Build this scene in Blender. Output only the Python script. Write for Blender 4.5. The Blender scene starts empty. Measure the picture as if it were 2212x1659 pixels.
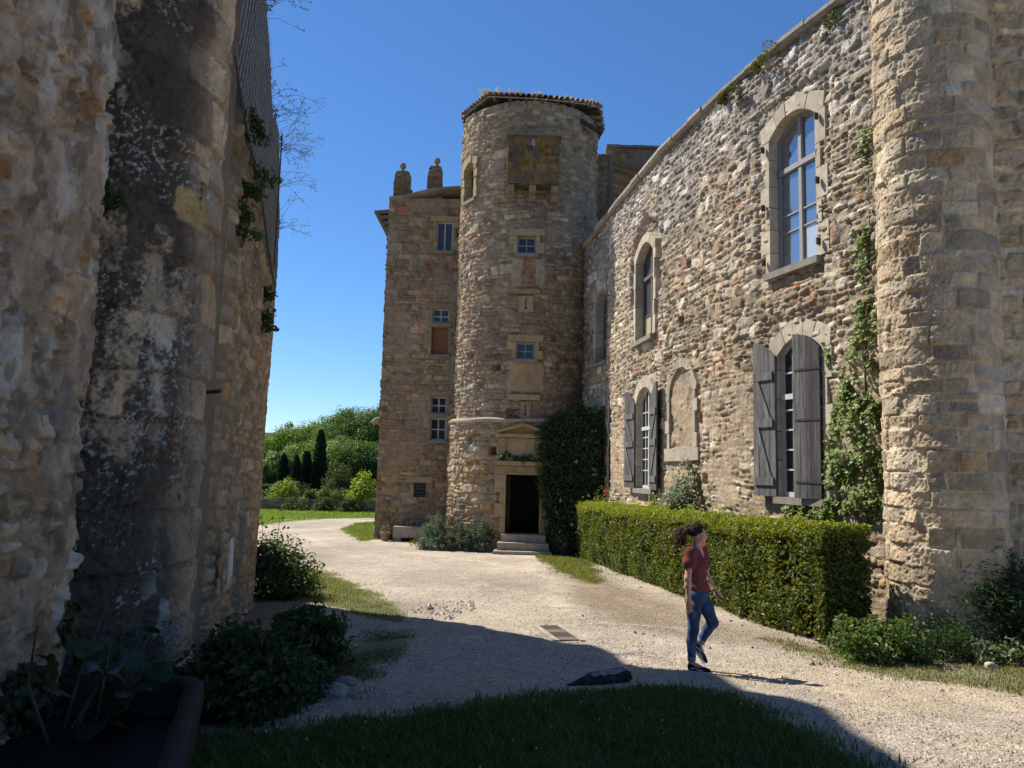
import bpy, math
import numpy as np
from mathutils import Vector, Matrix
R = math.radians
sc = bpy.context.scene
col = sc.collection
# ------------------------------------------------------------------ camera
F, CX, CY = 1661.0, 1106.0, 829.5        # focal length and centre in 2212-px photo units
ZC = 3.0                                 # camera height above the tower foot
PITCH, ROLL = R(6.32), R(1.47)
fw = np.array([0, math.cos(PITCH), math.sin(PITCH)])
up0 = np.array([0, -math.sin(PITCH), math.cos(PITCH)])
ri0 = np.array([1.0, 0, 0])
ri = ri0*math.cos(ROLL)+up0*math.sin(ROLL)
up = up0*math.cos(ROLL)-ri0*math.sin(ROLL)
CAM = np.array([0, 0, ZC])
cd = bpy.data.cameras.new("camera"); cam = bpy.data.objects.new("camera", cd); col.objects.link(cam)
cam.matrix_world = Matrix(((ri[0], up[0], -fw[0], 0), (ri[1], up[1], -fw[1], 0), (ri[2], up[2], -fw[2], ZC), (0, 0, 0, 1)))
cd.sensor_fit = 'HORIZONTAL'; cd.sensor_width = 36; cd.lens = 36*F/2212; cd.clip_end = 3000; cd.clip_start = .05
sc.camera = cam
# ------------------------------------------------------------------ light
SUN_AZ, SUN_EL = R(-56), R(50)           # azimuth from +Y towards +X
w = bpy.data.worlds.new("World"); sc.world = w; w.use_nodes = True
nt = w.node_tree; bg = nt.nodes["Background"]
sky = nt.nodes.new("ShaderNodeTexSky"); sky.sky_type = 'NISHITA'; sky.sun_disc = False
sky.sun_elevation = SUN_EL; sky.sun_rotation = SUN_AZ; sky.altitude = 300; sky.air_density = 1.0; sky.dust_density = 0.0; sky.ozone_density = 10
hs = nt.nodes.new("ShaderNodeHueSaturation"); hs.inputs["Saturation"].default_value = 1.06; nt.links.new(sky.outputs[0], hs.inputs["Color"]); nt.links.new(hs.outputs[0], bg.inputs[0]); bg.inputs[1].default_value = .092
ld = bpy.data.lights.new("sun", 'SUN'); ld.energy = 5.0; ld.angle = R(.53); ld.color = (1, .92, .80)
lo = bpy.data.objects.new("sun", ld); col.objects.link(lo)
sdir = Vector((math.sin(SUN_AZ)*math.cos(SUN_EL), math.cos(SUN_AZ)*math.cos(SUN_EL), math.sin(SUN_EL)))
lo.rotation_euler = (-sdir).to_track_quat('-Z', 'Y').to_euler(); lo.location = (-20, 20, 40)
sc.view_settings.view_transform = 'Standard'; sc.view_settings.look = 'None'
sc.view_settings.exposure = .66; sc.view_settings.gamma = 1
sc.cycles.max_bounces = 6; sc.cycles.diffuse_bounces = 4; sc.cycles.transparent_max_bounces = 8
rng = np.random.default_rng(11)
# ------------------------------------------------------------------ camera maths: photo pixel -> world point
def ray(px, py):
    return fw*F+ri*(px-CX)+up*(CY-py)
def atY(px, py, Y):
    d = ray(px, py); return CAM+d*(Y/d[1])
# ------------------------------------------------------------------ noise
_T = np.random.default_rng(5).random((256, 256))
def vn(x, y):
    xi = np.floor(x).astype(int); yi = np.floor(y).astype(int); fx = x-xi; fy = y-yi
    fx = fx*fx*(3-2*fx); fy = fy*fy*(3-2*fy)
    a = _T[xi & 255, yi & 255]; b = _T[(xi+1) & 255, yi & 255]; c = _T[xi & 255, (yi+1) & 255]; d = _T[(xi+1) & 255, (yi+1) & 255]
    return (a+(b-a)*fx)*(1-fy)+(c+(d-c)*fx)*fy
def fbm(x, y, o=4, g=.5):
    s = 0; a = 1; t = 0
    for i in range(o):
        s = s+a*vn(x*2**i+17.3*i, y*2**i+9.1*i); t += a; a *= g
    return s/t
def hsh(n, k=0):
    n = (np.asarray(n).astype(np.int64)*2654435761+k*40503+12345) & 0xffffffff
    n = ((n >> 13) ^ n)*1274126177 & 0xffffffff
    n = ((n >> 16) ^ n)*668265263 & 0xffffffff
    return ((n >> 9) & 0xffff)/65535.0
def sst(a, b, x):
    t = np.clip((x-a)/(b-a), 0, 1); return t*t*(3-2*t)
# ------------------------------------------------------------------ mesh builder
ROOT = {}
class MB:
    def __init__(s): s.v = []; s.c = []; s.f = []; s.n = 0
    def add(s, v, faces, c=(.5, .5, .5)):
        v = np.asarray(v, float).reshape(-1, 3); c = np.asarray(c, float)
        if c.ndim == 1: c = np.tile(c, (len(v), 1))
        s.v.append(v); s.c.append(c)
        if isinstance(faces, np.ndarray): s.f.append(faces.astype(int)+s.n)
        else:
            for f in faces: s.f.append(np.array([f], int)+s.n)
        s.n += len(v)
    def box(s, lo, hi, c=(.5, .5, .5), M=None):
        x0, y0, z0 = lo; x1, y1, z1 = hi
        v = np.array([(x0, y0, z0), (x1, y0, z0), (x1, y1, z0), (x0, y1, z0), (x0, y0, z1), (x1, y0, z1), (x1, y1, z1), (x0, y1, z1)], float)
        if M is not None: v = M(v)
        s.add(v, np.array([(0, 3, 2, 1), (4, 5, 6, 7), (0, 1, 5, 4), (1, 2, 6, 5), (2, 3, 7, 6), (3, 0, 4, 7)]), c)
    def prism(s, pts, d0, d1, M, c=(.5, .5, .5)):     # polygon in (a,b), extruded along d; M maps (a,b,d) rows to world
        k = len(pts); p = np.array(pts, float)
        v = np.vstack([np.c_[p, np.full(k, d0)], np.c_[p, np.full(k, d1)]])
        q = np.array([(i, (i+1) % k, k+(i+1) % k, k+i) for i in range(k)])
        s.add(M(v), [tuple(range(k))[::-1], tuple(range(k, 2*k))], c)
        s.f.append(q+s.n-2*k)
    def tube(s, P, r, n=8, c=(.5, .5, .5), cap=True):
        P = np.asarray(P, float); m = len(P); r = np.broadcast_to(np.asarray(r, float), (m,))
        t = np.gradient(P, axis=0); t /= np.linalg.norm(t, axis=1)[:, None]+1e-9
        ref = np.array([0, 0, 1.]) if abs(t[:, 2]).mean() < .8 else np.array([1., 0, 0])
        a = np.cross(t, ref); a /= np.linalg.norm(a, axis=1)[:, None]+1e-9; b = np.cross(t, a)
        th = np.linspace(0, 2*np.pi, n, endpoint=False)
        v = P[:, None]+r[:, None, None]*(np.cos(th)[None, :, None]*a[:, None]+np.sin(th)[None, :, None]*b[:, None])
        i = np.arange(m-1)[:, None]*n; j = np.arange(n)[None]; j2 = (j+1) % n
        q = np.stack([i+j, i+j2, i+n+j2, i+n+j], -1).reshape(-1, 4)
        s.add(v.reshape(-1, 3), q, c)
        if cap:
            s.f.append(np.array([list(range(n))[::-1]])+s.n-m*n); s.f.append(np.array([list(range(n))])+s.n-n)
    def grid(s, V, keep=None, c=(.5, .5, .5)):        # V (ny,nx,3)
        ny, nx = V.shape[:2]
        i = np.arange(ny-1)[:, None]*nx; j = np.arange(nx-1)[None]
        q = np.stack([i+j, i+j+1, i+nx+j+1, i+nx+j], -1)
        q = q[keep] if keep is not None else q.reshape(-1, 4)
        c = np.asarray(c); s.add(V.reshape(-1, 3), q, c.reshape(-1, 3) if c.ndim > 1 else c)
    def build(s, name, mat, parent=None, loc=None, smooth=False, attrs=None):
        V = np.vstack(s.v); C = np.vstack(s.c)
        if parent is not None: base = ROOT[parent.name]
        elif loc is not None: base = np.array(loc, float)
        else: base = np.array([(V[:, 0].min()+V[:, 0].max())/2, (V[:, 1].min()+V[:, 1].max())/2, V[:, 2].min()])
        me = bpy.data.meshes.new(name)
        me.vertices.add(len(V)); me.vertices.foreach_set("co", (V-base).astype(np.float32).ravel())
        fl = np.concatenate([f.ravel() for f in s.f]); ln = np.concatenate([np.full(len(f), f.shape[1]) for f in s.f])
        me.loops.add(len(fl)); me.loops.foreach_set("vertex_index", fl.astype(np.int32))
        me.polygons.add(len(ln)); st = np.r_[0, np.cumsum(ln)[:-1]]
        me.polygons.foreach_set("loop_start", st.astype(np.int32)); me.polygons.foreach_set("loop_total", ln.astype(np.int32))
        me.polygons.foreach_set("use_smooth", np.full(len(ln), smooth, bool))
        a = me.color_attributes.new("Col", 'FLOAT_COLOR', 'POINT')
        a.data.foreach_set("color", np.c_[C, np.ones(len(C))].astype(np.float32).ravel())
        for k, arr in (attrs or {}).items():
            at = me.attributes.new(k, 'FLOAT', 'POINT'); at.data.foreach_set("value", np.asarray(arr, np.float32).ravel())
        me.update(calc_edges=True); me.validate()
        o = bpy.data.objects.new(name, me); col.objects.link(o)
        if mat: me.materials.append(mat)
        if parent is not None: o.parent = parent
        else: o.location = base
        ROOT[o.name] = base
        return o
def frame(O, T, N):                                   # local (along, up, out) -> world
    O = np.asarray(O, float); T = np.asarray(T, float); N = np.asarray(N, float); Z = np.array([0, 0, 1.])
    return lambda v: O+v[:, :1]*T+v[:, 1:2]*Z+v[:, 2:3]*N
def thing(name, label, cat, loc, group=None):
    o = bpy.data.objects.new(name, None); col.objects.link(o); o.location = loc; o.empty_display_size = .2
    o["label"] = label; o["category"] = cat
    if group: o["group"] = group
    ROOT[o.name] = np.array(loc, float); return o
def tag(o, label=None, cat=None, group=None, kind=None):
    for k, v in (("label", label), ("category", cat), ("group", group), ("kind", kind)):
        if v: o[k] = v
    return o
# ------------------------------------------------------------------ materials
def nodes(name):
    m = bpy.data.materials.new(name); m.use_nodes = True; n = m.node_tree
    return m, n, n.nodes["Principled BSDF"]
def attr(n, name="Col"):
    a = n.nodes.new("ShaderNodeAttribute"); a.attribute_name = name; return a
def tex(n, kind, scale, **kw):
    t = n.nodes.new("ShaderNodeTex"+kind); t.inputs["Scale"].default_value = scale
    for k, v in kw.items(): t.inputs[k].default_value = v
    tc = n.nodes.new("ShaderNodeTexCoord"); n.links.new(tc.outputs["Object"], t.inputs["Vector"]); return t
def ramp(n, src, lo, hi, a, b):
    r = n.nodes.new("ShaderNodeMapRange"); r.inputs[1].default_value = lo; r.inputs[2].default_value = hi
    r.inputs[3].default_value = a; r.inputs[4].default_value = b; n.links.new(src, r.inputs[0]); return r.outputs[0]
def mulcol(n, c, f):
    m = n.nodes.new("ShaderNodeMix"); m.data_type = 'RGBA'; m.blend_type = 'MULTIPLY'; m.inputs[0].default_value = 1
    n.links.new(c, m.inputs[6]); n.links.new(f, m.inputs[7]); return m.outputs[2]
def bumpn(n, h, s, d, prev=None):
    b = n.nodes.new("ShaderNodeBump"); b.inputs["Strength"].default_value = s; b.inputs["Distance"].default_value = d
    n.links.new(h, b.inputs["Height"])
    if prev: n.links.new(prev, b.inputs["Normal"])
    return b.outputs[0]
def surf_mat(name, s1=9., s2=60., lo=.75, hi=1.25, bump=.6, bd=.01, rough=.92, pits=None, spec=.25):
    m, n, p = nodes(name); a = attr(n)
    t1 = tex(n, "Noise", s1, Detail=6., Roughness=.65); t2 = tex(n, "Noise", s2, Detail=4., Roughness=.6)
    c = mulcol(n, a.outputs[0], ramp(n, t1.outputs[0], .3, .7, lo, hi)); c = mulcol(n, c, ramp(n, t2.outputs[0], .3, .7, lo+.08, hi-.05))
    n.links.new(c, p.inputs["Base Color"]); p.inputs["Roughness"].default_value = rough; p.inputs["Specular IOR Level"].default_value = spec
    if bump:
        nn = bumpn(n, t2.outputs[0], bump, bd)
        if pits:
            v = tex(n, "Voronoi", pits); nn = bumpn(n, v.outputs["Distance"], bump*.8, bd*1.2, nn)
        n.links.new(nn, p.inputs["Normal"])
    return m
def leaf_mat(name, tr=.35, rough=.5, spec=.35):
    m, n, p = nodes(name); a = attr(n); n.links.new(a.outputs[0], p.inputs["Base Color"])
    p.inputs["Roughness"].default_value = rough; p.inputs["Specular IOR Level"].default_value = spec
    t = n.nodes.new("ShaderNodeBsdfTranslucent"); mx = n.nodes.new("ShaderNodeMixShader"); mx.inputs[0].default_value = tr
    h = n.nodes.new("ShaderNodeMix"); h.data_type = 'RGBA'; h.blend_type = 'MULTIPLY'; h.inputs[0].default_value = 1
    h.inputs[7].default_value = (1.5, 1.6, .5, 1); n.links.new(a.outputs[0], h.inputs[6]); n.links.new(h.outputs[2], t.inputs[0])
    n.links.new(p.outputs[0], mx.inputs[1]); n.links.new(t.outputs[0], mx.inputs[2]); n.links.new(mx.outputs[0], n.nodes["Material Output"].inputs[0])
    return m
M_STONE = surf_mat("rubble stone", 7, 45, .72, 1.25, .7, .012, pits=30)
M_ASH = surf_mat("pocked ashlar", 6, 46, .78, 1.2, .55, .010, pits=34)
M_DRESS = surf_mat("dressed limestone", 5, 42, .74, 1.18, .45, .008)
M_FAR = surf_mat("tower masonry", 4, 28, .75, 1.22, .6, .015)
M_WOOD = surf_mat("weathered wood", 6, 30, .6, 1.3, .4, .006, .85)
M_PLAIN = surf_mat("plain painted surface", 12, 80, .9, 1.08, .1, .003, .6)
M_IRON = surf_mat("rusted iron", 20, 90, .7, 1.2, .3, .003, .7)
M_TILE = surf_mat("clay roof tile", 5, 40, .7, 1.2, .4, .01)
M_BARK = surf_mat("bark", 14, 50, .6, 1.3, .8, .015)
M_LEAF = leaf_mat("leaf")
M_DRYLEAF = leaf_mat("matte leaf", .25, .8, .1)
def glass_mat(name, c, fres=.35, rough=.04, dirt=.0):
    m, n, p = nodes(name); a = attr(n); n.links.new(a.outputs[0], p.inputs["Base Color"])
    p.inputs["Roughness"].default_value = .5; p.inputs["Specular IOR Level"].default_value = .1
    g = n.nodes.new("ShaderNodeBsdfGlossy"); g.inputs["Roughness"].default_value = rough; g.inputs[0].default_value = (.9, .95, 1, 1)
    t = tex(n, "Noise", 1.3, Detail=2.); n.links.new(bumpn(n, t.outputs[0], .15, .05), g.inputs["Normal"])
    mx = n.nodes.new("ShaderNodeMixShader"); mx.inputs[0].default_value = fres
    n.links.new(p.outputs[0], mx.inputs[1]); n.links.new(g.outputs[0], mx.inputs[2]); n.links.new(mx.outputs[0], n.nodes["Material Output"].inputs[0])
    return m
M_GLASS = glass_mat("window glass", None)
M_DARKGLASS = glass_mat("dim window glass", None, .04)
# ------------------------------------------------------------------ terrain
_gy = [-60, 0, 4.5, 7, 9, 12, 16, 22, 28, 32, 45, 65, 78, 95, 130, 200, 3000]
_gh = [-1.6, -1.6, -1.77, -2.02, -2.22, -2.36, -2.52, -2.73, -2.92, -2.97, -3.2, -3.55, -3.6, -1.5, 4.5, 8, 8]
def gnd(x, y, rough=True):
    x = np.asarray(x, float); y = np.asarray(y, float)
    h = np.interp(y, _gy, _gh)+ZC
    far = sst(70, 95, y); h = h+far*np.clip((x+40)*.05, -2, 3)*sst(-75, -5, -np.abs(x))
    if rough: h = h+.05*(fbm(x*.6+40, y*.6+40, 3)-.5)*sst(0, 6, y+2)
    return h
def onG(px, py):
    d = ray(px, py); Y = 10.
    for _ in range(60):
        p = CAM+d*(Y/d[1]); g = float(gnd(p[0], p[1]))
        Y += .6*((ZC-g)/max(1e-3, -d[2])*d[1]-Y)
    return CAM+d*(Y/d[1])
def gp(*pts): return np.array([onG(*p)[:2] for p in pts])
def poly_sd(X, Y, poly):                              # signed distance to polygon, + inside
    P = np.asarray(poly); Q = np.roll(P, -1, 0); best = np.full(X.shape, 1e9); ins = np.zeros(X.shape, bool)
    for (x0, y0), (x1, y1) in zip(P, Q):
        dx, dy = x1-x0, y1-y0; t = np.clip(((X-x0)*dx+(Y-y0)*dy)/(dx*dx+dy*dy+1e-9), 0, 1)
        best = np.minimum(best, np.hypot(X-x0-t*dx, Y-y0-t*dy))
        c = ((y0 > Y) != (y1 > Y)); xi = x0+(Y-y0)*dx/(dy if abs(dy) > 1e-9 else 1e-9); ins ^= c & (X < xi)
    return np.where(ins, best, -best)
# ------------------------------------------------------------------ masonry
PAL_PALE = dict(c=[(.60, .565, .49), (.45, .40, .315), (.345, .30, .225), (.22, .195, .155), (.46, .345, .20), (.31, .155, .095), (.37, .355, .325)],
                p=[.25, .26, .21, .12, .035, .012, .12], m=(.30, .255, .19))
PAL_TOWER = dict(c=[(.40, .36, .29), (.34, .295, .23), (.29, .25, .195), (.22, .195, .16), (.35, .25, .15), (.27, .15, .10)],
                 p=[.22, .3, .26, .1, .09, .03], m=(.29, .245, .185))
PAL_WING = dict(c=[(.34, .285, .21), (.30, .25, .18), (.26, .215, .16), (.21, .18, .14), (.34, .22, .12), (.26, .12, .075)],
                p=[.22, .3, .24, .1, .1, .04], m=(.25, .205, .15))
PAL_ASH = dict(c=[(.50, .45, .36), (.46, .405, .32), (.42, .365, .285), (.43, .33, .21), (.37, .335, .28), (.52, .48, .41)],
               p=[.26, .28, .22, .03, .1, .08], m=(.47, .42, .335))
PAL_RUIN = dict(c=[(.45, .375, .28), (.39, .325, .24), (.34, .285, .21), (.27, .23, .175), (.43, .30, .17)],
                p=[.25, .3, .25, .1, .1], m=(.27, .22, .16))
def _layer(u, v, seed, hr, wr, gap, rad, warp, split, nz):
    g = np.random.default_rng(seed)
    uu = u+warp*2.6*(fbm(u*1.6+3.1, v*1.6+seed, 3)-.5)+warp*.7*(fbm(u*5+8, v*5+seed, 2)-.5); vv = v+warp*3.2*(fbm(u*1.1+51, v*1.3+seed*1.7, 3)-.5)+warp*.9*(fbm(u*4.5+61, v*3.5+seed, 2)-.5)
    v0, v1 = vv.min()-1, vv.max()+1; u0, u1 = uu.min()-1, uu.max()+1
    hb = [v0]
    while hb[-1] < v1: hb.append(hb[-1]+g.uniform(*hr))
    hb = np.array(hb); row = np.clip(np.searchsorted(hb, vv.ravel())-1, 0, len(hb)-2)
    BIG = 1000.; al = []
    for r in range(len(hb)-1):
        hh = hb[r+1]-hb[r]; x = [u0-g.random()*.5]
        while x[-1] < u1+.6: x.append(x[-1]+max(g.uniform(*wr), .75*hh if g.random() < .8 else .04)*(.6+.8*hh/np.mean(hr)*.6))
        al.append(np.clip(np.array(x)-u0+1, 0.001, BIG-1)+r*BIG)
    al = np.concatenate(al); key = row*BIG+(uu.ravel()-u0+1)
    k = np.clip(np.searchsorted(al, key)-1, 0, len(al)-2)
    l = key-al[k]; rr = al[k+1]-key; b = vv.ravel()-hb[row]; t = hb[row+1]-vv.ravel()
    sl = (hsh(k, 11)-.5)*.5; l = l+sl*(b-t)*.35; rr = rr-sl*(b-t)*.35                      # leaning joints
    sid = k.astype(np.int64)*2
    sp = hsh(k, 1) < split; fr = .35+.3*hsh(k, 2); H = b+t; cut = H*fr; low = b < cut
    t = np.where(sp & low, cut-b, t); b = np.where(sp & ~low, b-cut, b); sid = sid+(sp & ~low)
    gj = gap*(.5+1.3*hsh(sid, 3))
    hx = (l+rr)/2-gj; hy = (b+t)/2-gj; px = np.abs(l-(l+rr)/2); py = np.abs(b-(b+t)/2)
    rd = np.minimum(np.minimum(hx, hy)*.9, rad*(.5+1.6*hsh(sid, 4))); rd = np.maximum(rd, .002)
    qx = px-hx+rd; qy = py-hy+rd
    d = np.hypot(np.maximum(qx, 0), np.maximum(qy, 0))+np.minimum(np.maximum(qx, qy), 0)-rd
    d = d+nz*(fbm(u.ravel()*9+7, v.ravel()*9+3, 3)-.5)*2
    return d, sid, l-rr, b-t
def masonry(u, v, seed, hr=(.10, .26), wr=(.12, .5), gap=.012, rad=.025, soft=.018, depth=.035, warp=.05, pal=PAL_PALE, split=.25, rel=.8, nz=.02, big=0., bh=(.26, .44), bw=(.3, .75)):
    d, sid, lr, bt = _layer(u, v, seed, hr, wr, gap, rad, warp, split, nz)
    if big:                                            # larger stones set here and there across the courses
        d2, s2, lr2, bt2 = _layer(u, v, seed+500, bh, bw, gap, rad*1.3, warp, .1, nz)
        m2 = hsh(s2, 12) < big; on = m2 & (d2 < .012); s2 = s2+10**7
        d = np.where(on, d2, d); sid = np.where(on, s2, sid); lr = np.where(on, lr2, lr); bt = np.where(on, bt2, bt)
    ur, vr = u.ravel(), v.ravel()
    m = sst(0, soft, -d)
    tilt = np.clip((hsh(sid, 5)-.5)*lr*.55+(hsh(sid, 6)-.5)*bt*.55, -.045, .045)
    h = m*(depth*(1-rel*.5+rel*(hsh(sid, 7)-.2))+tilt*.5)+m*depth*1.0*(fbm(ur*9+3*hsh(sid, 13), vr*9, 3)-.5)+depth*.5*(fbm(ur*25, vr*25, 2)-.5)
    cs = np.array(pal['c']); pr = np.cumsum(pal['p'])/np.sum(pal['p'])
    ci = np.clip(np.searchsorted(pr, hsh(sid, 8)), 0, len(cs)-1)
    if big: ci = np.where(on & (ci > 2), ci % 3, ci)
    c = cs[ci]*(.72+.52*hsh(sid, 9))[:, None]*(1+.10*(hsh(sid, 10)-.5)[:, None]*np.array([1, 0, -1.]))
    c = c*(.74+.52*fbm(ur*6+5, vr*6, 3))[:, None]*(.86+.28*fbm(ur*22+5, vr*22, 2))[:, None]
    mc = np.array(pal['m'])*(.75+.5*fbm(ur*4, vr*4+9, 3))[:, None]
    mm = sst(-.002, .010, -d)[:, None]
    return h.reshape(u.shape), ((mc*(1-mm)+c*mm)*WARM).reshape(u.shape+(3,))
WARM = np.array((.93, .845, .735))                     # the ochre cast of the local limestone
class Path:
    def __init__(s, pts, smooth=True):
        p = np.array(pts, float); L = np.r_[0, np.cumsum(np.hypot(*np.diff(p, axis=0).T))]
        s.p, s.L, s.len = p, L, L[-1]
    def P(s, u): return np.stack([np.interp(u, s.L, s.p[:, 0]), np.interp(u, s.L, s.p[:, 1])], -1)
    def T(s, u):
        d = s.P(np.clip(np.asarray(u, float)+.3, 0, s.len))-s.P(np.clip(np.asarray(u, float)-.3, 0, s.len)); return d/np.linalg.norm(d, axis=-1, keepdims=True)
    def N(s, u):
        t = s.T(u); return np.stack([t[..., 1], -t[..., 0]], -1)
    def hit(s, px, py):                               # photo pixel -> (u, z) on the wall
        d = ray(px, py); best = None
        for i in range(len(s.p)-1):
            a, b = s.p[i], s.p[i+1]; e = b-a
            A = np.array([[d[0], -e[0]], [d[1], -e[1]]])
            if abs(np.linalg.det(A)) < 1e-9: continue
            t, q = np.linalg.solve(A, a-CAM[:2])
            lo = -5. if i == 0 else -1e-6; hi = 6. if i == len(s.p)-2 else 1+1e-6
            if t > 0 and lo <= q <= hi and (best is None or t < best[0]): best = (t, s.L[i]+q*np.linalg.norm(e))
        return best[1], CAM[2]+d[2]*best[0]
class Cyl:                                            # arc length u, 0 facing -Y (the camera side), + to the right
    def __init__(s, c, r): s.c = np.array(c, float); s.r = r
    def P(s, u):
        a = np.asarray(u)/s.r; return s.c+s.r*np.stack([np.sin(a), -np.cos(a)], -1)
    def N(s, u):
        a = np.asarray(u)/s.r; return np.stack([np.sin(a), -np.cos(a)], -1)
    def T(s, u):
        a = np.asarray(u)/s.r; return np.stack([np.cos(a), np.sin(a)], -1)
    def hit(s, px, py):
        d = ray(px, py); o = CAM[:2]-s.c; a = d[0]**2+d[1]**2; b = o@d[:2]; c = o@o-s.r**2; q = b*b-a*c
        t = (-b-math.sqrt(max(q, 0)))/a; p = o+d[:2]*t
        return math.atan2(p[0], -p[1])*s.r, CAM[2]+d[2]*t
def wall(name, mat, parent, path, us, zs, seed, holes=(), top=None, extra=None, tint=None, bare=None, bot=None, **kw):
    U, Z = np.meshgrid(us, zs)
    h, c = masonry(U, Z, seed, **kw)
    if bare is not None: h, c = bare(U, Z, h, c)
    if extra is not None: h = h+extra(U, Z)
    if tint is not None: c = tint(U, Z, c)
    ZZ = Z
    if top is not None: ZZ = np.minimum(Z, top(U))
    P = path.P(U); N = path.N(U)
    V = np.concatenate([P+N*h[..., None], ZZ[..., None]], -1)
    keep = np.ones((len(zs)-1, len(us)-1), bool)
    uc = (U[:-1, :-1]+U[1:, 1:])/2; zc = (Z[:-1, :-1]+Z[1:, 1:])/2
    for f in holes: keep &= ~f(uc, zc)
    if top is not None: keep &= (Z[:-1, :-1] < top(U)[:-1, :-1])
    if bot is not None: keep &= (zc > bot(uc))
    b = MB(); b.grid(V, keep, np.clip(c, .01, .9)); return b.build(name, mat, parent, smooth=True)
def archf(t, w, rise):                              # t in -1..1: flat segmental arches, rounder ones when the rise is large
    return rise*np.clip(1-np.asarray(t, float)**2, 0, 1)**(1. if rise < .25*w else .62)
def arch_pts(w, h, rise, n=12, inset=0.):
    a = np.linspace(0, w, n+1); b = h+archf(2*a/w-1, w, rise) if rise else np.full(n+1, h)
    return np.c_[a, b]
def in_arch(u0, z0, w, h, rise, m=0.):
    def f(U, Z):
        a = U-u0; t = h+archf(np.clip(2*a/w-1, -1, 1), w, rise) if rise else h
        return (a > -m) & (a < w+m) & (Z > z0-m) & (Z < z0+t+m)
    return f
LIME = (.50, .445, .345)
def lime(s=1., v=.34): return np.array(LIME)*s*(1+v*(rng.random()-.5))*(1+.05*(rng.random()-.5)*np.array([1, 0, -1]))
def surround(parent, M, w, h, rise, depth=.32, proud=.03, jw=(.17, .34), bh=(.38, .55), vous=5, vt=.34, sill=True, shade=1., lintel=False, sillp=.12, sc_=None, gap=.007):
    b = MB(); sc_ = sc_ or shade
    for side in (0, 1):
        z = 0.; k = side
        while z < h-.02:
            e = min(h, z+rng.uniform(*bh)); e = h if h-e < .15 else e
            wd = jw[k % 2]*(.9+.2*rng.random()); k += 1
            a0, a1 = (-wd, 0) if side == 0 else (w, w+wd)
            b.prism([(a0, z+gap), (a1, z+gap), (a1, e-gap), (a0, e-gap)], -depth, proud*(.7+.6*rng.random()), M, lime(shade)); z = e
    if rise and not lintel:
        ed = np.linspace(-.0, w, vous+1)
        for i in range(vous):
            aa = np.linspace(ed[i]+(gap if i else 0), ed[i+1]-(gap if i < vous-1 else 0), 5)
            lo = np.c_[aa, h+archf(2*aa/w-1, w, rise)]
            out = []
            for (x, y) in (lo[-1], lo[0]):
                e_ = w*.02; tx, ty = 2*e_, float(archf(np.clip(2*(x+e_)/w-1, -1, 1), w, rise)-archf(np.clip(2*(x-e_)/w-1, -1, 1), w, rise)); nl = math.hypot(tx, ty); nx, ny = -ty/nl, tx/nl
                kx = .0
                if (i == vous-1 and x == lo[-1][0]): kx = jw[1]*.8
                if (i == 0 and x == lo[0][0]): kx = -jw[1]*.8
                out.append((x+nx*vt*(.8 if kx == 0 else .3)+kx, y+max(ny, .55)*vt*(1+.15*rng.random())))
            pts = list(map(tuple, lo))+out
            if i == 0: pts = [(-jw[1]*.8, h+gap)]+pts
            if i == vous-1: pts = pts[:5]+[(w+jw[1]*.8, h+gap)]+pts[5:] if i else pts
            b.prism(pts, -depth, proud*(.8+.5*rng.random()), M, lime(shade))
    else:
        b.prism([(-jw[1], h+gap), (w+jw[1], h+gap), (w+jw[1], h+vt), (-jw[1], h+vt)], -depth, proud, M, lime(shade))
    o = b.build("surround", M_DRESS, parent)
    if sill:
        s = MB(); s.prism([(-.1, -.13), (w+.1, -.13), (w+.1, -.003), (-.1, -.003)], -depth, sillp, M, np.array((.27, .25, .21))*sc_)
        s.build("sill", M_DRESS, parent)
    return o
def arch_top(a, w, h, rise): return h+(float(archf(np.clip(2*a/w-1, -1, 1), w, rise)) if rise else 0)
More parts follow.
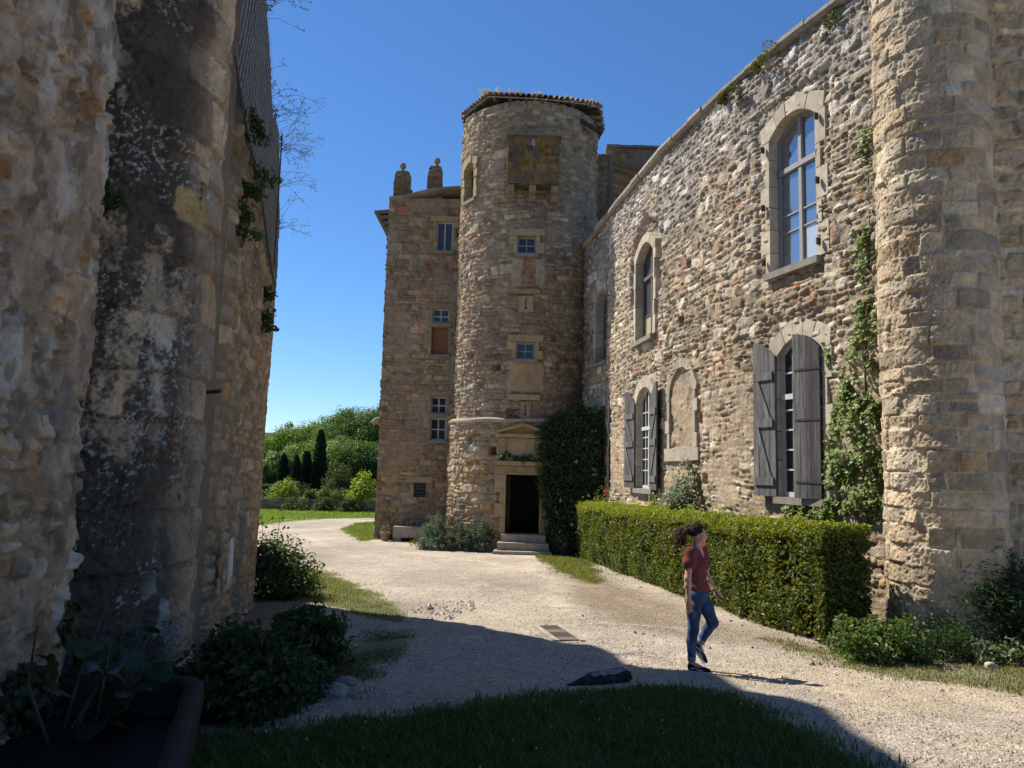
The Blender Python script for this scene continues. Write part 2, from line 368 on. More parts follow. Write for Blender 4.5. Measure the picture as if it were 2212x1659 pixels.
def glazing(parent, M, w, h, rise, depth, cols, rows, transom=None, bar=.03, frame_w=.055, fc=(.30, .30, .29), pc=(.03, .035, .045), gm=None, paint=None):
    """frame and panes; rows = glazing bar heights (absolute); transom = height of the heavy rail"""
    b = MB(); d0, d1 = -depth-.03, -depth+.03
    top = lambda a: arch_top(a, w, h, rise)
    b.prism([(0, 0), (frame_w, 0), (frame_w, top(frame_w)), (0, top(0))], d0, d1, M, fc)
    b.prism([(w-frame_w, 0), (w, 0), (w, top(w)), (w-frame_w, top(w-frame_w))], d0, d1, M, fc)
    b.prism([(frame_w, .002), (w-frame_w, .002), (w-frame_w, frame_w*1.3), (frame_w, frame_w*1.3)], d0, d1-.002, M, fc)
    aa = np.linspace(frame_w, w-frame_w, 11)
    b.prism([(a, top(a)-frame_w) for a in aa]+[(a, top(a)+.01) for a in aa[::-1]], d0, d1-.003, M, fc)
    for a in cols:
        ww = bar if not isinstance(a, tuple) else a[1]; a = a if not isinstance(a, tuple) else a[0]
        b.prism([(a-ww/2, frame_w), (a+ww/2, frame_w), (a+ww/2, top(a)-.02), (a-ww/2, top(a)-.02)], d0+.004, d1+(.012 if ww > bar else -.006), M, fc)
    for z in rows:
        b.prism([(frame_w*.6, z-bar/2), (w-frame_w*.6, z-bar/2), (w-frame_w*.6, z+bar/2), (frame_w*.6, z+bar/2)], d0+.006, d1-.008, M, fc)
    if transom: b.prism([(.01, transom-.05), (w-.01, transom-.05), (w-.01, transom+.05), (.01, transom+.05)], d0, d1+.03, M, fc)
    b.build("frame", M_PLAIN, parent)
    g = MB(); ps = arch_pts(w, h, rise); dd = -depth-.012
    pts = [(0, 0)]+[(w, 0)]+[tuple(x) for x in ps[::-1]]
    g.prism(pts, dd-.01, dd, M, pc)
    if paint:
        for (a0, a1, z0, z1, cc) in paint: g.prism([(a0, z0), (a1, z0), (a1, z1), (a0, z1)], dd, dd+.003, M, cc)
    g.build("pane", gm or M_GLASS, parent)
# ------------------------------------------------------------------ foliage
def leaves(mb, P, size, cols, nrm=None, out=.6, aspect=.55, fold=.12, rg=rng):
    n = len(P); size = np.broadcast_to(np.asarray(size, float), (n,))[:, None]
    N = rg.normal(size=(n, 3)); N /= np.linalg.norm(N, axis=1)[:, None]
    if nrm is not None: N = N*(1-out)+nrm*out+np.array([0, 0, .25]); N /= np.linalg.norm(N, axis=1)[:, None]+1e-9
    A = np.cross(N, rg.normal(size=(n, 3))); A /= np.linalg.norm(A, axis=1)[:, None]+1e-9; B = np.cross(N, A)
    v = np.stack([P-A*size*.5, P+B*size*aspect*.5+N*size*fold, P+A*size*.5, P-B*size*aspect*.5+N*size*fold], 1)
    i = np.arange(n)[:, None]*4
    mb.add(v.reshape(-1, 3), np.vstack([i+np.array([[0, 1, 2]]), i+np.array([[0, 2, 3]])]), np.repeat(cols, 4, 0))
def lcol(n, a, b, rg=rng, v=.35, extra=None):
    t = rg.random((n, 1)); c = np.array(a)*(1-t)+np.array(b)*t; c = c*(1-v/2+v*rg.random((n, 1)))
    if extra is not None:
        k = rg.random(n) < extra[1]; c[k] = np.array(extra[0])*(.7+.6*rg.random((k.sum(), 1)))
    return c
def ball(n, rg=rng, shell=.35):
    d = rg.normal(size=(n, 3)); d /= np.linalg.norm(d, axis=1)[:, None]; r = (shell+(1-shell)*rg.random((n, 1)))**.6
    return d*r, d
def clumps(mb, C, Rr, per, size, a, b, rg=rng, squash=.75, v=.35, extra=None, shell=.35, clv=.4, aspect=.55, out=.5):
    for c, r in zip(C, np.broadcast_to(np.asarray(Rr, float), (len(C),))):
        p, d = ball(per, rg, shell); p = p*np.array([1, 1, squash])*r*(.75+.5*rg.random((per, 1)))
        k = 1-clv/2+clv*rg.random()
        leaves(mb, c+p, size*(.7+.6*rg.random(per)), lcol(per, np.array(a)*k, np.array(b)*k, rg, v, extra), d, out, aspect, rg=rg)
# ================================================================== GROUND
def axis(lo, a, b, hi, d, grow=1.09):
    x = list(np.arange(a, b, d)); s = d; 
    while x[-1] < hi: s *= grow; x.append(x[-1]+s)
    s = d; y = [a]
    while y[-1] > lo: s *= grow; y.append(y[-1]-s)
    return np.array(y[:0:-1]+x)
xs = axis(-1500, -6.5, 7.5, 1500, .05, 1.10)
ys = np.r_[axis(-60, -1, 2.9, 2.95, .3, 1.3)[:-1], np.arange(3.0, 14, .04)]
s_ = .04; yy = [ys[-1]]
while yy[-1] < 2500: s_ = s_*(1.0055 if yy[-1] < 60 else 1.12); yy.append(yy[-1]+s_)
ys = np.r_[ys, yy[1:]]
GX, GY = np.meshgrid(xs, ys)
POLY = dict(
 lawn=gp((380, 1592), (560, 1578), (720, 1562), (880, 1543), (1010, 1522), (1180, 1503), (1300, 1492), (1420, 1484), (1500, 1492), (1580, 1510), (1660, 1545), (1740, 1590), (1840, 1640), (1890, 1658)).tolist()+[[2.6, 3.0], [3.0, -3], [-9, -3], [-9, 4]],
 strip=gp((640, 1228), (700, 1232), (770, 1262), (830, 1290), (868, 1318), (866, 1345), (800, 1335), (730, 1310), (640, 1292)),
 stripl=gp((800, 1372), (860, 1362), (895, 1385), (850, 1425), (790, 1462), (700, 1500), (640, 1510), (600, 1500)),
 wingverge=gp((800, 1165), (870, 1168), (900, 1175), (990, 1187), (1060, 1190), (1060, 1172), (900, 1160), (800, 1148)),
 wingside=gp((742, 1145), (770, 1130), (812, 1127), (812, 1165), (780, 1170)),
 far=gp((560, 1135), (640, 1125), (700, 1121), (815, 1119), (900, 1119)).tolist()+[[4, 75], [90, 75], [90, 400], [-220, 400], [-220, 80], [-60, 40]],
 verge=gp((1155, 1200), (1240, 1196), (1290, 1215), (1290, 1262), (1215, 1238)),
 soil=gp((1230, 1215), (1500, 1325), (1640, 1370), (1800, 1395), (1800, 1415), (1560, 1385), (1420, 1372), (1300, 1335), (1230, 1280)),
 rverge=gp((1640, 1378), (1800, 1402), (2000, 1428), (2300, 1450), (2300, 1515), (2140, 1490), (1900, 1460), (1740, 1425)),
 bed=gp((1240, 1200), (1790, 1390), (1900, 1432), (2300, 1462)).tolist()+[[13, 12], [6, 26], [3, 30]],
 leftbed=gp((150, 1560), (400, 1592), (520, 1585), (600, 1555), (680, 1520), (760, 1470), (800, 1430), (740, 1400), (640, 1310), (640, 1230), (560, 1225)).tolist()+[[-9, 14], [-9, 4]],
)
wob = .45*(fbm(GX*1.7, GY*1.7, 4)-.5)+.15*(fbm(GX*8, GY*8, 2)-.5)
near = (GY < 90) & (np.abs(GX) < 60)
def pm(name, soft, sc_=1.):
    d = np.full(GX.shape, -9.); P = np.array(POLY[name]); lo = P.min(0)-3; hi = P.max(0)+3
    k = (GX > lo[0]) & (GX < hi[0]) & (GY > lo[1]) & (GY < hi[1])
    d[k] = poly_sd(GX[k], GY[k], P); return sst(-soft, soft, d+wob*sc_)
m_lawn = pm('lawn', .12, .7)
m_grass = np.maximum.reduce([m_lawn, pm('strip', .3)*.9, pm('stripl', .3)*.8, pm('wingverge', .3)*.75, pm('wingside', .4)*.9, pm('far', .5), pm('verge', .3)*.85, pm('rverge', .25)*.6, (GY > 92)*1.])
m_grass = m_grass*sst(.25, .5, m_grass+.35*(fbm(GX*5, GY*5, 3)-.5))
m_soil = np.maximum(pm('soil', .4)*.85, np.maximum(pm('bed', .3), pm('leftbed', .3)))
GRAVEL = np.array((.40, .342, .27)); SOIL = np.array((.20, .15, .10)); TURF = np.array((.075, .10, .028)); DUST = np.array((.44, .36, .25))
gn = fbm(GX*.5+9, GY*.5, 4); gn2 = fbm(GX*14, GY*14, 2)
gc = GRAVEL*(.66+.68*gn)[..., None]*(.86+.28*fbm(GX*3.1+5, GY*3.1, 3))[..., None]; t = (sst(.42, .68, fbm(GX*.8+30, GY*.9, 4))*.8*sst(14, 8, GY))[..., None]; gc = gc*(1-t)+DUST*t
gc = gc*(.85+.3*gn2)[..., None]
t = (m_soil*(.7+.3*gn))[..., None]; gc = gc*(1-t)+SOIL*(.7+.6*gn2)[..., None]*t
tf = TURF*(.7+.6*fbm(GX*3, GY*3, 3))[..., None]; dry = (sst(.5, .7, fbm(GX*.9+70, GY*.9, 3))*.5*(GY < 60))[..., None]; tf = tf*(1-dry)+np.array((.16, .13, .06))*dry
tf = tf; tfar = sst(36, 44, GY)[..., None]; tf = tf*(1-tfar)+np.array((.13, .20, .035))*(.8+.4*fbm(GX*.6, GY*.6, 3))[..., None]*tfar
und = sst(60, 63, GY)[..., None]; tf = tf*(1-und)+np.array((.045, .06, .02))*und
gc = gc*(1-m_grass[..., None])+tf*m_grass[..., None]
GZ = gnd(GX, GY)
# the low curb-like ridges crossing the path
rid = gp((700, 1430), (790, 1402), (880, 1391), (1000, 1385), (1100, 1386), (1165, 1388))
rid2 = gp((1250, 1352), (1340, 1354), (1420, 1358), (1475, 1362), (1540, 1370))
def seg_d(X, Y, P):
    b = np.full(X.shape, 1e9)
    for (x0, y0), (x1, y1) in zip(P[:-1], P[1:]):
        dx, dy = x1-x0, y1-y0; q = np.clip(((X-x0)*dx+(Y-y0)*dy)/(dx*dx+dy*dy), 0, 1); b = np.minimum(b, np.hypot(X-x0-q*dx, Y-y0-q*dy))
    return b
k = (GY > 6) & (GY < 15) & (GX > -5) & (GX < 6)
dr = seg_d(GX[k], GY[k], rid); dr2 = seg_d(GX[k], GY[k], rid2)
GZ[k] += .07*np.exp(-(dr/.13)**2)+.05*np.exp(-(dr2/.07)**2)
ch = np.exp(-(dr2/.09)**2)[:, None]*.8; gc[k] = gc[k]*(1-ch)+np.array((.36, .32, .28))*ch
GZ += (1-m_grass)*.022*(fbm(GX*9, GY*9, 3)-.5)*(GY < 60)+m_grass*.03*(fbm(GX*6, GY*6, 3)-.5)*(GY < 60)
# faint wheel tracks worn along the court
for pts, w_ in ((gp((640, 1150), (760, 1200), (960, 1240), (1200, 1300), (1440, 1400), (1760, 1480), (2260, 1640)), .22), (gp((700, 1140), (860, 1190), (1060, 1215), (1290, 1270), (1520, 1360), (1840, 1440), (2280, 1545)), .22), (gp((1130, 1200), (1180, 1260), (1210, 1330), (1300, 1400), (1500, 1490)), .3)):
    kk_ = (GY > 4) & (GY < 45) & (GX > -14) & (GX < 9); d_ = seg_d(GX[kk_], GY[kk_], pts); t_ = (np.exp(-(d_/w_)**2)*sst(.35, .6, fbm(GX[kk_]*1.2, GY[kk_]*1.2, 3)))
    GZ[kk_] -= .012*t_; gc[kk_] = gc[kk_]*(1+(.20*t_*(1-m_grass[kk_]))[:, None])
# cobbled patch showing through the gravel
cobp = gp((850, 1335), (900, 1345), (975, 1338), (1030, 1312), (1020, 1298), (960, 1298), (930, 1312), (880, 1322))
m, n, p = nodes("ground")
a = attr(n); t1 = tex(n, "Noise", 55, Detail=5., Roughness=.75); t2 = tex(n, "Voronoi", 42.)
c = mulcol(n, a.outputs[0], ramp(n, t1.outputs[0], .3, .7, .6, 1.4)); c = mulcol(n, c, ramp(n, t2.outputs["Color"], .1, .9, .72, 1.28))
n.links.new(c, p.inputs["Base Color"]); p.inputs["Roughness"].default_value = .95; p.inputs["Specular IOR Level"].default_value = .15
n.links.new(bumpn(n, t2.outputs["Distance"], .7, .02, bumpn(n, t1.outputs[0], .8, .02)), p.inputs["Normal"])
M_GROUND = m
b = MB(); b.grid(np.stack([GX, GY, GZ], -1), c=gc); g_ = b.build("ground", M_GROUND, loc=(0, 0, 0), smooth=True); g_["kind"] = "structure"
def pmask(name, x, y): return poly_sd(np.asarray(x, float), np.asarray(y, float), POLY[name])

# ================================================================== MAIN RANGE (sunlit facade on the right)
FP = [(2.30, 29.6), (2.634, 28.42), (3.176, 25.86), (3.899, 19.98), (4.707, 15.825), (6.30, 10.62)]
fac = Path(FP)
U0 = fac.L[2]                                          # the corner where the nearer, prouder part starts
hu = lambda *p: fac.hit(*p)
ev = [hu(*p) for p in ((1260, 525), (1304, 479), (1336, 438), (1430, 325), (1600, 165), (1815, 0))]
ev = np.array(ev+[(fac.len, 11.3)])
etop = lambda u: np.interp(u, ev[:, 0], ev[:, 1])
hall = thing("stone_range", "long sunlit rubble stone castle range with arched windows and grey wooden shutters", "building", (5.5, 18, 0.3))
PR = .12                                               # nearer part stands proud of the farther part
def op(pl, pr, sill_px, spring, rise):                 # opening from pixels: left, right bottom corners
    pass
W = {}
def setwin(key, ul, ur, zs, zspr, rise): W[key] = (ul, ur-ul, zs, zspr-zs, rise)
u = lambda p: hu(*p)[0]; zz = lambda p: hu(*p)[1]
setwin('W1', u((1667, 450)), u((1768, 400)), 6.92, 9.62, .30)
setwin('W2', u((1685, 900)), u((1783, 920)), 2.62, 5.28, .30)
setwin('W3', u((1376.5, 650)), u((1413.8, 640)), 6.75, 9.12, .40)
setwin('W4', u((1282.5, 700)), u((1282.5, 700))+1.25, 6.80, 9.0, .40)
setwin('W5', u((1377.5, 950)), u((1377.5, 950))+1.5, 2.56, 4.95, .42)
setwin('W6', u((1287, 950)), u((1287, 950))+1.2, 2.5, 4.85, .40)
holes_n = [in_arch(W[k][0], W[k][2], *W[k][1:2], W[k][3], W[k][4], .03) for k in ('W1', 'W2', 'W3', 'W5')]
holes_f = [in_arch(W[k][0], W[k][2], W[k][1], W[k][3], W[k][4], .03) for k in ('W4', 'W6')]
useam = u((1520, 600)); baU = (u((1448.5, 910)), u((1498.5, 905)))
put = [hu(*p)+(.10, .11) for p in ((1513, 904), (1524, 1035), (1489, 570), (1439, 712), (1474, 695), (1830, 848))]
def bare(U, Z, h, c):                                  # mortar-rich infill of the blind arch
    f = in_arch(baU[0], 3.62, baU[1]-baU[0], 1.35, .6)(U, Z)
    hh, cc = masonry(U, Z, 77, hr=(.10, .2), wr=(.1, .28), gap=.05, rad=.06, depth=.02, warp=.12, pal=dict(c=[(.42, .385, .32), (.34, .30, .24), (.38, .30, .2)], p=[.5, .35, .15], m=(.33, .285, .22)))
    h = np.where(f, hh-.05, h); c = np.where(f[..., None], cc, c)
    lo = sst(6.2, 4.2, Z+1.2*(fbm(U*.7, Z*.7, 3)-.5))*.55   # lower storey keeps much of its render
    hh = .02*(fbm(U*9, Z*9, 3)-.5)+.012
    mk = sst(.44, .56, fbm(U*2.2+4, Z*2.6, 4)+.25*(lo-.35))*lo*1.3; mk = np.clip(mk, 0, .92)
    rc = np.array((.385, .295, .195))*(.75+.5*fbm(U*5, Z*5, 3))[..., None]
    return h*(1-mk)+hh*mk, c*(1-mk[..., None])+rc*mk[..., None]
def fex(U, Z):
    e = np.where(U > useam+.06*np.sin(Z*3)+.1*(fbm(U*0, Z*2, 2)-.5), .06, 0.)*sst(3.5, 5.5, Z)
    k = W['W3']; a = (U-(k[0]-.75))/(k[1]+1.35); t = k[2]+k[3]+.15+1.0*(1-np.clip(2*a-1, -1, 1)**2)
    e = e-.20*sst(-.02, .05, a*2.5-.12*fbm(Z*4, U*4, 2))*sst(-.02, .05, (1-a)*2.5)*sst(.1, -.1, Z-t+.25*(fbm(U*3, Z*3, 2)-.5))*(Z > k[2]+.9+.5*fbm(U*3, Z*0, 2))*(a > 0)*(a < 1)
    for kk in W.values():                              # stones are dressed back round the openings
        q = np.maximum(np.abs(U-kk[0]-kk[1]/2)-kk[1]/2, np.maximum(kk[2]-Z, Z-kk[2]-kk[3]-kk[4])); e = e-.05*sst(.48, .34, q)
    q = np.maximum(np.abs(U-sum(baU)/2)-(baU[1]-baU[0])/2, np.maximum(3.3-Z, Z-5.6)); e = e-.045*sst(.45, .3, q)*(q > 0)
    for (pu, pz, su, sz) in put: e = e-.22*sst(su+.04, su-.02, np.abs(U-pu))*sst(sz+.02, sz-.03, np.abs(Z-pz))
    return e+.05*(fbm(U*.7, Z*.7+8, 3)-.5)
def ftint(U, Z, c):
    t = fbm(U*.45+2, Z*.4, 3)[..., None]; c = c*(.82+.36*t)*np.array((.975, .985, 1.02))
    brick = (sst(.66, .72, fbm(U*1.5+33, Z*1.1+5, 3))*sst(.5, .62, fbm(U*5, Z*12, 2)))[..., None]*.8
    c = c*(1-brick)+np.array((.33, .15, .085))*brick
    grey = (sst(8.2, 11.3, Z+2.2*(fbm(U*.8, Z*.5, 3)-.5))*.55)[..., None]       # lichen-greyed upper stones
    return c*(1-grey)+c.mean(-1, keepdims=True)*np.array((1.0, .985, .95))*.93*grey
us_n = [U0]
while us_n[-1] < fac.len: us_n.append(us_n[-1]+np.interp(us_n[-1], [U0, fac.len], [.05, .026]))
class Off:
    def __init__(s, p, d): s.p_, s.d = p, d
    def P(s, q): return s.p_.P(q)+s.d*s.p_.N(q)
    def N(s, q): return s.p_.N(q)
    def T(s, q): return s.p_.T(q)
wall("wall", M_STONE, hall, fac, np.array(us_n), np.arange(.2, 12, .026), 3, holes_n, etop, fex, ftint, bare, hr=(.065, .18), wr=(.09, .34), depth=.040, warp=.05, gap=.0125, soft=.013, rad=.018, big=.13, bh=(.18, .32), bw=(.22, .5))
wall("wall", M_STONE, hall, Off(fac, -PR), np.arange(0, U0+.02, .045), np.arange(-.1, 12, .036), 4, holes_f, etop, lambda U, Z: .05*(fbm(U*.7, Z*.7, 3)-.5), ftint, None, hr=(.09, .25), wr=(.12, .38), depth=.040, pal=PAL_PALE, big=.12)
def FM(k): 
    uu = W[k][0]+W[k][1]/2; off = -PR if uu < U0 else 0
    T = fac.T(np.array(uu)); N = fac.N(np.array(uu)); P = fac.P(np.array(uu))-T*W[k][1]/2+N*(off+.03)
    return frame([P[0], P[1], W[k][2]], [T[0], T[1], 0], [N[0], N[1], 0])
# core body, return face at the corner, roof
b = MB()
q = np.linspace(0, fac.len-1.7, 24); Pi = fac.P(q)-.75*fac.N(q); back = fac.P(q)-9*fac.N(q)
for A, B in ((Pi, back),):
    n_ = len(q); tp = etop(q)-.05
    v = np.vstack([np.c_[A, np.full(n_, -.5)], np.c_[A, tp], np.c_[B, tp+1.2], np.c_[B, np.full(n_, -.5)]])
    i = np.arange(n_-1)
    b.add(v, np.vstack([np.c_[i+s*n_, i+1+s*n_, i+1+(s+1)*n_, i+(s+1)*n_] for s in range(3)]), (.1, .09, .08))
    b.add(v[[0, n_, 2*n_, 3*n_]], [(0, 1, 2, 3)], (.25, .22, .18)); b.add(v[[n_-1, 2*n_-1, 3*n_-1, 4*n_-1]], [(3, 2, 1, 0)], (.25, .22, .18))
b.build("inner_wall", M_STONE, hall)
b = MB(); P0 = fac.P(np.array(U0)); N0 = fac.N(np.array(U0)); T0 = fac.T(np.array(U0))
b.add([[*(P0+.02*N0), -.3], [*(P0-.45*N0), -.3], [*(P0-.45*N0), etop(U0)], [*(P0+.02*N0), etop(U0)]], [(0, 1, 2, 3)], (.30, .26, .2)); b.build("corner_return", M_STONE, hall)
# cornice: a course of projecting slabs, each a little different
b = MB(); q = 0.05
while q < fac.len-.1:
    e = min(q+rng.uniform(.7, 1.25), fac.len); off = -PR if e < U0 else 0
    A, B = fac.P(np.array(q+.006)), fac.P(np.array(e-.006)); NA, NB = fac.N(np.array(q)), fac.N(np.array(e)); pj = .16+.05*rng.random(); dz = .02*(rng.random()-.5)
    zt0, zt1 = etop(q)+dz, etop(e)+dz; th = .16+.05*rng.random(); c_ = np.array((.33, .29, .23))*(.65+.5*rng.random())
    def sec(P, N, zt): return [[*(P-.45*N), zt-th], [*(P+(pj+off-.05)*N), zt-th], [*(P+(pj+off)*N), zt-th*.6], [*(P+(pj+off)*N), zt-.025], [*(P+(pj+off-.03)*N), zt], [*(P-.45*N), zt+.03]]
    v = sec(A, NA, zt0)+sec(B, NB, zt1); b.add(v, [(0, 1, 2, 3, 4, 5), (11, 10, 9, 8, 7, 6)]+[(i, i+6, (i+1) % 6+6, (i+1) % 6) for i in range(6)], c_)
    q = e
b.build("cornice", M_STONE, hall)
def new_win(nm, label=None):
    o = bpy.data.objects.new(nm, None); col.objects.link(o); o.parent = hall; ROOT[o.name] = ROOT[hall.name]
    if label: o["label"] = label
    return o
WHITE = (.50, .50, .48); GREYW = (.26, .27, .28); CURT = (.45, .44, .36)
# W1 upper near window
k = W['W1']; M = FM('W1'); o = new_win("window"); surround(o, M, k[1], k[3], k[4], .34, .03, (.13, .29), (.42, .62), 5, .30, shade=.92)
wd = k[1]
glazing(o, M, k[1], k[3], k[4], .21, [(wd/2, .085)], [.78, 1.12], transom=2.02, fc=(.30, .29, .29), frame_w=.07, pc=(.09, .115, .15),
        paint=[(wd*.56, wd-.08, .1, .76, (.50, .51, .42))])
for a in (-.13, wd+.10):
    for z in (.18, 1.3, 2.5): h_ = MB(); h_.prism([(a, z), (a+.035, z), (a+.035, z+.12), (a, z+.12)], .05, .13, M, (.05, .045, .04)); h_.build("hinge_pin", M_IRON, o)
k = W['W3']; M = FM('W3'); o = new_win("window"); surround(o, M, k[1], k[3], k[4], .36, .025, (.12, .22), (.42, .6), 5, .25, shade=.88)
glazing(o, M, k[1], k[3], k[4], .24, [(k[1]/2, .08)], [.75], transom=1.85, fc=(.13, .125, .125), pc=(.05, .055, .06), gm=M_DARKGLASS, frame_w=.06,
        paint=[(.07, k[1]/2-.05, .1, .72, (.42, .38, .24)), (k[1]/2+.05, k[1]-.07, .1, .72, (.42, .38, .24))])
k = W['W4']; M = FM('W4'); o = new_win("window"); surround(o, M, k[1], k[3], k[4], .36, .025, (.12, .22), (.42, .6), 5, .25, shade=.85)
glazing(o, M, k[1], k[3], k[4], .32, [(k[1]/2, .08)], [.72], transom=1.75, fc=(.10, .10, .10), pc=(.03, .03, .045), gm=M_DARKGLASS, frame_w=.06,
        paint=[(.07, k[1]/2-.05, .6, .9, (.42, .38, .24))])
def smallpane(k, key, lab=None):
    M = FM(key); o = new_win("window", lab); kk = W[key]
    surround(o, M, kk[1], kk[3], kk[4], .36, .025, (.12, .26), (.45, .7), 5, .30, sillp=.08, shade=.92)
    wd = kk[1]; tr = kk[3]*.70
    glazing(o, M, wd, kk[3], kk[4], .10 if key == 'W2' else .16, [wd*.27, (wd/2, .08), wd*.73], list(np.linspace(.5, tr-.25, 4))+[tr+.45], transom=tr, fc=WHITE, pc=(.02, .022, .025), gm=M_DARKGLASS, bar=.03, frame_w=.07)
    return M
MW2 = smallpane(None, 'W2'); MW5 = smallpane(None, 'W5'); MW6 = smallpane(None, 'W6')
# shutters: four/five weathered boards, battens and a diagonal brace inside, strap hinges outside
def shutter(M, wid, h, hin, theta, side, outside, rise, inner, dz=0.):
    """hinge at a=hin; leaf starts closed towards the opening, swung open by theta; side=+1 leaf extends to +a when closed"""
    ct, st_ = math.cos(theta), math.sin(theta)
    def L(v):                                          # leaf coords: x from hinge, y up, d thickness (outer face = +)
        x, y, d = v[:, 0], v[:, 1], v[:, 2]
        a = hin+side*(x*ct)-side*(-d*st_)*1.0 if False else hin+side*(x*ct-d*st_); o = x*st_+d*ct
        return M(np.c_[a, y+dz, o+.062])
    b = MB(); nb = 4; e = np.linspace(0, wid, nb+1)
    for i in range(nb):
        x0, x1 = e[i]+.003, e[i+1]-.003
        tp = lambda x: h+rise*(1-(1-x/wid)**2)
        c_ = np.array((.105, .102, .102))*(.65+.7*rng.random())
        b.prism([(x0, 0), (x1, 0), (x1, tp(x1)), (x0, tp(x0))], -.018, .018, L, c_)
    s = b.build("shutter", M_SHUT, hall)
    bb = MB(); zs_ = [.28, h*.52, h*.86]
    if inner:
        for z in zs_: bb.prism([(.05, z-.08), (wid-.03, z-.08), (wid-.03, z+.08), (.05, z+.08)], -.05, -.0185, L, (.135, .13, .125))
        for z0, z1 in ((zs_[0]+.08, zs_[1]-.08), (zs_[1]+.08, zs_[2]-.08)):
            bb.prism([(.10, z0), (.20, z0), (wid-.07, z1), (wid-.17, z1)], -.044, -.0185, L, (.145, .14, .135))
        bb.build("batten", M_SHUT, s)
    if outside:
        for z in zs_: bb = MB(); bb.prism([(-.02, z-.022), (wid*.92, z-.016), (wid*.92, z+.016), (-.02, z+.022)], .0185, .028, L, (.045, .042, .04)); bb.build("strap_hinge", M_IRON, s)
M_SHUT = surf_mat("weathered shutter wood", 7, 34, .40, 1.5, .5, .006, .85)
mp = M_SHUT.node_tree                                  # stretch the grain along the height
for nd in list(mp.nodes):
    if nd.type == 'TEX_NOISE':
        mpn = mp.nodes.new("ShaderNodeMapping"); mpn.inputs["Scale"].default_value = (2.2, 2.2, .12)
        src = nd.inputs["Vector"].links[0].from_socket; mp.links.new(src, mpn.inputs[0]); mp.links.new(mpn.outputs[0], nd.inputs["Vector"])
k = W['W2']; lw = k[1]/2
shutter(MW2, lw, k[3], 0., R(176), 1, False, k[4], True)
shutter(MW2, lw*.97, k[3], k[1], R(9), -1, True, k[4], False)
k = W['W5']; lw = k[1]/2
shutter(MW5, lw, k[3], 0., R(174), 1, False, k[4], True)
shutter(MW5, lw, k[3], k[1], R(175.5), -1, False, k[4], True)
k = W['W6']; lw = k[1]/2
shutter(MW6, lw, k[3], 0., R(172), 1, False, k[4], True)
shutter(MW6, lw, k[3], k[1], R(164), -1, False, k[4], True)
# blind arch surround
T = fac.T(np.array(sum(baU)/2)); N = fac.N(np.array(sum(baU)/2)); P = fac.P(np.array(sum(baU)/2))-T*(baU[1]-baU[0])/2+N*.02
M = frame([P[0], P[1], 3.62], [T[0], T[1], 0], [N[0], N[1], 0]); o = new_win("blind_arch"); bw = baU[1]-baU[0]
surround(o, M, bw, 1.35, .62, .12, .02, (.14, .24), (.3, .5), 9, .22, sill=False, shade=.72)
s = MB(); s.prism([(-.3, -.32), (bw*.48, -.32), (bw*.48, -.006), (-.3, -.006)], -.1, .03, M, lime(.74)); s.prism([(bw*.49, -.32), (bw+.34, -.3), (bw+.34, -.006), (bw*.49, -.006)], -.1, .035, M, lime(.7)); s.build("sill", M_DRESS, o)
# rain pipe in the corner beside the tower
p0 = hu(1254, 545); pu = p0[0]+.05; P = fac.P(np.array(pu))+fac.N(np.array(pu))*.06
b = MB(); zt = 8.6
b.tube([[P[0], P[1], z] for z in (0, 3, 6, zt)], .055, 10, (.10, .11, .12)); b.tube([[P[0], P[1], zt], [P[0]+.0, P[1]+.05, zt+.25], [P[0]+.1, P[1]+.3, zt+.5]], .055, 10, (.10, .11, .12))
for z in (2.2, 4.4, 6.6, 8.3): b.tube([[P[0], P[1], z], [P[0], P[1], z+.06]], .068, 10, (.08, .09, .1))
b.build("rain_pipe", M_PLAIN, hall, smooth=True)
# iron brackets for lamps in the wall
for (px, py) in ((1368, 770), (1622, 872-100), (1800, 460), (1640, 545), (1330, 640)):
    uu, z_ = hu(px, py); P = fac.P(np.array(uu)); N = fac.N(np.array(uu))
    b = MB(); b.tube([[*(P-.05*N), z_], [*(P+.28*N), z_+.01], [*(P+.3*N), z_-.03]], .012, 6, (.03, .028, .025)); b.build("iron_bracket", M_IRON, hall)

# ================================================================== ROUND STAIR TOWER
TC, TR = (.503, 30.5), 2.73
cyl = Cyl(TC, TR); drum = Cyl(TC, TR+.15)
tower = thing("stair_tower", "tall round stone stair tower with tiled roof, moss-stained projecting box and dark doorway", "tower", (TC[0], TC[1], 0))
tc = lambda *p: cyl.hit(*p)
def rect(px0, py0, px1, py1, c=None):
    c = c or cyl; a = c.hit(px0, (py0+py1)/2); b_ = c.hit(px1, (py0+py1)/2); t = c.hit((px0+px1)/2, py0); d = c.hit((px0+px1)/2, py1)
    return a[0], d[1], b_[0]-a[0], t[1]-d[1]         # u0,z0,w,h
twins = dict(T1=rect(1117, 510, 1158, 548), T2=rect(1114, 739, 1155, 777), T3=rect(1009, 363, 1029, 432))
DOOR = rect(1092, 1026, 1165, 1152, drum)
zring = cyl.hit(1090, 905)[1]; ztop = 16.85
def frame_cyl(c, u0, z0, w_, proud=0.):
    um = u0+w_/2; P = c.P(np.array(um)); T = c.T(np.array(um)); N = c.N(np.array(um)); sag = c.r*(1-math.cos(min(1, w_/2/c.r)))
    P = P-T*w_/2+N*(proud-sag*.6)
    return frame([P[0], P[1], z0], [T[0], T[1], 0], [N[0], N[1], 0])
brk = rect(1126, 553, 1158, 615); pits = [tc(*p)+(.09, .1) for p in ((1197, 730), (1207, 792), (1076, 793), (1019, 770))]
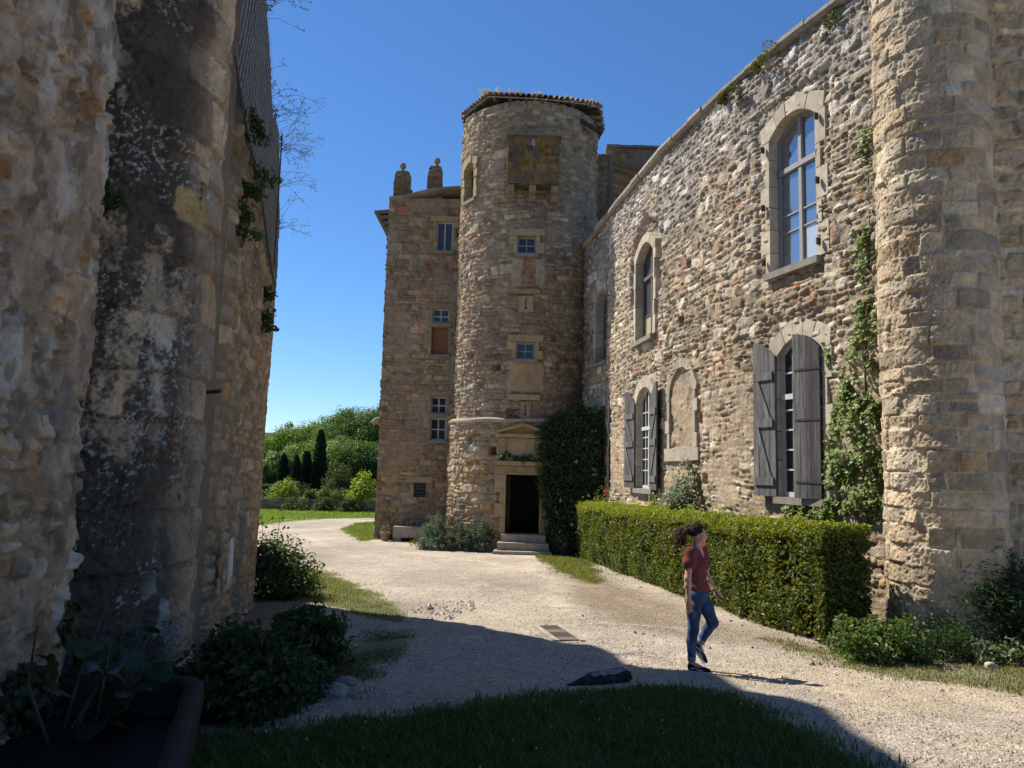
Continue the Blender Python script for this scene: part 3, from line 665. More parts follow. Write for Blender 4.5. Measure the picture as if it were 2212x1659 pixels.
def text_(U, Z):
    e = .06*(fbm(U*.6, Z*.6, 3)-.5)
    for (pu, pz, su, sz) in pits: e = e-.2*sst(su+.05, su-.02, np.abs(U-pu))*sst(sz+.05, sz-.02, np.abs(Z-pz))
    return e
smooth_rects = [rect(1112, 553, 1172, 622), rect(1105, 780, 1168, 850)]
def tbare(U, Z, h, c):
    for i, r in enumerate(smooth_rects):
        f = sst(0, .12, np.minimum(np.minimum(U-r[0]+.15, r[0]+r[2]+.15-U), np.minimum(Z-r[1], r[1]+r[3]-Z))+.12*(fbm(U*5, Z*5, 3)-.5))
        cc = (np.array((.37, .30, .205)) if i == 0 else np.array((.37, .285, .17)))*(.8+.4*fbm(U*3, Z*3, 3))[..., None]
        h = h*(1-f)+(.03+.015*fbm(U*8, Z*8, 2))*f; c = c*(1-f[..., None])+cc*f[..., None]
    hh, cc = masonry(U, Z, 21, hr=(.055, .08), wr=(.18, .28), gap=.008, rad=.01, depth=.03, warp=.03, pal=dict(c=[(.33, .17, .105), (.30, .20, .14), (.36, .23, .15)], p=[.5, .3, .2], m=(.33, .27, .2)), split=0)
    f = ((U > brk[0]) & (U < brk[0]+brk[2]) & (Z > brk[1]) & (Z < brk[1]+brk[3]) & (U-brk[0] > .25*brk[2]*(fbm(Z*3, Z*0, 2)*1.4)))
    return np.where(f, hh, h), np.where(f[..., None], cc, c)
def ttint(U, Z, c):
    c = c*(.8+.4*fbm(U*.5+7, Z*.4, 3))[..., None]
    st_ = (sst(.55, .72, fbm(U*.8+13, Z*.25, 3))*.5)[..., None]; c = c*(1-st_)+c*np.array((.62, .6, .6))*st_          # grey lichen runs
    ochre = (sst(5.5, 2.0, Z+2*(fbm(U*.7, Z*.7, 3)-.5))*sst(.4, .65, fbm(U*1.2, Z*1.6, 3))*.65)[..., None]
    c = c*(1-ochre)+c*np.array((1.25, 1.02, .68))*ochre
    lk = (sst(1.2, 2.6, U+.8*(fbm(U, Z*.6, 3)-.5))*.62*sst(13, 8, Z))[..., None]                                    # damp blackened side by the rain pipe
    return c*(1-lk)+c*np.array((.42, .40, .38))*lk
twh = [in_arch(*r[:2], r[2], r[3], 0, .02) for r in twins.values()]
wall("wall", M_FAR, tower, cyl, np.arange(-5.2, 5.2, .035), np.arange(zring-.1, ztop+.05, .034), 8, twh, None, text_, ttint, tbare, hr=(.10, .24), wr=(.12, .46), depth=.055, pal=PAL_TOWER, warp=.06, gap=.014, big=.16)
dh = [in_arch(DOOR[0], DOOR[1]-1, DOOR[2], DOOR[3]+1, 0, .02)]
dpit = [drum.hit(*p)+(.10, .12) for p in ((1065, 974), (1015, 950))]
def dext(U, Z):
    e = .06*(fbm(U*.6, Z*.6, 3)-.5)
    for (pu, pz, su, sz) in dpit: e = e-.45*sst(su+.05, su-.02, np.abs(U-pu))*sst(sz+.05, sz-.02, np.abs(Z-pz))
    return e
wall("drum_wall", M_FAR, tower, drum, np.arange(-5.4, 5.4, .035), np.arange(-.3, zring, .034), 9, dh, None, dext, ttint, None, hr=(.11, .25), wr=(.15, .5), depth=.055, pal=PAL_TOWER, warp=.055, gap=.014, big=.2)
b = MB(); th = np.linspace(-1.9, 1.9, 60); prof = [(TR+.1, zring-.13), (TR+.20, zring-.13), (TR+.26, zring-.08), (TR+.26, zring-.02), (TR+.2, zring+.03), (TR-.1, zring+.08)]
V = np.array([[[TC[0]+r*math.sin(t), TC[1]-r*math.cos(t), z+.015*math.sin(t*9)] for t in th] for r, z in prof]); b.grid(V, c=(.36, .31, .235)); b.build("string_course", M_DRESS, tower)
b = MB(); th = np.linspace(0, 2*np.pi, 40); V = np.array([[[TC[0]+(TR-.35)*math.sin(t), TC[1]-(TR-.35)*math.cos(t), z] for t in th if abs((t+math.pi) % (2*math.pi)-math.pi) > (.34 if z < 99 else 0)] for z in (3.1-.3, ztop)]); b.grid(V, c=(.12, .1, .08))
V = np.array([[[TC[0]+(TR+.0)*math.sin(t), TC[1]-(TR+.0)*math.cos(t), z] for t in np.linspace(math.pi*.55, math.pi*1.45, 20)] for z in (-.3, ztop)]); b.grid(V, c=(.3, .26, .2))
b.build("inner_wall", M_STONE, tower)
OCH = np.array((.80, .69, .52))                        # yellower dressed stone of the tower and house
def tsub(nm):
    o = bpy.data.objects.new(nm, None); col.objects.link(o); o.parent = tower; ROOT[o.name] = ROOT[tower.name]; return o
for kx in ('T1', 'T2', 'T3'):
    r = twins[kx]; M = frame_cyl(cyl, r[0], r[1], r[2], .03); o = tsub("window")
    surround(o, M, r[2], r[3], .18 if kx == 'T3' else 0, .3, .05 if kx != 'T3' else .1, (.14, .30) if kx != 'T3' else (.16, .24), (.3, .42), 3, .26, sill=True, shade=OCH*.95, lintel=kx != 'T3', sc_=.9)
    if kx == 'T3': glazing(o, M, r[2], r[3], .18, .26, [r[2]*.8], [], fc=(.16, .14, .12), pc=(.02, .017, .015), gm=M_DARKGLASS)
    else: glazing(o, M, r[2], r[3], 0, .22, [r[2]/2], [r[3]/2], fc=(.33, .32, .31), pc=(.02, .025, .04), gm=M_DARKGLASS, bar=.035, frame_w=.06)
# sills and dressed slabs left from blocked windows, arrow slits
for (x0, y0, x1, y1, dp, sl) in ((1110, 626, 1166, 635, .14, 0), (1098, 853, 1166, 864, .14, 0), (1120, 640, 1152, 674, .04, 1), (1123, 868, 1146, 903, .04, 1)):
    r = rect(x0, y0, x1, y1); M = frame_cyl(cyl, r[0], r[1], r[2], .04); b = MB()
    b.prism([(0, 0), (r[2], 0), (r[2], r[3]), (0, r[3])], -.12, dp, M, lime(OCH*.88))
    if sl:
        o = tsub("arrow_slit"); b.build("slab", M_DRESS, o); s = MB(); cx_ = r[2]*.5
        s.prism([(cx_-.02, r[3]*.25), (cx_+.02, r[3]*.25), (cx_+.02, r[3]*.85), (cx_-.02, r[3]*.85)], dp+.001, dp+.004, M, (.006, .006, .006))
        s.prism([(cx_+.045*math.cos(t), r[3]*.22+.045*math.sin(t)) for t in np.linspace(0, 2*np.pi, 10, endpoint=False)], dp+.001, dp+.0045, M, (.006, .006, .006)); s.build("slit", M_PLAIN, o)
    else: b.build("ledge", M_DRESS, tower)
# projecting defensive box on corbels
r = rect(1097, 305, 1204, 408); M = frame_cyl(cyl, r[0], r[1], r[2], -.02); o = tsub("box_machicolation")
BU, BZ = np.meshgrid(np.arange(0, r[2]+.001, .03), np.arange(0, r[3]+.001, .03)); hh, cc = masonry(BU, BZ, 31, hr=(.3, .42), wr=(.4, .7), gap=.008, rad=.02, depth=.03, warp=.01, pal=PAL_WING, split=0)
mo = fbm(BU*3.4, BZ*2.2, 5); ms = sst(.34, .66, mo+.25*(fbm(BU*6, BZ*9, 3)-.5))[..., None]; cc = cc*.50*(1-ms)+np.array((.19, .12, .036))*(.25+1.3*fbm(BU*7, BZ*7, 3))[..., None]*ms
wh = (np.exp(-((BU-r[2]*.47-.05*np.sin(BZ*5))/.05)**2)*sst(r[3]*.5, r[3]*.75, BZ)*sst(.35, .6, fbm(BU*9, BZ*5, 3)))[..., None]; cc = cc*(1-wh)+np.array((.45, .43, .38))*wh
b = MB(); V = M(np.c_[BU.ravel(), BZ.ravel(), .62+hh.ravel()]).reshape(BU.shape+(3,)); b.grid(V, c=cc)
for a0, a1 in ((0, .02), (r[2]-.02, r[2])): b.prism([(a0, 0), (a1, 0), (a1, r[3]), (a0, r[3])], -.3, .63, M, (.16, .12, .06))
b.prism([(0, -.02), (r[2], -.02), (r[2], .0), (0, .0)], -.3, .62, M, (.1, .08, .05)); b.build("box_wall", M_FAR, o)
b = MB(); n0 = M(np.array([[0.1, r[3]+.33, 0], [r[2]-.1, r[3]+.33, 0], [r[2]+.08, r[3]+.06, .72], [-.08, r[3]+.06, .72], [r[2]+.08, r[3]-.02, .72], [-.08, r[3]-.02, .72], [-.08, r[3]-.02, 0], [r[2]+.08, r[3]-.02, 0]]))
b.add(n0, [(0, 3, 2, 1), (3, 5, 4, 2), (5, 6, 7, 4), (0, 6, 5, 3), (1, 2, 4, 7)], (.17, .155, .13)); b.build("cap_slab", M_STONE, o)
for a in (.02, r[2]*.43, r[2]-.27):
    b = MB(); b.prism([(a, -.52), (a+.25, -.52), (a+.25, -.26), (a, -.26)], -.2, .26, M, lime(OCH*.7)); b.prism([(a, -.26), (a+.25, -.26), (a+.25, -.02), (a, -.02)], -.2, .58, M, (.25, .2, .11)); b.build("corbel", M_DRESS, o)
# doorway
o = tsub("doorway"); M = frame_cyl(drum, DOOR[0], DOOR[1], DOOR[2], .06); dw, dhh = DOOR[2], DOOR[3]
surround(o, M, dw, dhh, 0, .45, .06, (.2, .42), (.38, .6), 3, .3, sill=False, shade=OCH*.92)
b = MB(); b.prism([(-.08, 0), (0, 0), (0, dhh), (-.08, dhh)], .06, .09, M, lime(OCH*.88)); b.prism([(dw, 0), (dw+.08, 0), (dw+.08, dhh), (dw, dhh)], .06, .09, M, lime(OCH*.84)); b.prism([(-.08, dhh+.004), (dw+.08, dhh+.004), (dw+.08, dhh+.08), (-.08, dhh+.08)], .062, .092, M, (.34, .23, .12)); b.build("moulding", M_DRESS, o)
b = MB(); b.prism([(-.45, dhh+.32), (dw+.3, dhh+.32), (dw+.3, dhh+.48), (-.45, dhh+.48)], -.2, .24, M, lime(OCH*.9)); b.build("hood_ledge", M_DRESS, o)
b = MB(); b.prism([(-.35, dhh+.5), (-.05, dhh+.5), (-.05, dhh+1.3), (-.35, dhh+1.3)], -.2, .12, M, lime(OCH*.86)); b.prism([(dw-.0, dhh+.5), (dw+.25, dhh+.5), (dw+.25, dhh+1.3), (dw, dhh+1.3)], -.2, .12, M, lime(OCH*.78)); b.prism([(-.045, dhh+.5), (dw-.005, dhh+.5), (dw-.005, dhh+1.3), (-.045, dhh+1.3)], -.2, .05, M, (.36, .28, .175)); b.build("carved_panel", M_DRESS, o)
b = MB(); b.prism([(-.42, dhh+1.32), (dw+.3, dhh+1.32), (dw+.3, dhh+1.45), (-.42, dhh+1.45)], -.2, .2, M, lime(OCH*.9)); b.prism([(-.42, dhh+1.452), (dw/2-.06, dhh+1.72), (dw/2-.06, dhh+1.85), (-.5, dhh+1.5)], -.2, .22, M, lime(OCH*.86)); b.prism([(dw/2-.054, dhh+1.72), (dw+.3, dhh+1.452), (dw+.38, dhh+1.5), (dw/2-.054, dhh+1.85)], -.2, .22, M, lime(OCH*.84)); b.prism([(-.4, dhh+1.453), (dw+.28, dhh+1.453), (dw/2-.06, dhh+1.72)], -.2, .06, M, (.30, .2, .1)); b.build("pediment", M_DRESS, o)
b = MB(); b.box((0, 0, 0), (1, 1, 1), (.02, .018, .015), lambda v: M(np.c_[v[:, 0]*(dw+.6)-.3, v[:, 2]*(dhh+.3)-.02, -.45-v[:, 1]*2.6])); b.f = [b.f[0][[0, 1, 3, 4, 5]]]; b.build("dark_interior", M_PLAIN, o)  # room walls coloured near-black to stand for the unlit inside
b = MB(); b.prism([(.02, .02), (.16, .02), (.16, dhh-.02), (.02, dhh-.02)], -1.2, -.3, M, (.035, .028, .022)); b.build("door_leaf", M_WOOD, o)
stp = thing("entrance_steps", "three worn stone steps leading up to the tower doorway", "steps", (*cyl.P(np.array(DOOR[0]+DOOR[2]/2)), 0))
for i in range(3):
    ext = .38*(3-i); wl, wr_ = -.12-.12*(2-i), dw+.22+.1*(2-i); z0, z1 = -(i*0+3-i)*DOOR[1]/3, -(2-i)*DOOR[1]/3
    z0 = -DOOR[1]*(3-i)/3-.15; z1 = -DOOR[1]*(2-i)/3-.02
    b = MB(); b.prism([(wl, z0), (wr_, z0), (wr_, z1-.03), (wr_-.03, z1), (wl+.03, z1), (wl, z1-.03)], -.3, ext, M, np.array((.33, .29, .225))*(.9+.2*rng.random())); b.build("step", M_DRESS, stp)
# tower roof: low polygonal roof of canal tiles on rafters
rc = []
for px in np.linspace(1019, 1288, 9):                  # the eave follows the round wall ...
    q = Cyl(TC, TR+.17); yy_ = np.interp(px, (1015, 1060, 1110, 1160, 1210, 1250, 1290), (205, 206.5, 209, 213.5, 219.5, 226, 236)); a_ = math.asin(np.clip(((px-1106)/1661.*1.0+.0135-TC[0]/TC[1])*TC[1]/(TR+.17), -1, 1)); P_ = q.P(np.array(a_*(TR+.17))); d_ = ray(px, yy_); rc.append((P_[0], P_[1], ZC+d_[2]/d_[1]*P_[1]))
rc += [(.1162*30.4, 30.6, ZC+.4649*30.5), (3.0, 33.0, 16.6), (-2.0, 33.2, 16.6), (-.0762*30.2, 30.3, ZC+.4775*30.2)]
rc = np.array(rc); apex = np.array([TC[0]+.1, TC[1]+.1, 18.3])
b = MB(); tb = MB(); ns = len(rc)
for i in range(ns):
    A, B = rc[i], rc[(i+1) % ns]; L = np.linalg.norm(B-A); nt_ = max(2, int(round(L/.27)))
    b.add([A-[0, 0, .03], B-[0, 0, .03], apex-[0, 0, .03]], [(0, 1, 2)], (.30, .25, .19))
    b.add([A-[0, 0, .07], B-[0, 0, .07], B-[0, 0, .03], A-[0, 0, .03]], [(0, 1, 2, 3)], (.3, .28, .25))
    nt_ = max(3, nt_)
    S = apex-(A+B)/2; S = S/np.linalg.norm(S); H = (B-A)/L; nrm = np.cross(H, S); nrm *= np.sign(nrm[2])
    for j in range(nt_):
        q0 = A+(B-A)*(j+.5)/nt_; span = 1-abs((j+.5)/nt_*2-1); Ls = np.linalg.norm(apex-(A+B)/2)*min(1, span+.12)
        st_ = q0-S*.07; rr = .108; nk = max(2, int(Ls/.45)); 
        for kk in range(min(nk, 6)):
            a0, a1 = st_+S*kk*.42, st_+S*(kk*.42+.47); tht = np.linspace(0, np.pi, 6); cc = np.array((.40, .30, .21))*(.65+.55*rng.random())
            V = np.array([[e+H*math.cos(t)*r_+nrm*(math.sin(t)*r_+dz) for t in tht] for e, r_, dz in ((a0, rr, .035), (a1, rr*.85, .0))]); tb.grid(V, c=cc)
            V2 = np.array([[a0+H*math.cos(t)*(rr-.018)+nrm*(math.sin(t)*(rr-.018)+.035) for t in tht], [a0+H*math.cos(t)*rr+nrm*(math.sin(t)*rr+.035) for t in tht]]); tb.grid(V2, c=cc*.8)
ro = b.build("roof", M_WOOD, tower); tb.build("tiling", M_TILE, ro)
b = MB()
for i in range(ns):
    if i in (9, 10, 11): continue
    A, B = rc[i], rc[(i+1) % ns]; n_ = 1 if i < 8 else 3
    for j in range(n_):
        q0 = A+(B-A)*(j+.35)/n_; inn = np.array([TC[0], TC[1], 0])-[q0[0], q0[1], 0]; inn /= np.linalg.norm(inn); sd = np.array([-inn[1], inn[0], 0])
        c0 = q0-[0, 0, .08]-inn*-.02
        v = np.array([c0+sd*sx+np.array([0, 0, sz])+inn*e for e in (0, 1.2) for sx, sz in ((-.05, -.09), (.05, -.09), (.05, 0), (-.05, 0))])
        b.add(v, [(0, 1, 2, 3), (4, 7, 6, 5), (0, 4, 5, 1), (1, 5, 6, 2), (2, 6, 7, 3), (3, 7, 4, 0)], (.10, .08, .06))
b.build("rafter", M_WOOD, ro)
b = MB(); b.tube([cyl.P(np.array(-1.85)).tolist()+[16.45], cyl.P(np.array(-.9)).tolist()+[16.6]], .09, 6, (.3, .27, .22)); b.build("eave_beam", M_WOOD, tower); b = MB(); b.tube([(TC[0]+1.9, TC[1]-2.4, 16.3), (TC[0]+2.75, TC[1]-1.6, 16.2)], .09, 6, (.05, .04, .03)); b.build("eave_beam", M_WOOD, tower)
# ================================================================== WING LEFT OF THE TOWER
WY = 32.0
wg = Path([(-.1711*WY, WY), (-1.6, WY)]); wl = wg.len
wing = thing("tower_house", "narrow shaded stone house joined to the left of the round tower, with two chimneys", "building", (-3.6, WY, 0))
wh = lambda px, py: wg.hit(px, py)
def wrect(px0, py0, px1, py1):
    a = wh(px0, py1); b_ = wh(px1, py0); return a[0], a[1], b_[0]-a[0], b_[1]-a[1]
WW = [wrect(942, 480, 979, 542), wrect(934, 668, 971, 699), wrect(931, 708, 969, 766), wrect(930, 858, 965, 894), wrect(928, 904, 964, 951), wrect(893, 1043, 921, 1073)]
wtop = np.array([(0, wh(840, 428)[1]), (wh(880, 422)[0], wh(880, 424)[1]), (wh(930, 408)[0], wh(930, 409)[1]), (wl, wh(990, 401)[1])])
wtopf = lambda u: np.interp(u, wtop[:, 0], wtop[:, 1])
bp = wrect(925, 560, 975, 606)
def wbare(U, Z, h, c):
    hh, cc = masonry(U, Z, 22, hr=(.055, .08), wr=(.18, .28), gap=.008, rad=.01, depth=.03, warp=.03, pal=dict(c=[(.27, .12, .075), (.24, .13, .09), (.3, .19, .13)], p=[.5, .3, .2], m=(.25, .2, .15)), split=0)
    f = (sst(0, .25, np.minimum(np.minimum(U-bp[0]+.2, bp[0]+bp[2]+.2-U), np.minimum(Z-bp[1], bp[1]+bp[3]-Z))+.3*(fbm(U*3, Z*3, 3)-.4)) > .5)
    h = np.where(f, hh, h); c = np.where(f[..., None], cc, c)
    mk = sst(.53, .63, fbm(U*1.3+4, Z*1.1, 4))*.55; rc = np.array((.285, .225, .16))*(.75+.5*fbm(U*4, Z*4, 3))[..., None]
    return h*(1-mk)+.015*mk, c*(1-mk[..., None])+rc*mk[..., None]
def wtint(U, Z, c):
    c = c*(.8+.4*fbm(U*.5+7, Z*.5, 3))[..., None]
    och = (sst(7., 1.5, Z+2*(fbm(U*.7, Z*.7, 3)-.5))*sst(.35, .65, fbm(U*1.2+5, Z*1.6, 3))*.6)[..., None]; c = c*(1-och)+c*np.array((1.2, 1.0, .7))*och
    g = (sst(9, 13, Z+1.5*(fbm(U*.8, Z*.5, 3)-.5))*.5)[..., None]; return c*(1-g)+c*np.array((.72, .74, .74))*g
wall("wall", M_FAR, wing, wg, np.arange(0, wl, .036), np.arange(-.4, 14.5, .036), 14, [in_arch(*r[:2], r[2], r[3], 0, .02) for r in WW], wtopf, lambda U, Z: .06*(fbm(U*.6, Z*.6, 3)-.5), wtint, wbare, hr=(.12, .28), wr=(.16, .6), depth=.05, pal=PAL_WING, warp=.05, gap=.016, big=.3)
sidep = Path([(-.1711*WY-.1, WY+7), (-.1711*WY, WY)])
wall("wall", M_FAR, wing, sidep, np.arange(0, sidep.len, .06), np.arange(-.4, 13, .06), 15, [], lambda u: np.full_like(u, wtopf(0)), None, wtint, None, hr=(.12, .28), wr=(.16, .6), depth=.035, pal=PAL_WING)
b = MB(); x0 = -.1711*WY
v = [[x0+.03, WY+.45, -.5], [-1.5, WY+.45, -.5], [-1.5, WY+.45, wtopf(wl)+.04], [x0+.03, WY+.45, wtopf(0)+.04]]; v = v+[[p[0], p[1]+7, p[2]] for p in v]
b.add(v, [(0, 1, 2, 3), (7, 6, 5, 4), (3, 2, 6, 7), (1, 5, 6, 2)], (.09, .08, .07))
b.build("inner_wall", M_STONE, wing)
b = MB(); u_ = 0.
while u_ < wl-.2:
    e = min(wl, u_+rng.uniform(.4, .8)); P0, P1 = wg.P(np.array(u_+.01)), wg.P(np.array(e)); z0, z1 = wtopf(u_+.01), wtopf(e)
    b.add([[P0[0], WY-.12, z0-.10], [P1[0], WY-.12, z1-.10], [P1[0], WY-.12, z1+.03], [P0[0], WY-.12, z0+.03], [P0[0], WY+.6, z0-.35], [P1[0], WY+.6, z1-.35], [P1[0], WY+.5, z1+.1], [P0[0], WY+.5, z0+.1]], [(0, 1, 2, 3), (3, 2, 6, 7), (0, 4, 5, 1), (0, 3, 7, 4), (1, 5, 6, 2)], np.array((.2, .17, .13))*(.7+.5*rng.random())); u_ = e
b.build("coping", M_FAR, wing)
def wsub(nm):
    o = bpy.data.objects.new(nm, None); col.objects.link(o); o.parent = wing; ROOT[o.name] = ROOT[wing.name]; return o
for i, r in enumerate(WW):
    P = wg.P(np.array(r[0])); M = frame([P[0], WY-.03, r[1]], [1, 0, 0], [0, -1, 0]); o = wsub("window")
    surround(o, M, r[2], r[3], 0, .3, .03, (.13, .28), (.4, .6), 3, .24, sill=i != 5, shade=OCH*.74, sc_=.8)
    if i == 2:
        b = MB(); b.prism([(0, 0), (r[2], 0), (r[2], r[3]), (0, r[3])], -.2, -.16, M, (.22, .10, .05)); b.build("rusty_panel", M_IRON, o)
    else: glazing(o, M, r[2], r[3], 0, .16, [r[2]/2] if i != 5 else [], [] if i == 0 else ([r[3]/2] if i != 5 else [r[3]*.3, r[3]*.55, r[3]*.8]), fc=(.42, .42, .40) if i != 5 else (.06, .06, .06), pc=(.02, .022, .03) if i else (.03, .036, .036), gm=M_DARKGLASS, bar=.05, frame_w=.05)
# chimneys with little round finials
for (px0, px1, py0, py1, fin) in ((846, 886, 368, 430, 863), (920, 956, 357, 415, 939)):
    r = wrect(px0, py0, px1, py1); P = wg.P(np.array(r[0])); z1 = r[1]+r[3]; y0 = WY+.3
    o = wsub("chimney"); b = MB()
    G, H = np.meshgrid(np.arange(0, r[2]+.03, .04), np.arange(r[1]-.4, z1, .04)); hh, cc = masonry(G, H, int(px0), hr=(.1, .2), wr=(.15, .4), depth=.03, pal=PAL_WING); cc = cc*.62
    tp = np.clip((z1-H)/.5, 0, 1); sh = (G-r[2]/2)*(.8+.2*tp)+r[2]/2
    if px0 < 900: sh = np.where(H < z1-.75, (G-r[2]/2)*1.1+r[2]/2+.05, sh)
    V = np.stack([P[0]+sh, y0-hh, H], -1); b.grid(V, c=cc)
    V = np.stack([P[0]+r[2]-.05+hh*0, y0+G*.7, H], -1); b.grid(V, c=cc); V = np.stack([P[0]+.05+hh*0, y0+G*.7, H], -1); b.grid(V[:, ::-1], c=cc[:, ::-1])
    b.box((P[0]+.08, y0+.02, z1-.06), (P[0]+r[2]-.08, y0+.6, z1+.06), (.17, .13, .07)); b.box((P[0]+.12, y0+.1, z1+.06), (P[0]+r[2]-.14, y0+.5, z1+.13), (.15, .12, .07)); b.build("stack", M_FAR, o)
    q = wh(fin, 350); cx_ = P[0]+r[2]*(.45 if px0 < 900 else .55); b = MB(); zs_ = z1+.13
    pr = [(.10, 0), (.09, .06), (.06, .12), (.08, .16), (.13, .24), (.145, .32), (.12, .40), (.06, .46), (0.01, .48)]
    V = np.array([[[cx_+rr*math.cos(t), y0+.3+rr*math.sin(t), zs_+z*.95] for t in np.linspace(0, 2*np.pi, 13)] for rr, z in pr]); b.grid(V, c=(.2, .18, .14)); b.build("finial", M_STONE, o, smooth=True)
# tiled eave of the rear roof sticking out on the left, and a spout
ea = atY(816, 470, WY+5)
b = MB()
for i in range(5):
    z = ea[2]-.27*i-.15; b.add([[x0-1.28+.15*i, WY+3.5, z], [x0+.1, WY+3.5, z+.14], [x0+.1, WY+7, z+.14], [x0-1.28+.15*i, WY+7, z], [x0-1.28+.15*i, WY+3.5, z-.12], [x0+.1, WY+3.5, z-.1], [x0+.1, WY+7, z-.1], [x0-1.28+.15*i, WY+7, z-.12]], [(0, 1, 2, 3), (4, 7, 6, 5), (0, 4, 5, 1), (0, 3, 7, 4)], (.17, .14, .11))
b.build("eave_tiles", M_TILE, wing)
b = MB(); p = atY(817, 912, WY+.6); b.tube([[x0+.1, WY+.6, p[2]+.1], [x0-.25, WY+.6, p[2]+.06], [x0-.42, WY+.6, p[2]-.05]], [.14, .14, .1], 8, (.27, .23, .18)); b.build("water_spout", M_STONE, wing)

# tall dark wall rising behind the range
bw = thing("rear_keep", "tall dark stone wall rising behind the eave, between tower and sunlit range", "building", (6, 36, 0))
kp = Path([(.1195*36, 36.), (9.5, 36.4)])
ktop = kp.hit(1370, 321)[1]
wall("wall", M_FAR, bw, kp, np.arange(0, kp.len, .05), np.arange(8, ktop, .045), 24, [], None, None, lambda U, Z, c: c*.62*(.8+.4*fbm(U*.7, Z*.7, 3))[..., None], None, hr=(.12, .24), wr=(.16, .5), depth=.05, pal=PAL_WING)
b = MB(); b.box((kp.p[0][0]+.03, 36.06, -.5), (9.5, 41, ktop-.03), (.15, .13, .1)); u_ = 0
b.build("rear_mass", M_STONE, bw)
b = MB()
while u_ < kp.len-.3:
    e = u_+rng.uniform(.4, .8); P0, P1 = kp.P(np.array(u_)), kp.P(np.array(min(e, kp.len))); dz = .04*rng.random()
    b.box((P0[0]+.01, 35.9, ktop-.03), (P1[0], 36.6, ktop+.08+dz), np.array((.15, .135, .11))*(.8+.4*rng.random())); u_ = e
b.build("coping", M_FAR, bw)
kp2 = Path([(.106*34.5, 34.5), (.123*34.5, 34.5)]); kt2 = kp2.hit(1300, 333)[1]
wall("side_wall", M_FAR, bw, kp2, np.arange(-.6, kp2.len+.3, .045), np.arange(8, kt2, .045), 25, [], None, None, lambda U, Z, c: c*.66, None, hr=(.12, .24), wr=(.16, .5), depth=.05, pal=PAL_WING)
b = MB(); b.box((2.9, 34.55, -.5), (.123*34.5+.25, 36.3, kt2-.03), (.15, .13, .1)); b.build("side_mass", M_STONE, bw)

# ================================================================== RIGHT HALF-ROUND TOWER AND THE WALL BESIDE IT
RC, RR = (6.33, 11.28), .785
gate = thing("gate_tower", "round pocked ashlar tower at the right edge, half sunlit, with rough wall behind it", "tower", (RC[0], RC[1], .5))
rcy = Cyl(RC, RR)
def rtint(U, Z, c):
    return c*(.84+.32*fbm(U*.8, Z*.8, 3))[..., None]
def rext(U, Z):                                        # the weathered, sun-side face is deeply pocked
    pk = fbm(U*28, Z*28, 3); return -.012*sst(.50, .36, pk)*sst(.5, -.3, U)+.006*(fbm(U*40+3, Z*40, 2)-.5)
wall("wall", M_ASH, gate, rcy, np.arange(-1.75, 1.6, .0125), np.arange(.2, 12.5, .0145), 41, [], None, rext, rtint, None, hr=(.19, .31), wr=(.22, .6), depth=.013, warp=.010, gap=.010, rad=.012, soft=.008, pal=PAL_ASH, split=.06, rel=.5, nz=.005)
rw = Path([(6.72, 11.62), (8.3, 11.40), (13.5, 11.1)])
wall("side_wall", M_STONE, gate, rw, np.r_[np.arange(0, 1.6, .02), np.arange(1.6, 5.5, .035)], np.arange(.2, 12.5, .024), 42, [], None, lambda U, Z: .05*(fbm(U*.9, Z*.9, 3)-.5), None, None, hr=(.14, .32), wr=(.2, .6), depth=.06, warp=.05, pal=PAL_ASH, gap=.02, big=.2)
b = MB(); v = [[6.45, 11.75, -.2], [8.3, 11.47, -.2], [14, 11.3, -.2], [14, 14, -.2], [6.9, 14, -.2]]; n_ = 5
b.add(v+[[p[0], p[1], 12.45] for p in v], [(0, 1, 6, 5), (1, 2, 7, 6), (2, 3, 8, 7), (3, 4, 9, 8), (4, 0, 5, 9), (5, 6, 7, 8, 9)], (.3, .26, .2)); 
V = np.array([[[RC[0]+(RR-.06)*math.sin(t), RC[1]-(RR-.06)*math.cos(t), z] for t in np.linspace(-2.3, 2.1, 30)] for z in (0, 12.4)]); b.grid(V, c=(.3, .26, .2)); b.build("inner_wall", M_STONE, gate)
b = MB(); V = np.array([[[RC[0]+r*math.sin(t), RC[1]-r*math.cos(t), 12.42] for t in np.linspace(0, 2*np.pi, 30)] for r in (0.01, RR+.05)]); b.grid(V, c=(.3, .26, .2)); b.build("top_slab", M_STONE, gate)

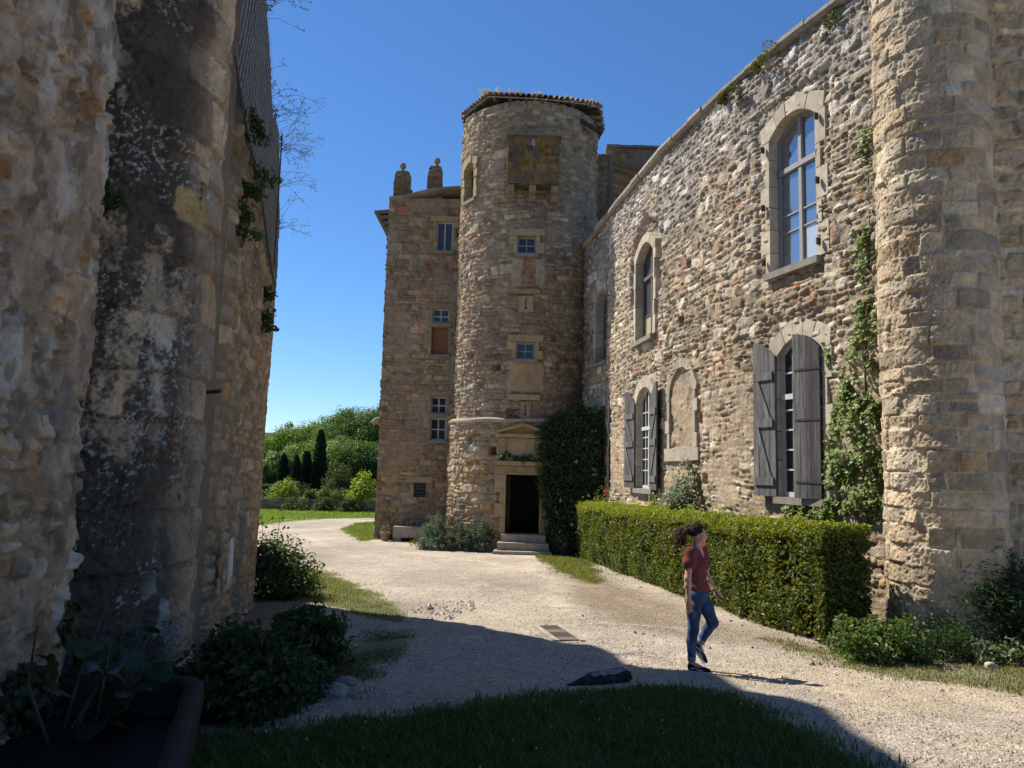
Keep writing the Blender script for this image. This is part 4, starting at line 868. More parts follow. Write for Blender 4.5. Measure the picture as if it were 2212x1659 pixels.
# ================================================================== LEFT: rubble wall, round tower, ruined wall
RX = -3.0
rub = thing("rubble_wall", "rough crumbling rubble wall with pinkish mortar at the left edge, nearest the camera", "wall", (RX, 3, 1.2))
rp = Path([(RX, -3.5), (RX, 5.52)])  # lengthened unseen behind the camera to darken the near court
def redge(u): return u
def rubext(U, Z):
    a = fbm(U*1.6, Z*1.1, 3)-.5; b_ = 1-np.abs(2*fbm(U*6+3, Z*3.4, 3)-1)
    e = .05*a+.016*(b_-.6)+.032*(fbm(U*19, Z*13, 4)-.5)+.018*(fbm(U*34, Z*26, 2)-.5)-.045*sst(.62, .72, fbm(U*8+9, Z*6, 3))
    ed = rp.len-U+.05*(fbm(Z*2.2, Z*0+3, 4)-.5)*2+.05*(fbm(Z*7, U*0, 2)-.5); return e-.5*sst(.06, -.02, ed-.06)
def rubbare(U, Z, h, c):
    mk = np.clip(sst(.42, .56, fbm(U*2.6+4, Z*2.0, 4)+.05*sst(3.5, 6, Z)), 0, .85)
    rc = np.array((.37, .275, .19))*(.45+1.1*fbm(U*10, Z*7, 5))[..., None]
    h = h*(1-mk)+.02*mk; c = c*(1-mk[..., None])+rc*mk[..., None]
    o = (sst(.66, .72, fbm(U*3+40, Z*2.4, 4))*.7)[..., None]; c = c*(1-o)+np.array((.36, .20, .095))*o
    g = (sst(.62, .68, fbm(U*2.2+80, Z*1.2, 5))*.65)[..., None]; c = c*(1-g)+np.array((.15, .14, .125))*g
    wv = (sst(.63, .69, fbm(U*5+11, Z*1.9+70, 5))*.75)[..., None]; c = c*(1-wv)+np.array((.50, .44, .36))*wv
    dk = (sst(.60, .66, fbm(U*9+31, Z*6+7, 4))*.6)[..., None]; c = c*(1-dk)+c*.35*dk
    return h, c
us_ = np.r_[np.arange(0, 7.4, .12), np.arange(7.4, rp.len+.001, .0125)]
wall("wall", M_ASH, rub, rp, us_, np.arange(.9, 9.9, .0135), 51, [], None, rubext, None, rubbare, hr=(.09, .24), wr=(.12, .36), depth=.032, warp=.07, gap=.016, rad=.02, soft=.012, big=.12, pal=dict(c=[(.46, .37, .28), (.41, .33, .245), (.36, .29, .215), (.52, .46, .38), (.40, .25, .13)], p=[.3, .3, .2, .12, .08], m=(.34, .265, .195)))
b = MB(); b.box((RX-.9, -3.5, .5), (RX-.18, 5.30, 9.88), (.25, .2, .15)); b.build("inner_wall", M_STONE, rub)

LC, LR = (-4.13, 7.10), 1.2
lt = thing("round_tower", "round ashlar tower blackened by lichen with white spots, beside the rubble wall", "tower", (*LC, 1))
lcy = Cyl(LC, LR)
def lbare(U, Z, h, c):
    # black and white lichen crusts: real growth on the stone
    base = fbm(U*1.5+3, Z*.9+2, 4)+.22*(fbm(U*9+4, Z*9, 4)-.5)+.10*(vn(U*45, Z*45)-.5); left = sst(2.0, 1.35, U+.7*(fbm(U*.8, Z*1.7, 3)-.5))
    dk = (sst(.40, .52, base+.22*(left-.5))*sst(2.3, 1.5, U)*(.25+.75*left)*.92)[..., None]
    c = c*(1-dk)+np.array((.050, .042, .034))*(.6+.9*fbm(U*14, Z*14, 3))[..., None]*dk
    spots = fbm(U*34+7, Z*34, 3)-.12+.35*(fbm(U*80, Z*80, 2)-.5); pt = sst(.44, .60, fbm(U*2.0+9, Z*1.6+31, 3))
    w_ = (sst(.545, .585, spots)*sst(.40, .55, fbm(U*2.0+9, Z*1.6+31, 3)+.3*(fbm(U*7, Z*7, 2)-.5))*.9)[..., None]; c = c*(1-w_)+np.array((.40, .385, .34))*w_
    wc = (sst(.60, .68, fbm(U*5+50, Z*3.6, 4))*sst(.48, .6, fbm(U*1.2+60, Z*.9, 2))*.6)[..., None]; c = c*(1-wc)+np.array((.42, .41, .385))*wc
    o = (sst(.04, .0, np.maximum(np.abs(U-1.60)-.20, np.abs(Z-5.28)-.14)+.05*(fbm(U*6, Z*6, 3)-.5))*.8)[..., None]; c = c*(1-o)+np.array((.44, .32, .14))*(.7+.6*fbm(U*5, Z*5, 3))[..., None]*o
    return h, c
wall("wall", M_ASH, lt, lcy, np.arange(.0, 3.1, .0125), np.arange(.9, 9.9, .0135), 52, [], None, lambda U, Z: .012*(fbm(U*14, Z*14, 3)-.5)+.03*(fbm(U*1.1, Z*.9, 3)-.5)-.022*sst(.55, .72, fbm(U*28, Z*28, 3)), lambda U, Z, c: c*(.82+.36*fbm(U, Z, 3))[..., None], lbare, hr=(.36, .52), wr=(.4, .8), depth=.026, warp=.022, gap=.013, rad=.02, soft=.014, split=.05, rel=.7, nz=.018,
     pal=dict(c=[(.48, .39, .285), (.44, .355, .26), (.52, .425, .32), (.43, .37, .30)], p=[.3, .3, .25, .15], m=(.27, .22, .165)))
b = MB(); V = np.array([[[LC[0]+(LR-.08)*math.sin(t), LC[1]-(LR-.08)*math.cos(t), z] for t in np.linspace(-1, 3.4, 30)] for z in (.3, 9.85)]); b.grid(V, c=(.2, .17, .13))
V = np.array([[[LC[0]+r*math.sin(t), LC[1]-r*math.cos(t), 9.86] for t in np.linspace(0, 2*np.pi, 30)] for r in (.01, LR+.02)]); b.grid(V, c=(.2, .17, .13)); b.build("inner_wall", M_STONE, lt)

L0, L1 = onG(400, 1470)[:2], onG(552, 1290)[:2]
dL = (L1-L0)/np.linalg.norm(L1-L0)
ru = Path([L0-dL*.6, L0+dL*7.75]); RU0 = .6
ruin = thing("ruined_wall", "tall ruined rubble wall on the left with wire netting and plants on its broken top", "wall", (*((L0+L1)/2), .7))
tp = np.array([(2.89, 9.6), (3.64, 9.39), (4.28, 9.04), (4.93, 8.72), (5.0, 8.95), (6.0, 8.95), (6.54, 8.7), (6.9, 8.2), (7.15, 7.75), (7.3, 6.9)])
tpf = lambda u: np.interp(u-RU0, tp[:, 0], tp[:, 1])+.10*(fbm(np.asarray(u)*4, np.asarray(u)*0, 3)-.5)
door = (3.52+RU0, .5, .62, 1.72)
lowb = np.array([ru.hit(*p) for p in ((498, 120), (512, 212), (530, 300), (545, 370), (562, 450), (573, 530), (588, 620), (600, 660))]); lowb[:, 0] = np.minimum(lowb[:, 0], RU0+7.0)
def ruext(U, Z):
    e = .05*(fbm(U*.8, Z*.8, 3)-.5)-.42*sst(RU0+1.3, RU0+.5, U)
    e = e-.07*np.exp(-(((U-RU0-2.2-.1*np.sin(Z))/.05)**2))*sst(7.5, 7, Z)
    dd = np.minimum(np.minimum(U-door[0], door[0]+door[2]-U), door[1]+door[3]-Z); return e-.30*sst(-.01, .02, dd)
def rutint(U, Z, c):
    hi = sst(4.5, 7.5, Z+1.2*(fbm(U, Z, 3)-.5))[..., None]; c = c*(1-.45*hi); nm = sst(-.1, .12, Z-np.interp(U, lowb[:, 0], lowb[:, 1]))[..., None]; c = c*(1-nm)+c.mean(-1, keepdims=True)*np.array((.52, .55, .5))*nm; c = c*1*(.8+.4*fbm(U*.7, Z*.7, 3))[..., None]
    o = (sst(6.0, 7.3, U-RU0)*.6)[..., None]; c = c*(1-o)+c*np.array((1.25, 1.0, .7))*o
    j = ((U > door[0]-.16) & (U < door[0]+door[2]+.14) & (Z < door[1]+door[3]+.25))[..., None]; return np.where(j, np.array((.27, .225, .165))*(.8+.4*fbm(U*3, Z*3, 3))[..., None], c)
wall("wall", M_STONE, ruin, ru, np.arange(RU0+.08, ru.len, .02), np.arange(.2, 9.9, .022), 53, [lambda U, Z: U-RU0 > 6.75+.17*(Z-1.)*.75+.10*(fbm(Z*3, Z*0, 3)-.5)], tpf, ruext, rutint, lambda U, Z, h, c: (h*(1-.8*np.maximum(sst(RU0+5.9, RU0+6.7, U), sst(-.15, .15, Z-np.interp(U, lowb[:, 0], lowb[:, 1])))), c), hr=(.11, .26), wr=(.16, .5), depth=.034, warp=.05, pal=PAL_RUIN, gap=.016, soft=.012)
b = MB(); q = np.linspace(0, RU0+7.05, 20); A = ru.P(q)-.06*ru.N(q); B = ru.P(q)-1.1*ru.N(q); tt = tpf(q)-.08; n_ = len(q); i = np.arange(n_-1)
v = np.vstack([np.c_[A, np.full(n_, 0)], np.c_[A, tt], np.c_[B, tt+.1], np.c_[B, np.full(n_, 0)]])
b.add(v, np.vstack([np.c_[i+s*n_, i+1+s*n_, i+1+(s+1)*n_, i+(s+1)*n_] for s in range(3)]), (.18, .15, .11)); b.add(v[[n_-1, 2*n_-1, 3*n_-1, 4*n_-1]], [(3, 2, 1, 0)], (.24, .19, .13)); b.build("inner_wall", M_STONE, ruin)
# higher masonry of the same castle behind, out of sight; its shade falls over the court
b = MB(); prof = [(15.6, .2), (15.6, 2.2), (15.0, 6.4), (14.9, 8.0), (14.92, 9.6), (15.1, 10.6), (14.7, 10.92), (14.15, 11.0), (14.12, 11.3), (14.36, 12.0), (14.2, 12.42), (13.6, 12.46), (13.25, 12.5), (13.17, 12.96), (12.78, 13.28), (11.9, 13.14), (2., 13.3), (2., .2)]
b.prism(prof, -1.9, 0, lambda v: np.c_[-5.7+v[:, 2], v[:, 0], v[:, 1]], (.25, .2, .15))
b.build("rear_mass", M_STONE, ruin)
# wire netting pinned over the ruin's upper part
net = gpn = [hu_ for hu_ in [ru.hit(*p) for p in ((500, 130), (505, 215), (530, 300), (545, 370), (565, 450), (575, 560), (590, 600), (600, 500))]]
nb = MB()
for sgn in (1, -1):
    for k_ in np.arange(-8, 16, .17):
        zz_ = np.arange(4.4, 9.6, .12); uu_ = k_+sgn*(zz_-7)*.55
        ok = (uu_ > RU0+.3) & (uu_ < RU0+6.7) & (zz_ > np.interp(uu_, lowb[:, 0], lowb[:, 1])) & (zz_ < tpf(uu_)-.08)
        if ok.sum() < 2: continue
        uu_, z2 = uu_[ok], zz_[ok]; P = ru.P(uu_)+ru.N(uu_)*(.04+.015*fbm(uu_*2, z2*2, 2)[:, None]); T = ru.T(uu_)
        pts = np.c_[P, z2]; w_ = .011
        V = np.stack([pts-np.c_[T*w_, np.zeros(len(z2))], pts+np.c_[T*w_, np.zeros(len(z2))]], 1); nb.grid(V, c=(.44, .45, .44))
nb.build("wire_netting", M_IRON, ruin)
b = MB(); P = ru.P(lowb[:, 0])+ru.N(lowb[:, 0])*.045; b.tube(np.c_[P, lowb[:, 1]], .012, 5, (.08, .08, .08)); P = ru.P(np.full(5, RU0+4.9))+ru.N(np.full(5, RU0+5.4))*.16; b2 = MB(); b2.tube(np.c_[P, np.linspace(6.2, 8.5, 5)], .012, 5, (.05, .05, .05)); b.build("net_cable", M_IRON, ruin); b2.build("net_cable", M_IRON, ruin)
b = MB(); q = ru.hit(440, 850); P = lcy.P(np.array(2.5)); z_ = 3.7
pa, pb = atY(414, 850, 7.75), atY(476, 845, 7.5); b.tube([pa, (pa+pb)/2, pb], .020, 6, (.04, .03, .025)); b.build("iron_bar", M_IRON, ruin)
# white information panel
ib = MB(); uA, zA = ru.hit(462, 1165); uB, zB = ru.hit(453, 1275); uC, zC = ru.hit(472, 1158)
P = ru.P(np.array(uA)); T, N = ru.T(np.array(uA)), ru.N(np.array(uA)); M = frame([*(P+N*.17), zB], [*T, 0], [*N, 0]); wdp, hp = .34, zA-zB
ib.prism([(0, 0), (wdp, 0), (wdp, hp), (0, hp)], 0, .012, M, (.62, .60, .55))
sg = thing("information_panel", "narrow weathered white information panel fixed to the ruined wall", "sign", tuple(M(np.array([[wdp/2, 0, 0]]))[0]))
ib.build("board", M_PLAIN, sg)
b = MB()
for z in np.linspace(.09, hp-.25, 9): b.prism([(.04, z), (wdp-.05-.06*rng.random(), z), (wdp-.06, z+.008), (.04, z+.008)], .0121, .0126, M, (.42, .41, .38))
b.prism([(.0, 0), (wdp, 0), (wdp, .09), (wdp*.6, .13), (0, .05)], .0121, .0124, M, (.30, .32, .18)); b.prism([(wdp*.5, hp-.03), (wdp, hp-.2), (wdp, hp), (wdp*.6, hp)], .0121, .0125, M, (.42, .44, .28)); b.build("faded_print", M_PLAIN, sg)
# ================================================================== VEGETATION
def plant(name, label, cat, loc, group=None): return thing(name, label, cat, loc, group)
RG = np.random.default_rng(77)
def wallhash(n): return RG.random(n)
# ---- hedge: clipped box hedge, leaves over a dark core
hA, hB = onG(1243, 1203)[:2], onG(1772, 1392)[:2]
hd = (hB-hA)/np.linalg.norm(hB-hA); hL = np.linalg.norm(hB-hA); hn = np.array([hd[1], -hd[0]])   # hn points away from the wall (to camera side)
if hn[0] > 0: hn = -hn
HW = .74
hedge = thing("clipped_hedge", "long clipped green box hedge in front of the sunlit wall, behind the woman", "hedge", (*(hA+hB)/2, .4))
def hpt(s, w_, h):                                     # along, depth from front face, height
    P = hA+hd*s[:, None]-hn*w_[:, None]; return np.c_[P, gnd(P[:, 0], P[:, 1])+h]
hh_top = lambda s: np.interp(s, [0, hL], [1.83, 1.66])
mb = MB()
def hleaf(n, face):
    s = RG.random(n)*hL; t = RG.random(n)
    if face == 'front': w_ = -.06+.30*RG.random(n)**1.2-.14*(RG.random(n) > .985)*RG.random(n)+.30*(fbm(s*1.0, t*2.2, 3)-.5)+.10*(1-t)**3+.12*t**7+.12*sst(.3, 0, hL-s); h = t*(hh_top(s)+.26*(fbm(s*1.1, s*0, 3)-.5)); nr = np.array([*hn, .3])
    elif face == 'top': w_ = t*HW-.06; h = hh_top(s)-.09+.13*RG.random(n)+.22*(RG.random(n) > .985)*RG.random(n)+.26*(fbm(s*1.1, w_*2, 3)-.5)-.16*np.abs(2*w_/HW-1).clip(0, 1)**5-.2*sst(.25, 0, hL-s); nr = np.array([0, 0, 1.])
    else: s = hL+.10-.18*RG.random(n)+.12*(fbm(t*4, t*0+3, 2)-.5); w_ = RG.random(n)*HW; h = t*(hh_top(s)); nr = np.array([*hd, .3])
    k = (fbm(s*2.4+face.__len__(), h*2.4, 3) > (.45 if face == 'front' else .27)) | (RG.random(n) < .25)
    return hpt(s, w_, h)[k], nr, h[k]
HL = 0
for face, n in (('front', 74000), ('top', 30000), ('end', 8000)):
    P, nr, h = hleaf(n, face); m_ = len(P); nr = np.tile(nr/np.linalg.norm(nr), (m_, 1)); HL += m_
    yel = np.clip((h-1.35)/.4, 0, 1)[:, None]  # upper leaves yellower, and brightened in colour to look sunlit
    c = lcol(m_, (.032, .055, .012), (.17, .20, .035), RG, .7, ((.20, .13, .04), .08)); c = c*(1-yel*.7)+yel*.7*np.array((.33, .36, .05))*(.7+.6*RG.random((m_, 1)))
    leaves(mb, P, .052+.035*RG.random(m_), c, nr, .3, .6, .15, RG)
hcore = MB()  # near-black box that paints in the shade between the leaves
s = np.linspace(.12, hL-.08, 40)
for w0, w1 in ((.26, HW-.1),):
    A = hpt(s, np.full(40, w0), np.full(40, .02)); B = hpt(s, np.full(40, w0), hh_top(s)-.16); C_ = hpt(s, np.full(40, w1), hh_top(s)-.16); D = hpt(s, np.full(40, w1), np.full(40, .02))
    hcore.grid(np.stack([A, B, C_, D]), c=(.018, .017, .008)); hcore.add([A[0], B[0], C_[0], D[0]], [(0, 1, 2, 3)], (.018, .017, .008)); hcore.add([A[-1], B[-1], C_[-1], D[-1]], [(3, 2, 1, 0)], (.018, .017, .008))
mb.build("foliage", M_LEAF, hedge); hcore.build("shade_core", M_BARK, hedge)
for i in range(46):
    st = MB(); s0 = RG.random(1)*hL; p0 = hpt(s0, np.array([.05+.1*RG.random()]), np.array([-.03]))[0]; p1 = p0+np.array([RG.normal()*.14, RG.normal()*.08, .35+.3*RG.random()]); st.tube([p0, (p0+p1)/2+RG.normal(size=3)*.02, p1], [.016, .013, .008], 5, (.17, .14, .10)); st.build("stem", M_BARK, hedge)
# ---- generic shrub
def shrub(name, label, cat, c, rad, n, size, a, b, group=None, stems=5, leafm=None, aspect=.55, extra=None, per=60, squash=.9, up=0., ncl=None, stemc=(.13, .10, .07), flowers=None, clv=.4, out=.45):
    c = np.array(c, float); rad = np.array(rad, float); t = thing(name, label, cat, (c[0], c[1], c[2]), group)
    ncl = ncl or max(6, n//per); p, d = ball(ncl, RG, .25); p[:, 2] = np.abs(p[:, 2])*1.0+.02
    C_ = c+p*rad; C_[:, 2] = c[2]+.05*rad[2]+p[:, 2]*rad[2]*.95
    mb = MB(); clumps(mb, C_, .30*rad.mean()*(.8+.5*RG.random(ncl)), per, size, a, b, RG, squash, .4, extra, clv=clv, aspect=aspect, out=out)
    mb.build("foliage", leafm or M_LEAF, t)
    for _ in range(stems):
        j = RG.integers(ncl); e = C_[j]; b0 = c+np.array([RG.normal()*.12*rad[0], RG.normal()*.12*rad[1], -.05]); mid = (b0+e)/2+RG.normal(size=3)*.06*rad
        st = MB(); st.tube([b0, mid, e], [.014+.012*rad.mean(), .012+.006*rad.mean(), .004], 5, stemc); st.build("stem", M_BARK, t)
    if flowers:
        col_, nf, fs = flowers
        for _ in range(nf):
            j = RG.integers(ncl); e = C_[j]+np.array([RG.normal()*.1, -.3*rad[1]*RG.random()-.05, .12*RG.random()])*rad.mean()
            fb = MB(); k = 9; pp, dd = ball(k, RG, .6); leaves(fb, e+pp*fs*.5, fs*.9, np.array(col_)*(.8+.4*RG.random((k, 1))), dd, .7, .9, .1, RG); fb.build("flower", M_DRYLEAF, t)
    return t
def G(px, py, dz=0): p = onG(px, py); return (p[0], p[1], p[2]+dz)
def at(px, py, Y): return atY(px, py, Y)
# ---- climbing ivy on a wall: leaves spread inside pixel outlines traced on the wall, on real vine stems
def inpoly(P, q):
    return poly_sd(q[:, 0], q[:, 1], P) if False else poly_sd(q[:, 0], q[:, 1], P)
def climber(name, label, path, polys, dens, size, a, b, thick=.12, off=.03, vines=(), extra=None, per=1, wob=.12, open_=False):
    mb = MB(); first = None
    for poly in polys:
        P = np.array([path.hit(*p) for p in poly]); lo, hi = P.min(0)-.15, P.max(0)+.15; n = int(np.prod(hi-lo)*dens)
        q = lo+RG.random((n, 2))*(hi-lo); sd = poly_sd(q[:, 0], q[:, 1], P)+wob*2*(fbm(q[:, 0]*2.6, q[:, 1]*2.6, 3)-.5)
        k = (sd > 0)&((fbm(q[:, 0]*3.3+9, q[:, 1]*3.3, 4) > (.42 if open_ else .36)) | (RG.random(n) < .10)); q, sd = q[k], sd[k]; n = len(q)
        d = off+thick*RG.random(n)*np.clip(.25+sd*2.2, .2, 1.6)*(.4+1.2*fbm(q[:, 0]*3, q[:, 1]*3, 2))
        N = path.N(q[:, 0]); X = path.P(q[:, 0])+N*d[:, None]
        leaves(mb, np.c_[X, q[:, 1]], size*(.6+.7*RG.random(n)), lcol(n, a, b, RG, .5, extra), np.c_[N, np.full(n, .35)], .62, .85, .1, RG)
    V = np.vstack(mb.v); t = thing(name, label, "climbing plant", (float(V[:, 0].mean()), float(V[:, 1].mean()), float(V[:, 2].min())))
    mb.build("foliage", M_LEAF, t)
    for v in vines:
        q = np.array([path.hit(*p) for p in v]); tt = np.linspace(0, 1, 14); qq = np.c_[np.interp(tt, np.linspace(0, 1, len(q)), q[:, 0]), np.interp(tt, np.linspace(0, 1, len(q)), q[:, 1])]+RG.normal(size=(14, 2))*.025
        X = path.P(qq[:, 0])+path.N(qq[:, 0])*.06; st = MB(); st.tube(np.c_[X, qq[:, 1]], np.linspace(.022, .007, 14), 6, (.15, .115, .08)); st.build("vine_stem", M_BARK, t)
    return t
IA, IB = (.09, .15, .03), (.24, .30, .08)
climber("wall_ivy", "tall light green ivy climbing the sunlit wall beside the right round tower", fac,
        [[(1868, 282), (1888, 278), (1893, 330), (1893, 375), (1868, 372), (1845, 330), (1860, 318)],
         [(1872, 380), (1893, 378), (1896, 500), (1868, 500), (1880, 440)],
         [(1868, 500), (1896, 500), (1900, 640), (1850, 690), (1856, 600), (1842, 560)],
         [(1858, 640), (1902, 630), (1910, 900), (1830, 880), (1822, 800), (1850, 720)],
         [(1822, 820), (1910, 860), (1916, 1040), (1790, 1060), (1778, 940), (1800, 905)],
         [(1782, 755), (1812, 752), (1822, 790), (1852, 810), (1842, 836), (1806, 808), (1785, 785)],
         [(1780, 1000), (1912, 990), (1918, 1120), (1860, 1130), (1770, 1110)],
         [(1690, 1088), (1800, 1072), (1850, 1105), (1800, 1118), (1690, 1112)]],
        900, .082, IA, IB, .20, open_=True, wob=.2, vines=[((1875, 1130), (1870, 900), (1880, 700), (1884, 450), (1880, 300)), ((1860, 1130), (1820, 960), (1800, 920)), ((1880, 980), (1840, 820), (1790, 765))], extra=((.22, .23, .10), .12))
climber("wall_ivy", "small loose bushy vine growing at the foot of the wall below the blind arch", fac,
        [[(1487, 995), (1498, 990), (1512, 1030), (1524, 1070), (1530, 1110), (1455, 1110), (1462, 1070), (1478, 1035)]], 1500, .07, (.045, .085, .025), (.115, .16, .06), .5, off=.05, vines=[((1492, 1110), (1490, 1060), (1492, 1005))])
climber("wall_ivy", "thin ivy strand hanging under the narrow shuttered window of the sunlit wall", fac, [[(1408, 1045), (1420, 1045), (1424, 1100), (1404, 1100)]], 900, .06, IA, IB, .12)
# dark climber in the tower corner
t = thing("dark_climber", "big dark green climbing rose covering the corner right of the tower doorway", "climbing plant", (2.35, 27.2, 0))
mb = MB()
ctr = []
out_ = np.array([(1172, 912), (1205, 900), (1235, 880), (1262, 878), (1290, 890), (1303, 930), (1300, 1010), (1290, 1100), (1285, 1180), (1190, 1178), (1176, 1080), (1172, 1000)])
qx = 1165+RG.random(2600)*150; qy = 870+RG.random(2600)*320
k = poly_sd(qx, qy, out_)+22*(fbm(qx*.045, qy*.045, 4)-.5)*2 > 0
for x, y in zip(qx[k], qy[k]):
    front = 27.9-.0*1; Yd = np.interp(x, [1170, 1210, 1260, 1300], [27.75, 27.5, 26.9, 26.2])-.55*RG.random()*1.4+.1; ctr.append(atY(x, y, Yd))
ctr = np.array(ctr); ctr[:, 2] = np.maximum(ctr[:, 2], .1)
clumps(mb, ctr, .24, 17, .10, (.022, .045, .014), (.055, .085, .03), RG, .9, .5, ((.09, .13, .04), .06), clv=.6)
mb.build("foliage", M_LEAF, t)
core = MB(); 
for (bx0, bx1, z1_) in ((1.45, 2.15, 4.3), (2.1, 2.75, 4.9)):
    core.tube([[ (bx0+bx1)/2, 27.75 if bx0 < 2 else 27.2, z] for z in np.linspace(-.2, z1_, 6)], (bx1-bx0)*.42, 8, (.012, .015, .006))
core.build("inner_tangle", M_BARK, t)
for i in range(22):
    j = RG.integers(len(ctr)); fb = MB(); pp, dd = ball(7, RG, .5); leaves(fb, ctr[j]+[0, -.3, 0]+pp*.06, .07, np.array((.62, .62, .55))*(.85+.3*RG.random((7, 1))), dd, .6, .9, .1, RG); fb.build("flower", M_DRYLEAF, t)
# euphorbia at the tower foot
EU = ((.08, .13, .105), (.17, .225, .18))
def euphorbia(label, c, rad, n, fl):
    c = np.array(c); t = thing("spurge_shrub", label, "shrub", tuple(c), "blue green spurge shrubs at the tower foot")
    mb = MB(); hb = []
    for i in range(n):
        p, _ = ball(1, RG, .5); p = p[0]; p[2] = abs(p[2]); tip = c+p*rad; tip[2] = max(tip[2], c[2]+.12); ax = (tip-c-np.array([0, 0, -.4])); ax /= np.linalg.norm(ax)
        k = 26; s = RG.random(k)**.7*.30; pos = tip-ax*s[:, None]; dirs = RG.normal(size=(k, 3)); dirs -= (dirs@ax)[:, None]*ax; dirs /= np.linalg.norm(dirs, axis=1)[:, None]
        leaves(mb, pos+dirs*.055+ax*.03, .13, lcol(k, *EU, RG, .4), dirs*.3+ax, .75, .22, .04, RG)
        if RG.random() < fl: hb.append(tip+ax*.10)
    mb.build("foliage", M_DRYLEAF, t)
    for i in range(10):
        e = c+np.array([RG.normal()*.4*rad[0], RG.normal()*.3*rad[1], rad[2]*.6]); st = MB(); st.tube([c+np.array([RG.normal()*.12, RG.normal()*.1, -.05]), (c+e)/2, e], [.018, .014, .01], 5, (.16, .11, .08)); st.build("stem", M_BARK, t)
    for h in hb[:26]:
        f = MB(); pp, dd = ball(36, RG, .3); leaves(f, h+pp*np.array([.085, .085, .13]), .05, lcol(36, (.15, .14, .06), (.20, .15, .08), RG, .4), dd, .4, .8, .1, RG); f.build("foliage", M_DRYLEAF, t)
e1 = G(958, 1187); e2 = G(1030, 1190)
euphorbia("larger blue green spurge with yellowish flower heads at the tower foot", e1, np.array((1.2, .8, 1.35)), 230, .12)
euphorbia("smaller grey green spurge with brown flower heads next to the doorway steps", e2, np.array((.95, .7, 1.15)), 160, .15)
shrub("dry_vine", "withered reddish vine in the angle between stone house and tower", "climbing plant", (*at(973, 1135, 28.0)[:2], .1), (.28, .2, 2.1), 300, .09, (.10, .055, .035), (.17, .09, .05), stems=4, per=30, leafm=M_DRYLEAF)
# plants on ledges of the tower
def ledge_plant(label, p, rad, n, size, a, b, fl=None, nm="ledge_plant"):
    return shrub(nm, label, "plant", p, rad, n, size, a, b, stems=2, per=20, flowers=fl)
p = drum.P(np.array(drum.hit(1128, 988)[0])); zl = frame_cyl(drum, *DOOR[:3])(np.array([[0, DOOR[3]+.48, 0]]))[0, 2]
for i, (dx, ww) in enumerate(((-.45, .38), (.2, .42), (.85, .4))):
    ledge_plant(("trailing plant with white flowers on the left end of the door ledge", "dark tufted ferns in the middle of the ledge over the tower door", "dark hanging greenery on the right end of the door ledge")[i], (p[0]+dx-.1, p[1]-.14, zl-.06), (ww, .16, .34), 240, .10, (.03, .055, .02), (.07, .10, .035), ((.62, .62, .56), 9, .07) if i == 0 else None)
p = cyl.P(np.array(cyl.hit(1104, 893)[0])); ledge_plant("pink valerian flowering on the tower's string course", (p[0], p[1]-.12, zring+.05), (.42, .14, .32), 160, .07, (.05, .07, .03), (.10, .09, .05), ((.50, .24, .32), 16, .09), "valerian")
p = cyl.P(np.array(cyl.hit(985, 895)[0])); ledge_plant("small yellow green tuft on the left end of the tower's string course", (p[0]-.05, p[1]-.1, zring+.03), (.3, .12, .3), 120, .06, (.10, .11, .03), (.16, .16, .05))
for i, (px, lab) in enumerate(((1044, "pale dry grass cushion at the left corner of the tower roof"), (1078, "pale dry grass cushion left of the middle of the tower roof"), (1112, "widest pale dry grass cushion near the middle of the tower roof"), (1160, "low pale dry grass cushion right of the middle of the tower roof"), (1222, "pale dry grass cushion toward the right of the tower roof"), (1268, "pale dry grass cushion at the right corner of the tower roof"))):
    u_ = cyl.hit(px, 300)[0]; q = np.r_[Cyl(TC, TR+.05).P(np.array(u_)), 0]; d_ = ray(px, np.interp(px, (1015, 1060, 1110, 1160, 1210, 1250, 1290), (203, 204, 207, 211, 217, 223, 234))); q[2] = ZC+d_[2]/d_[1]*q[1]
    shrub("roof_sedum", lab, "plant", (q[0], q[1], q[2]-.02), ((.30, .42, .62, .40, .34, .3)[i], .3, .20), 260, .06, (.36, .32, .24), (.52, .48, .38), stems=1, per=30, leafm=M_DRYLEAF)
# tufts on the facade eave
for (px, py, r_, a, b, lab) in ((1683, 118, .42, (.07, .09, .03), (.2, .17, .05), "bushy yellow green plant hanging from the eave above the tall window"), (1805, 52, .34, (.07, .10, .05), (.15, .17, .09), "grey green plant under the top right of the sunlit wall"), (1607, 195, .30, (.05, .075, .04), (.11, .13, .07), "small tuft below the eave left of the tall upper window"), (1652, 140, .22, (.09, .10, .03), (.17, .15, .05), "little yellowish tuft on the stone eave"), (1575, 214, .2, (.07, .08, .03), (.14, .13, .05), "tiny tuft at the middle of the stone eave")):
    uu, z_ = fac.hit(px, py); P = fac.P(np.array(uu))+fac.N(np.array(uu))*.12
    shrub("eave_plant", lab, "plant", (P[0], P[1], z_-r_*.5), (r_, r_*.7, r_*1.1), 420, .055, a, b, stems=2, per=30, leafm=M_DRYLEAF)
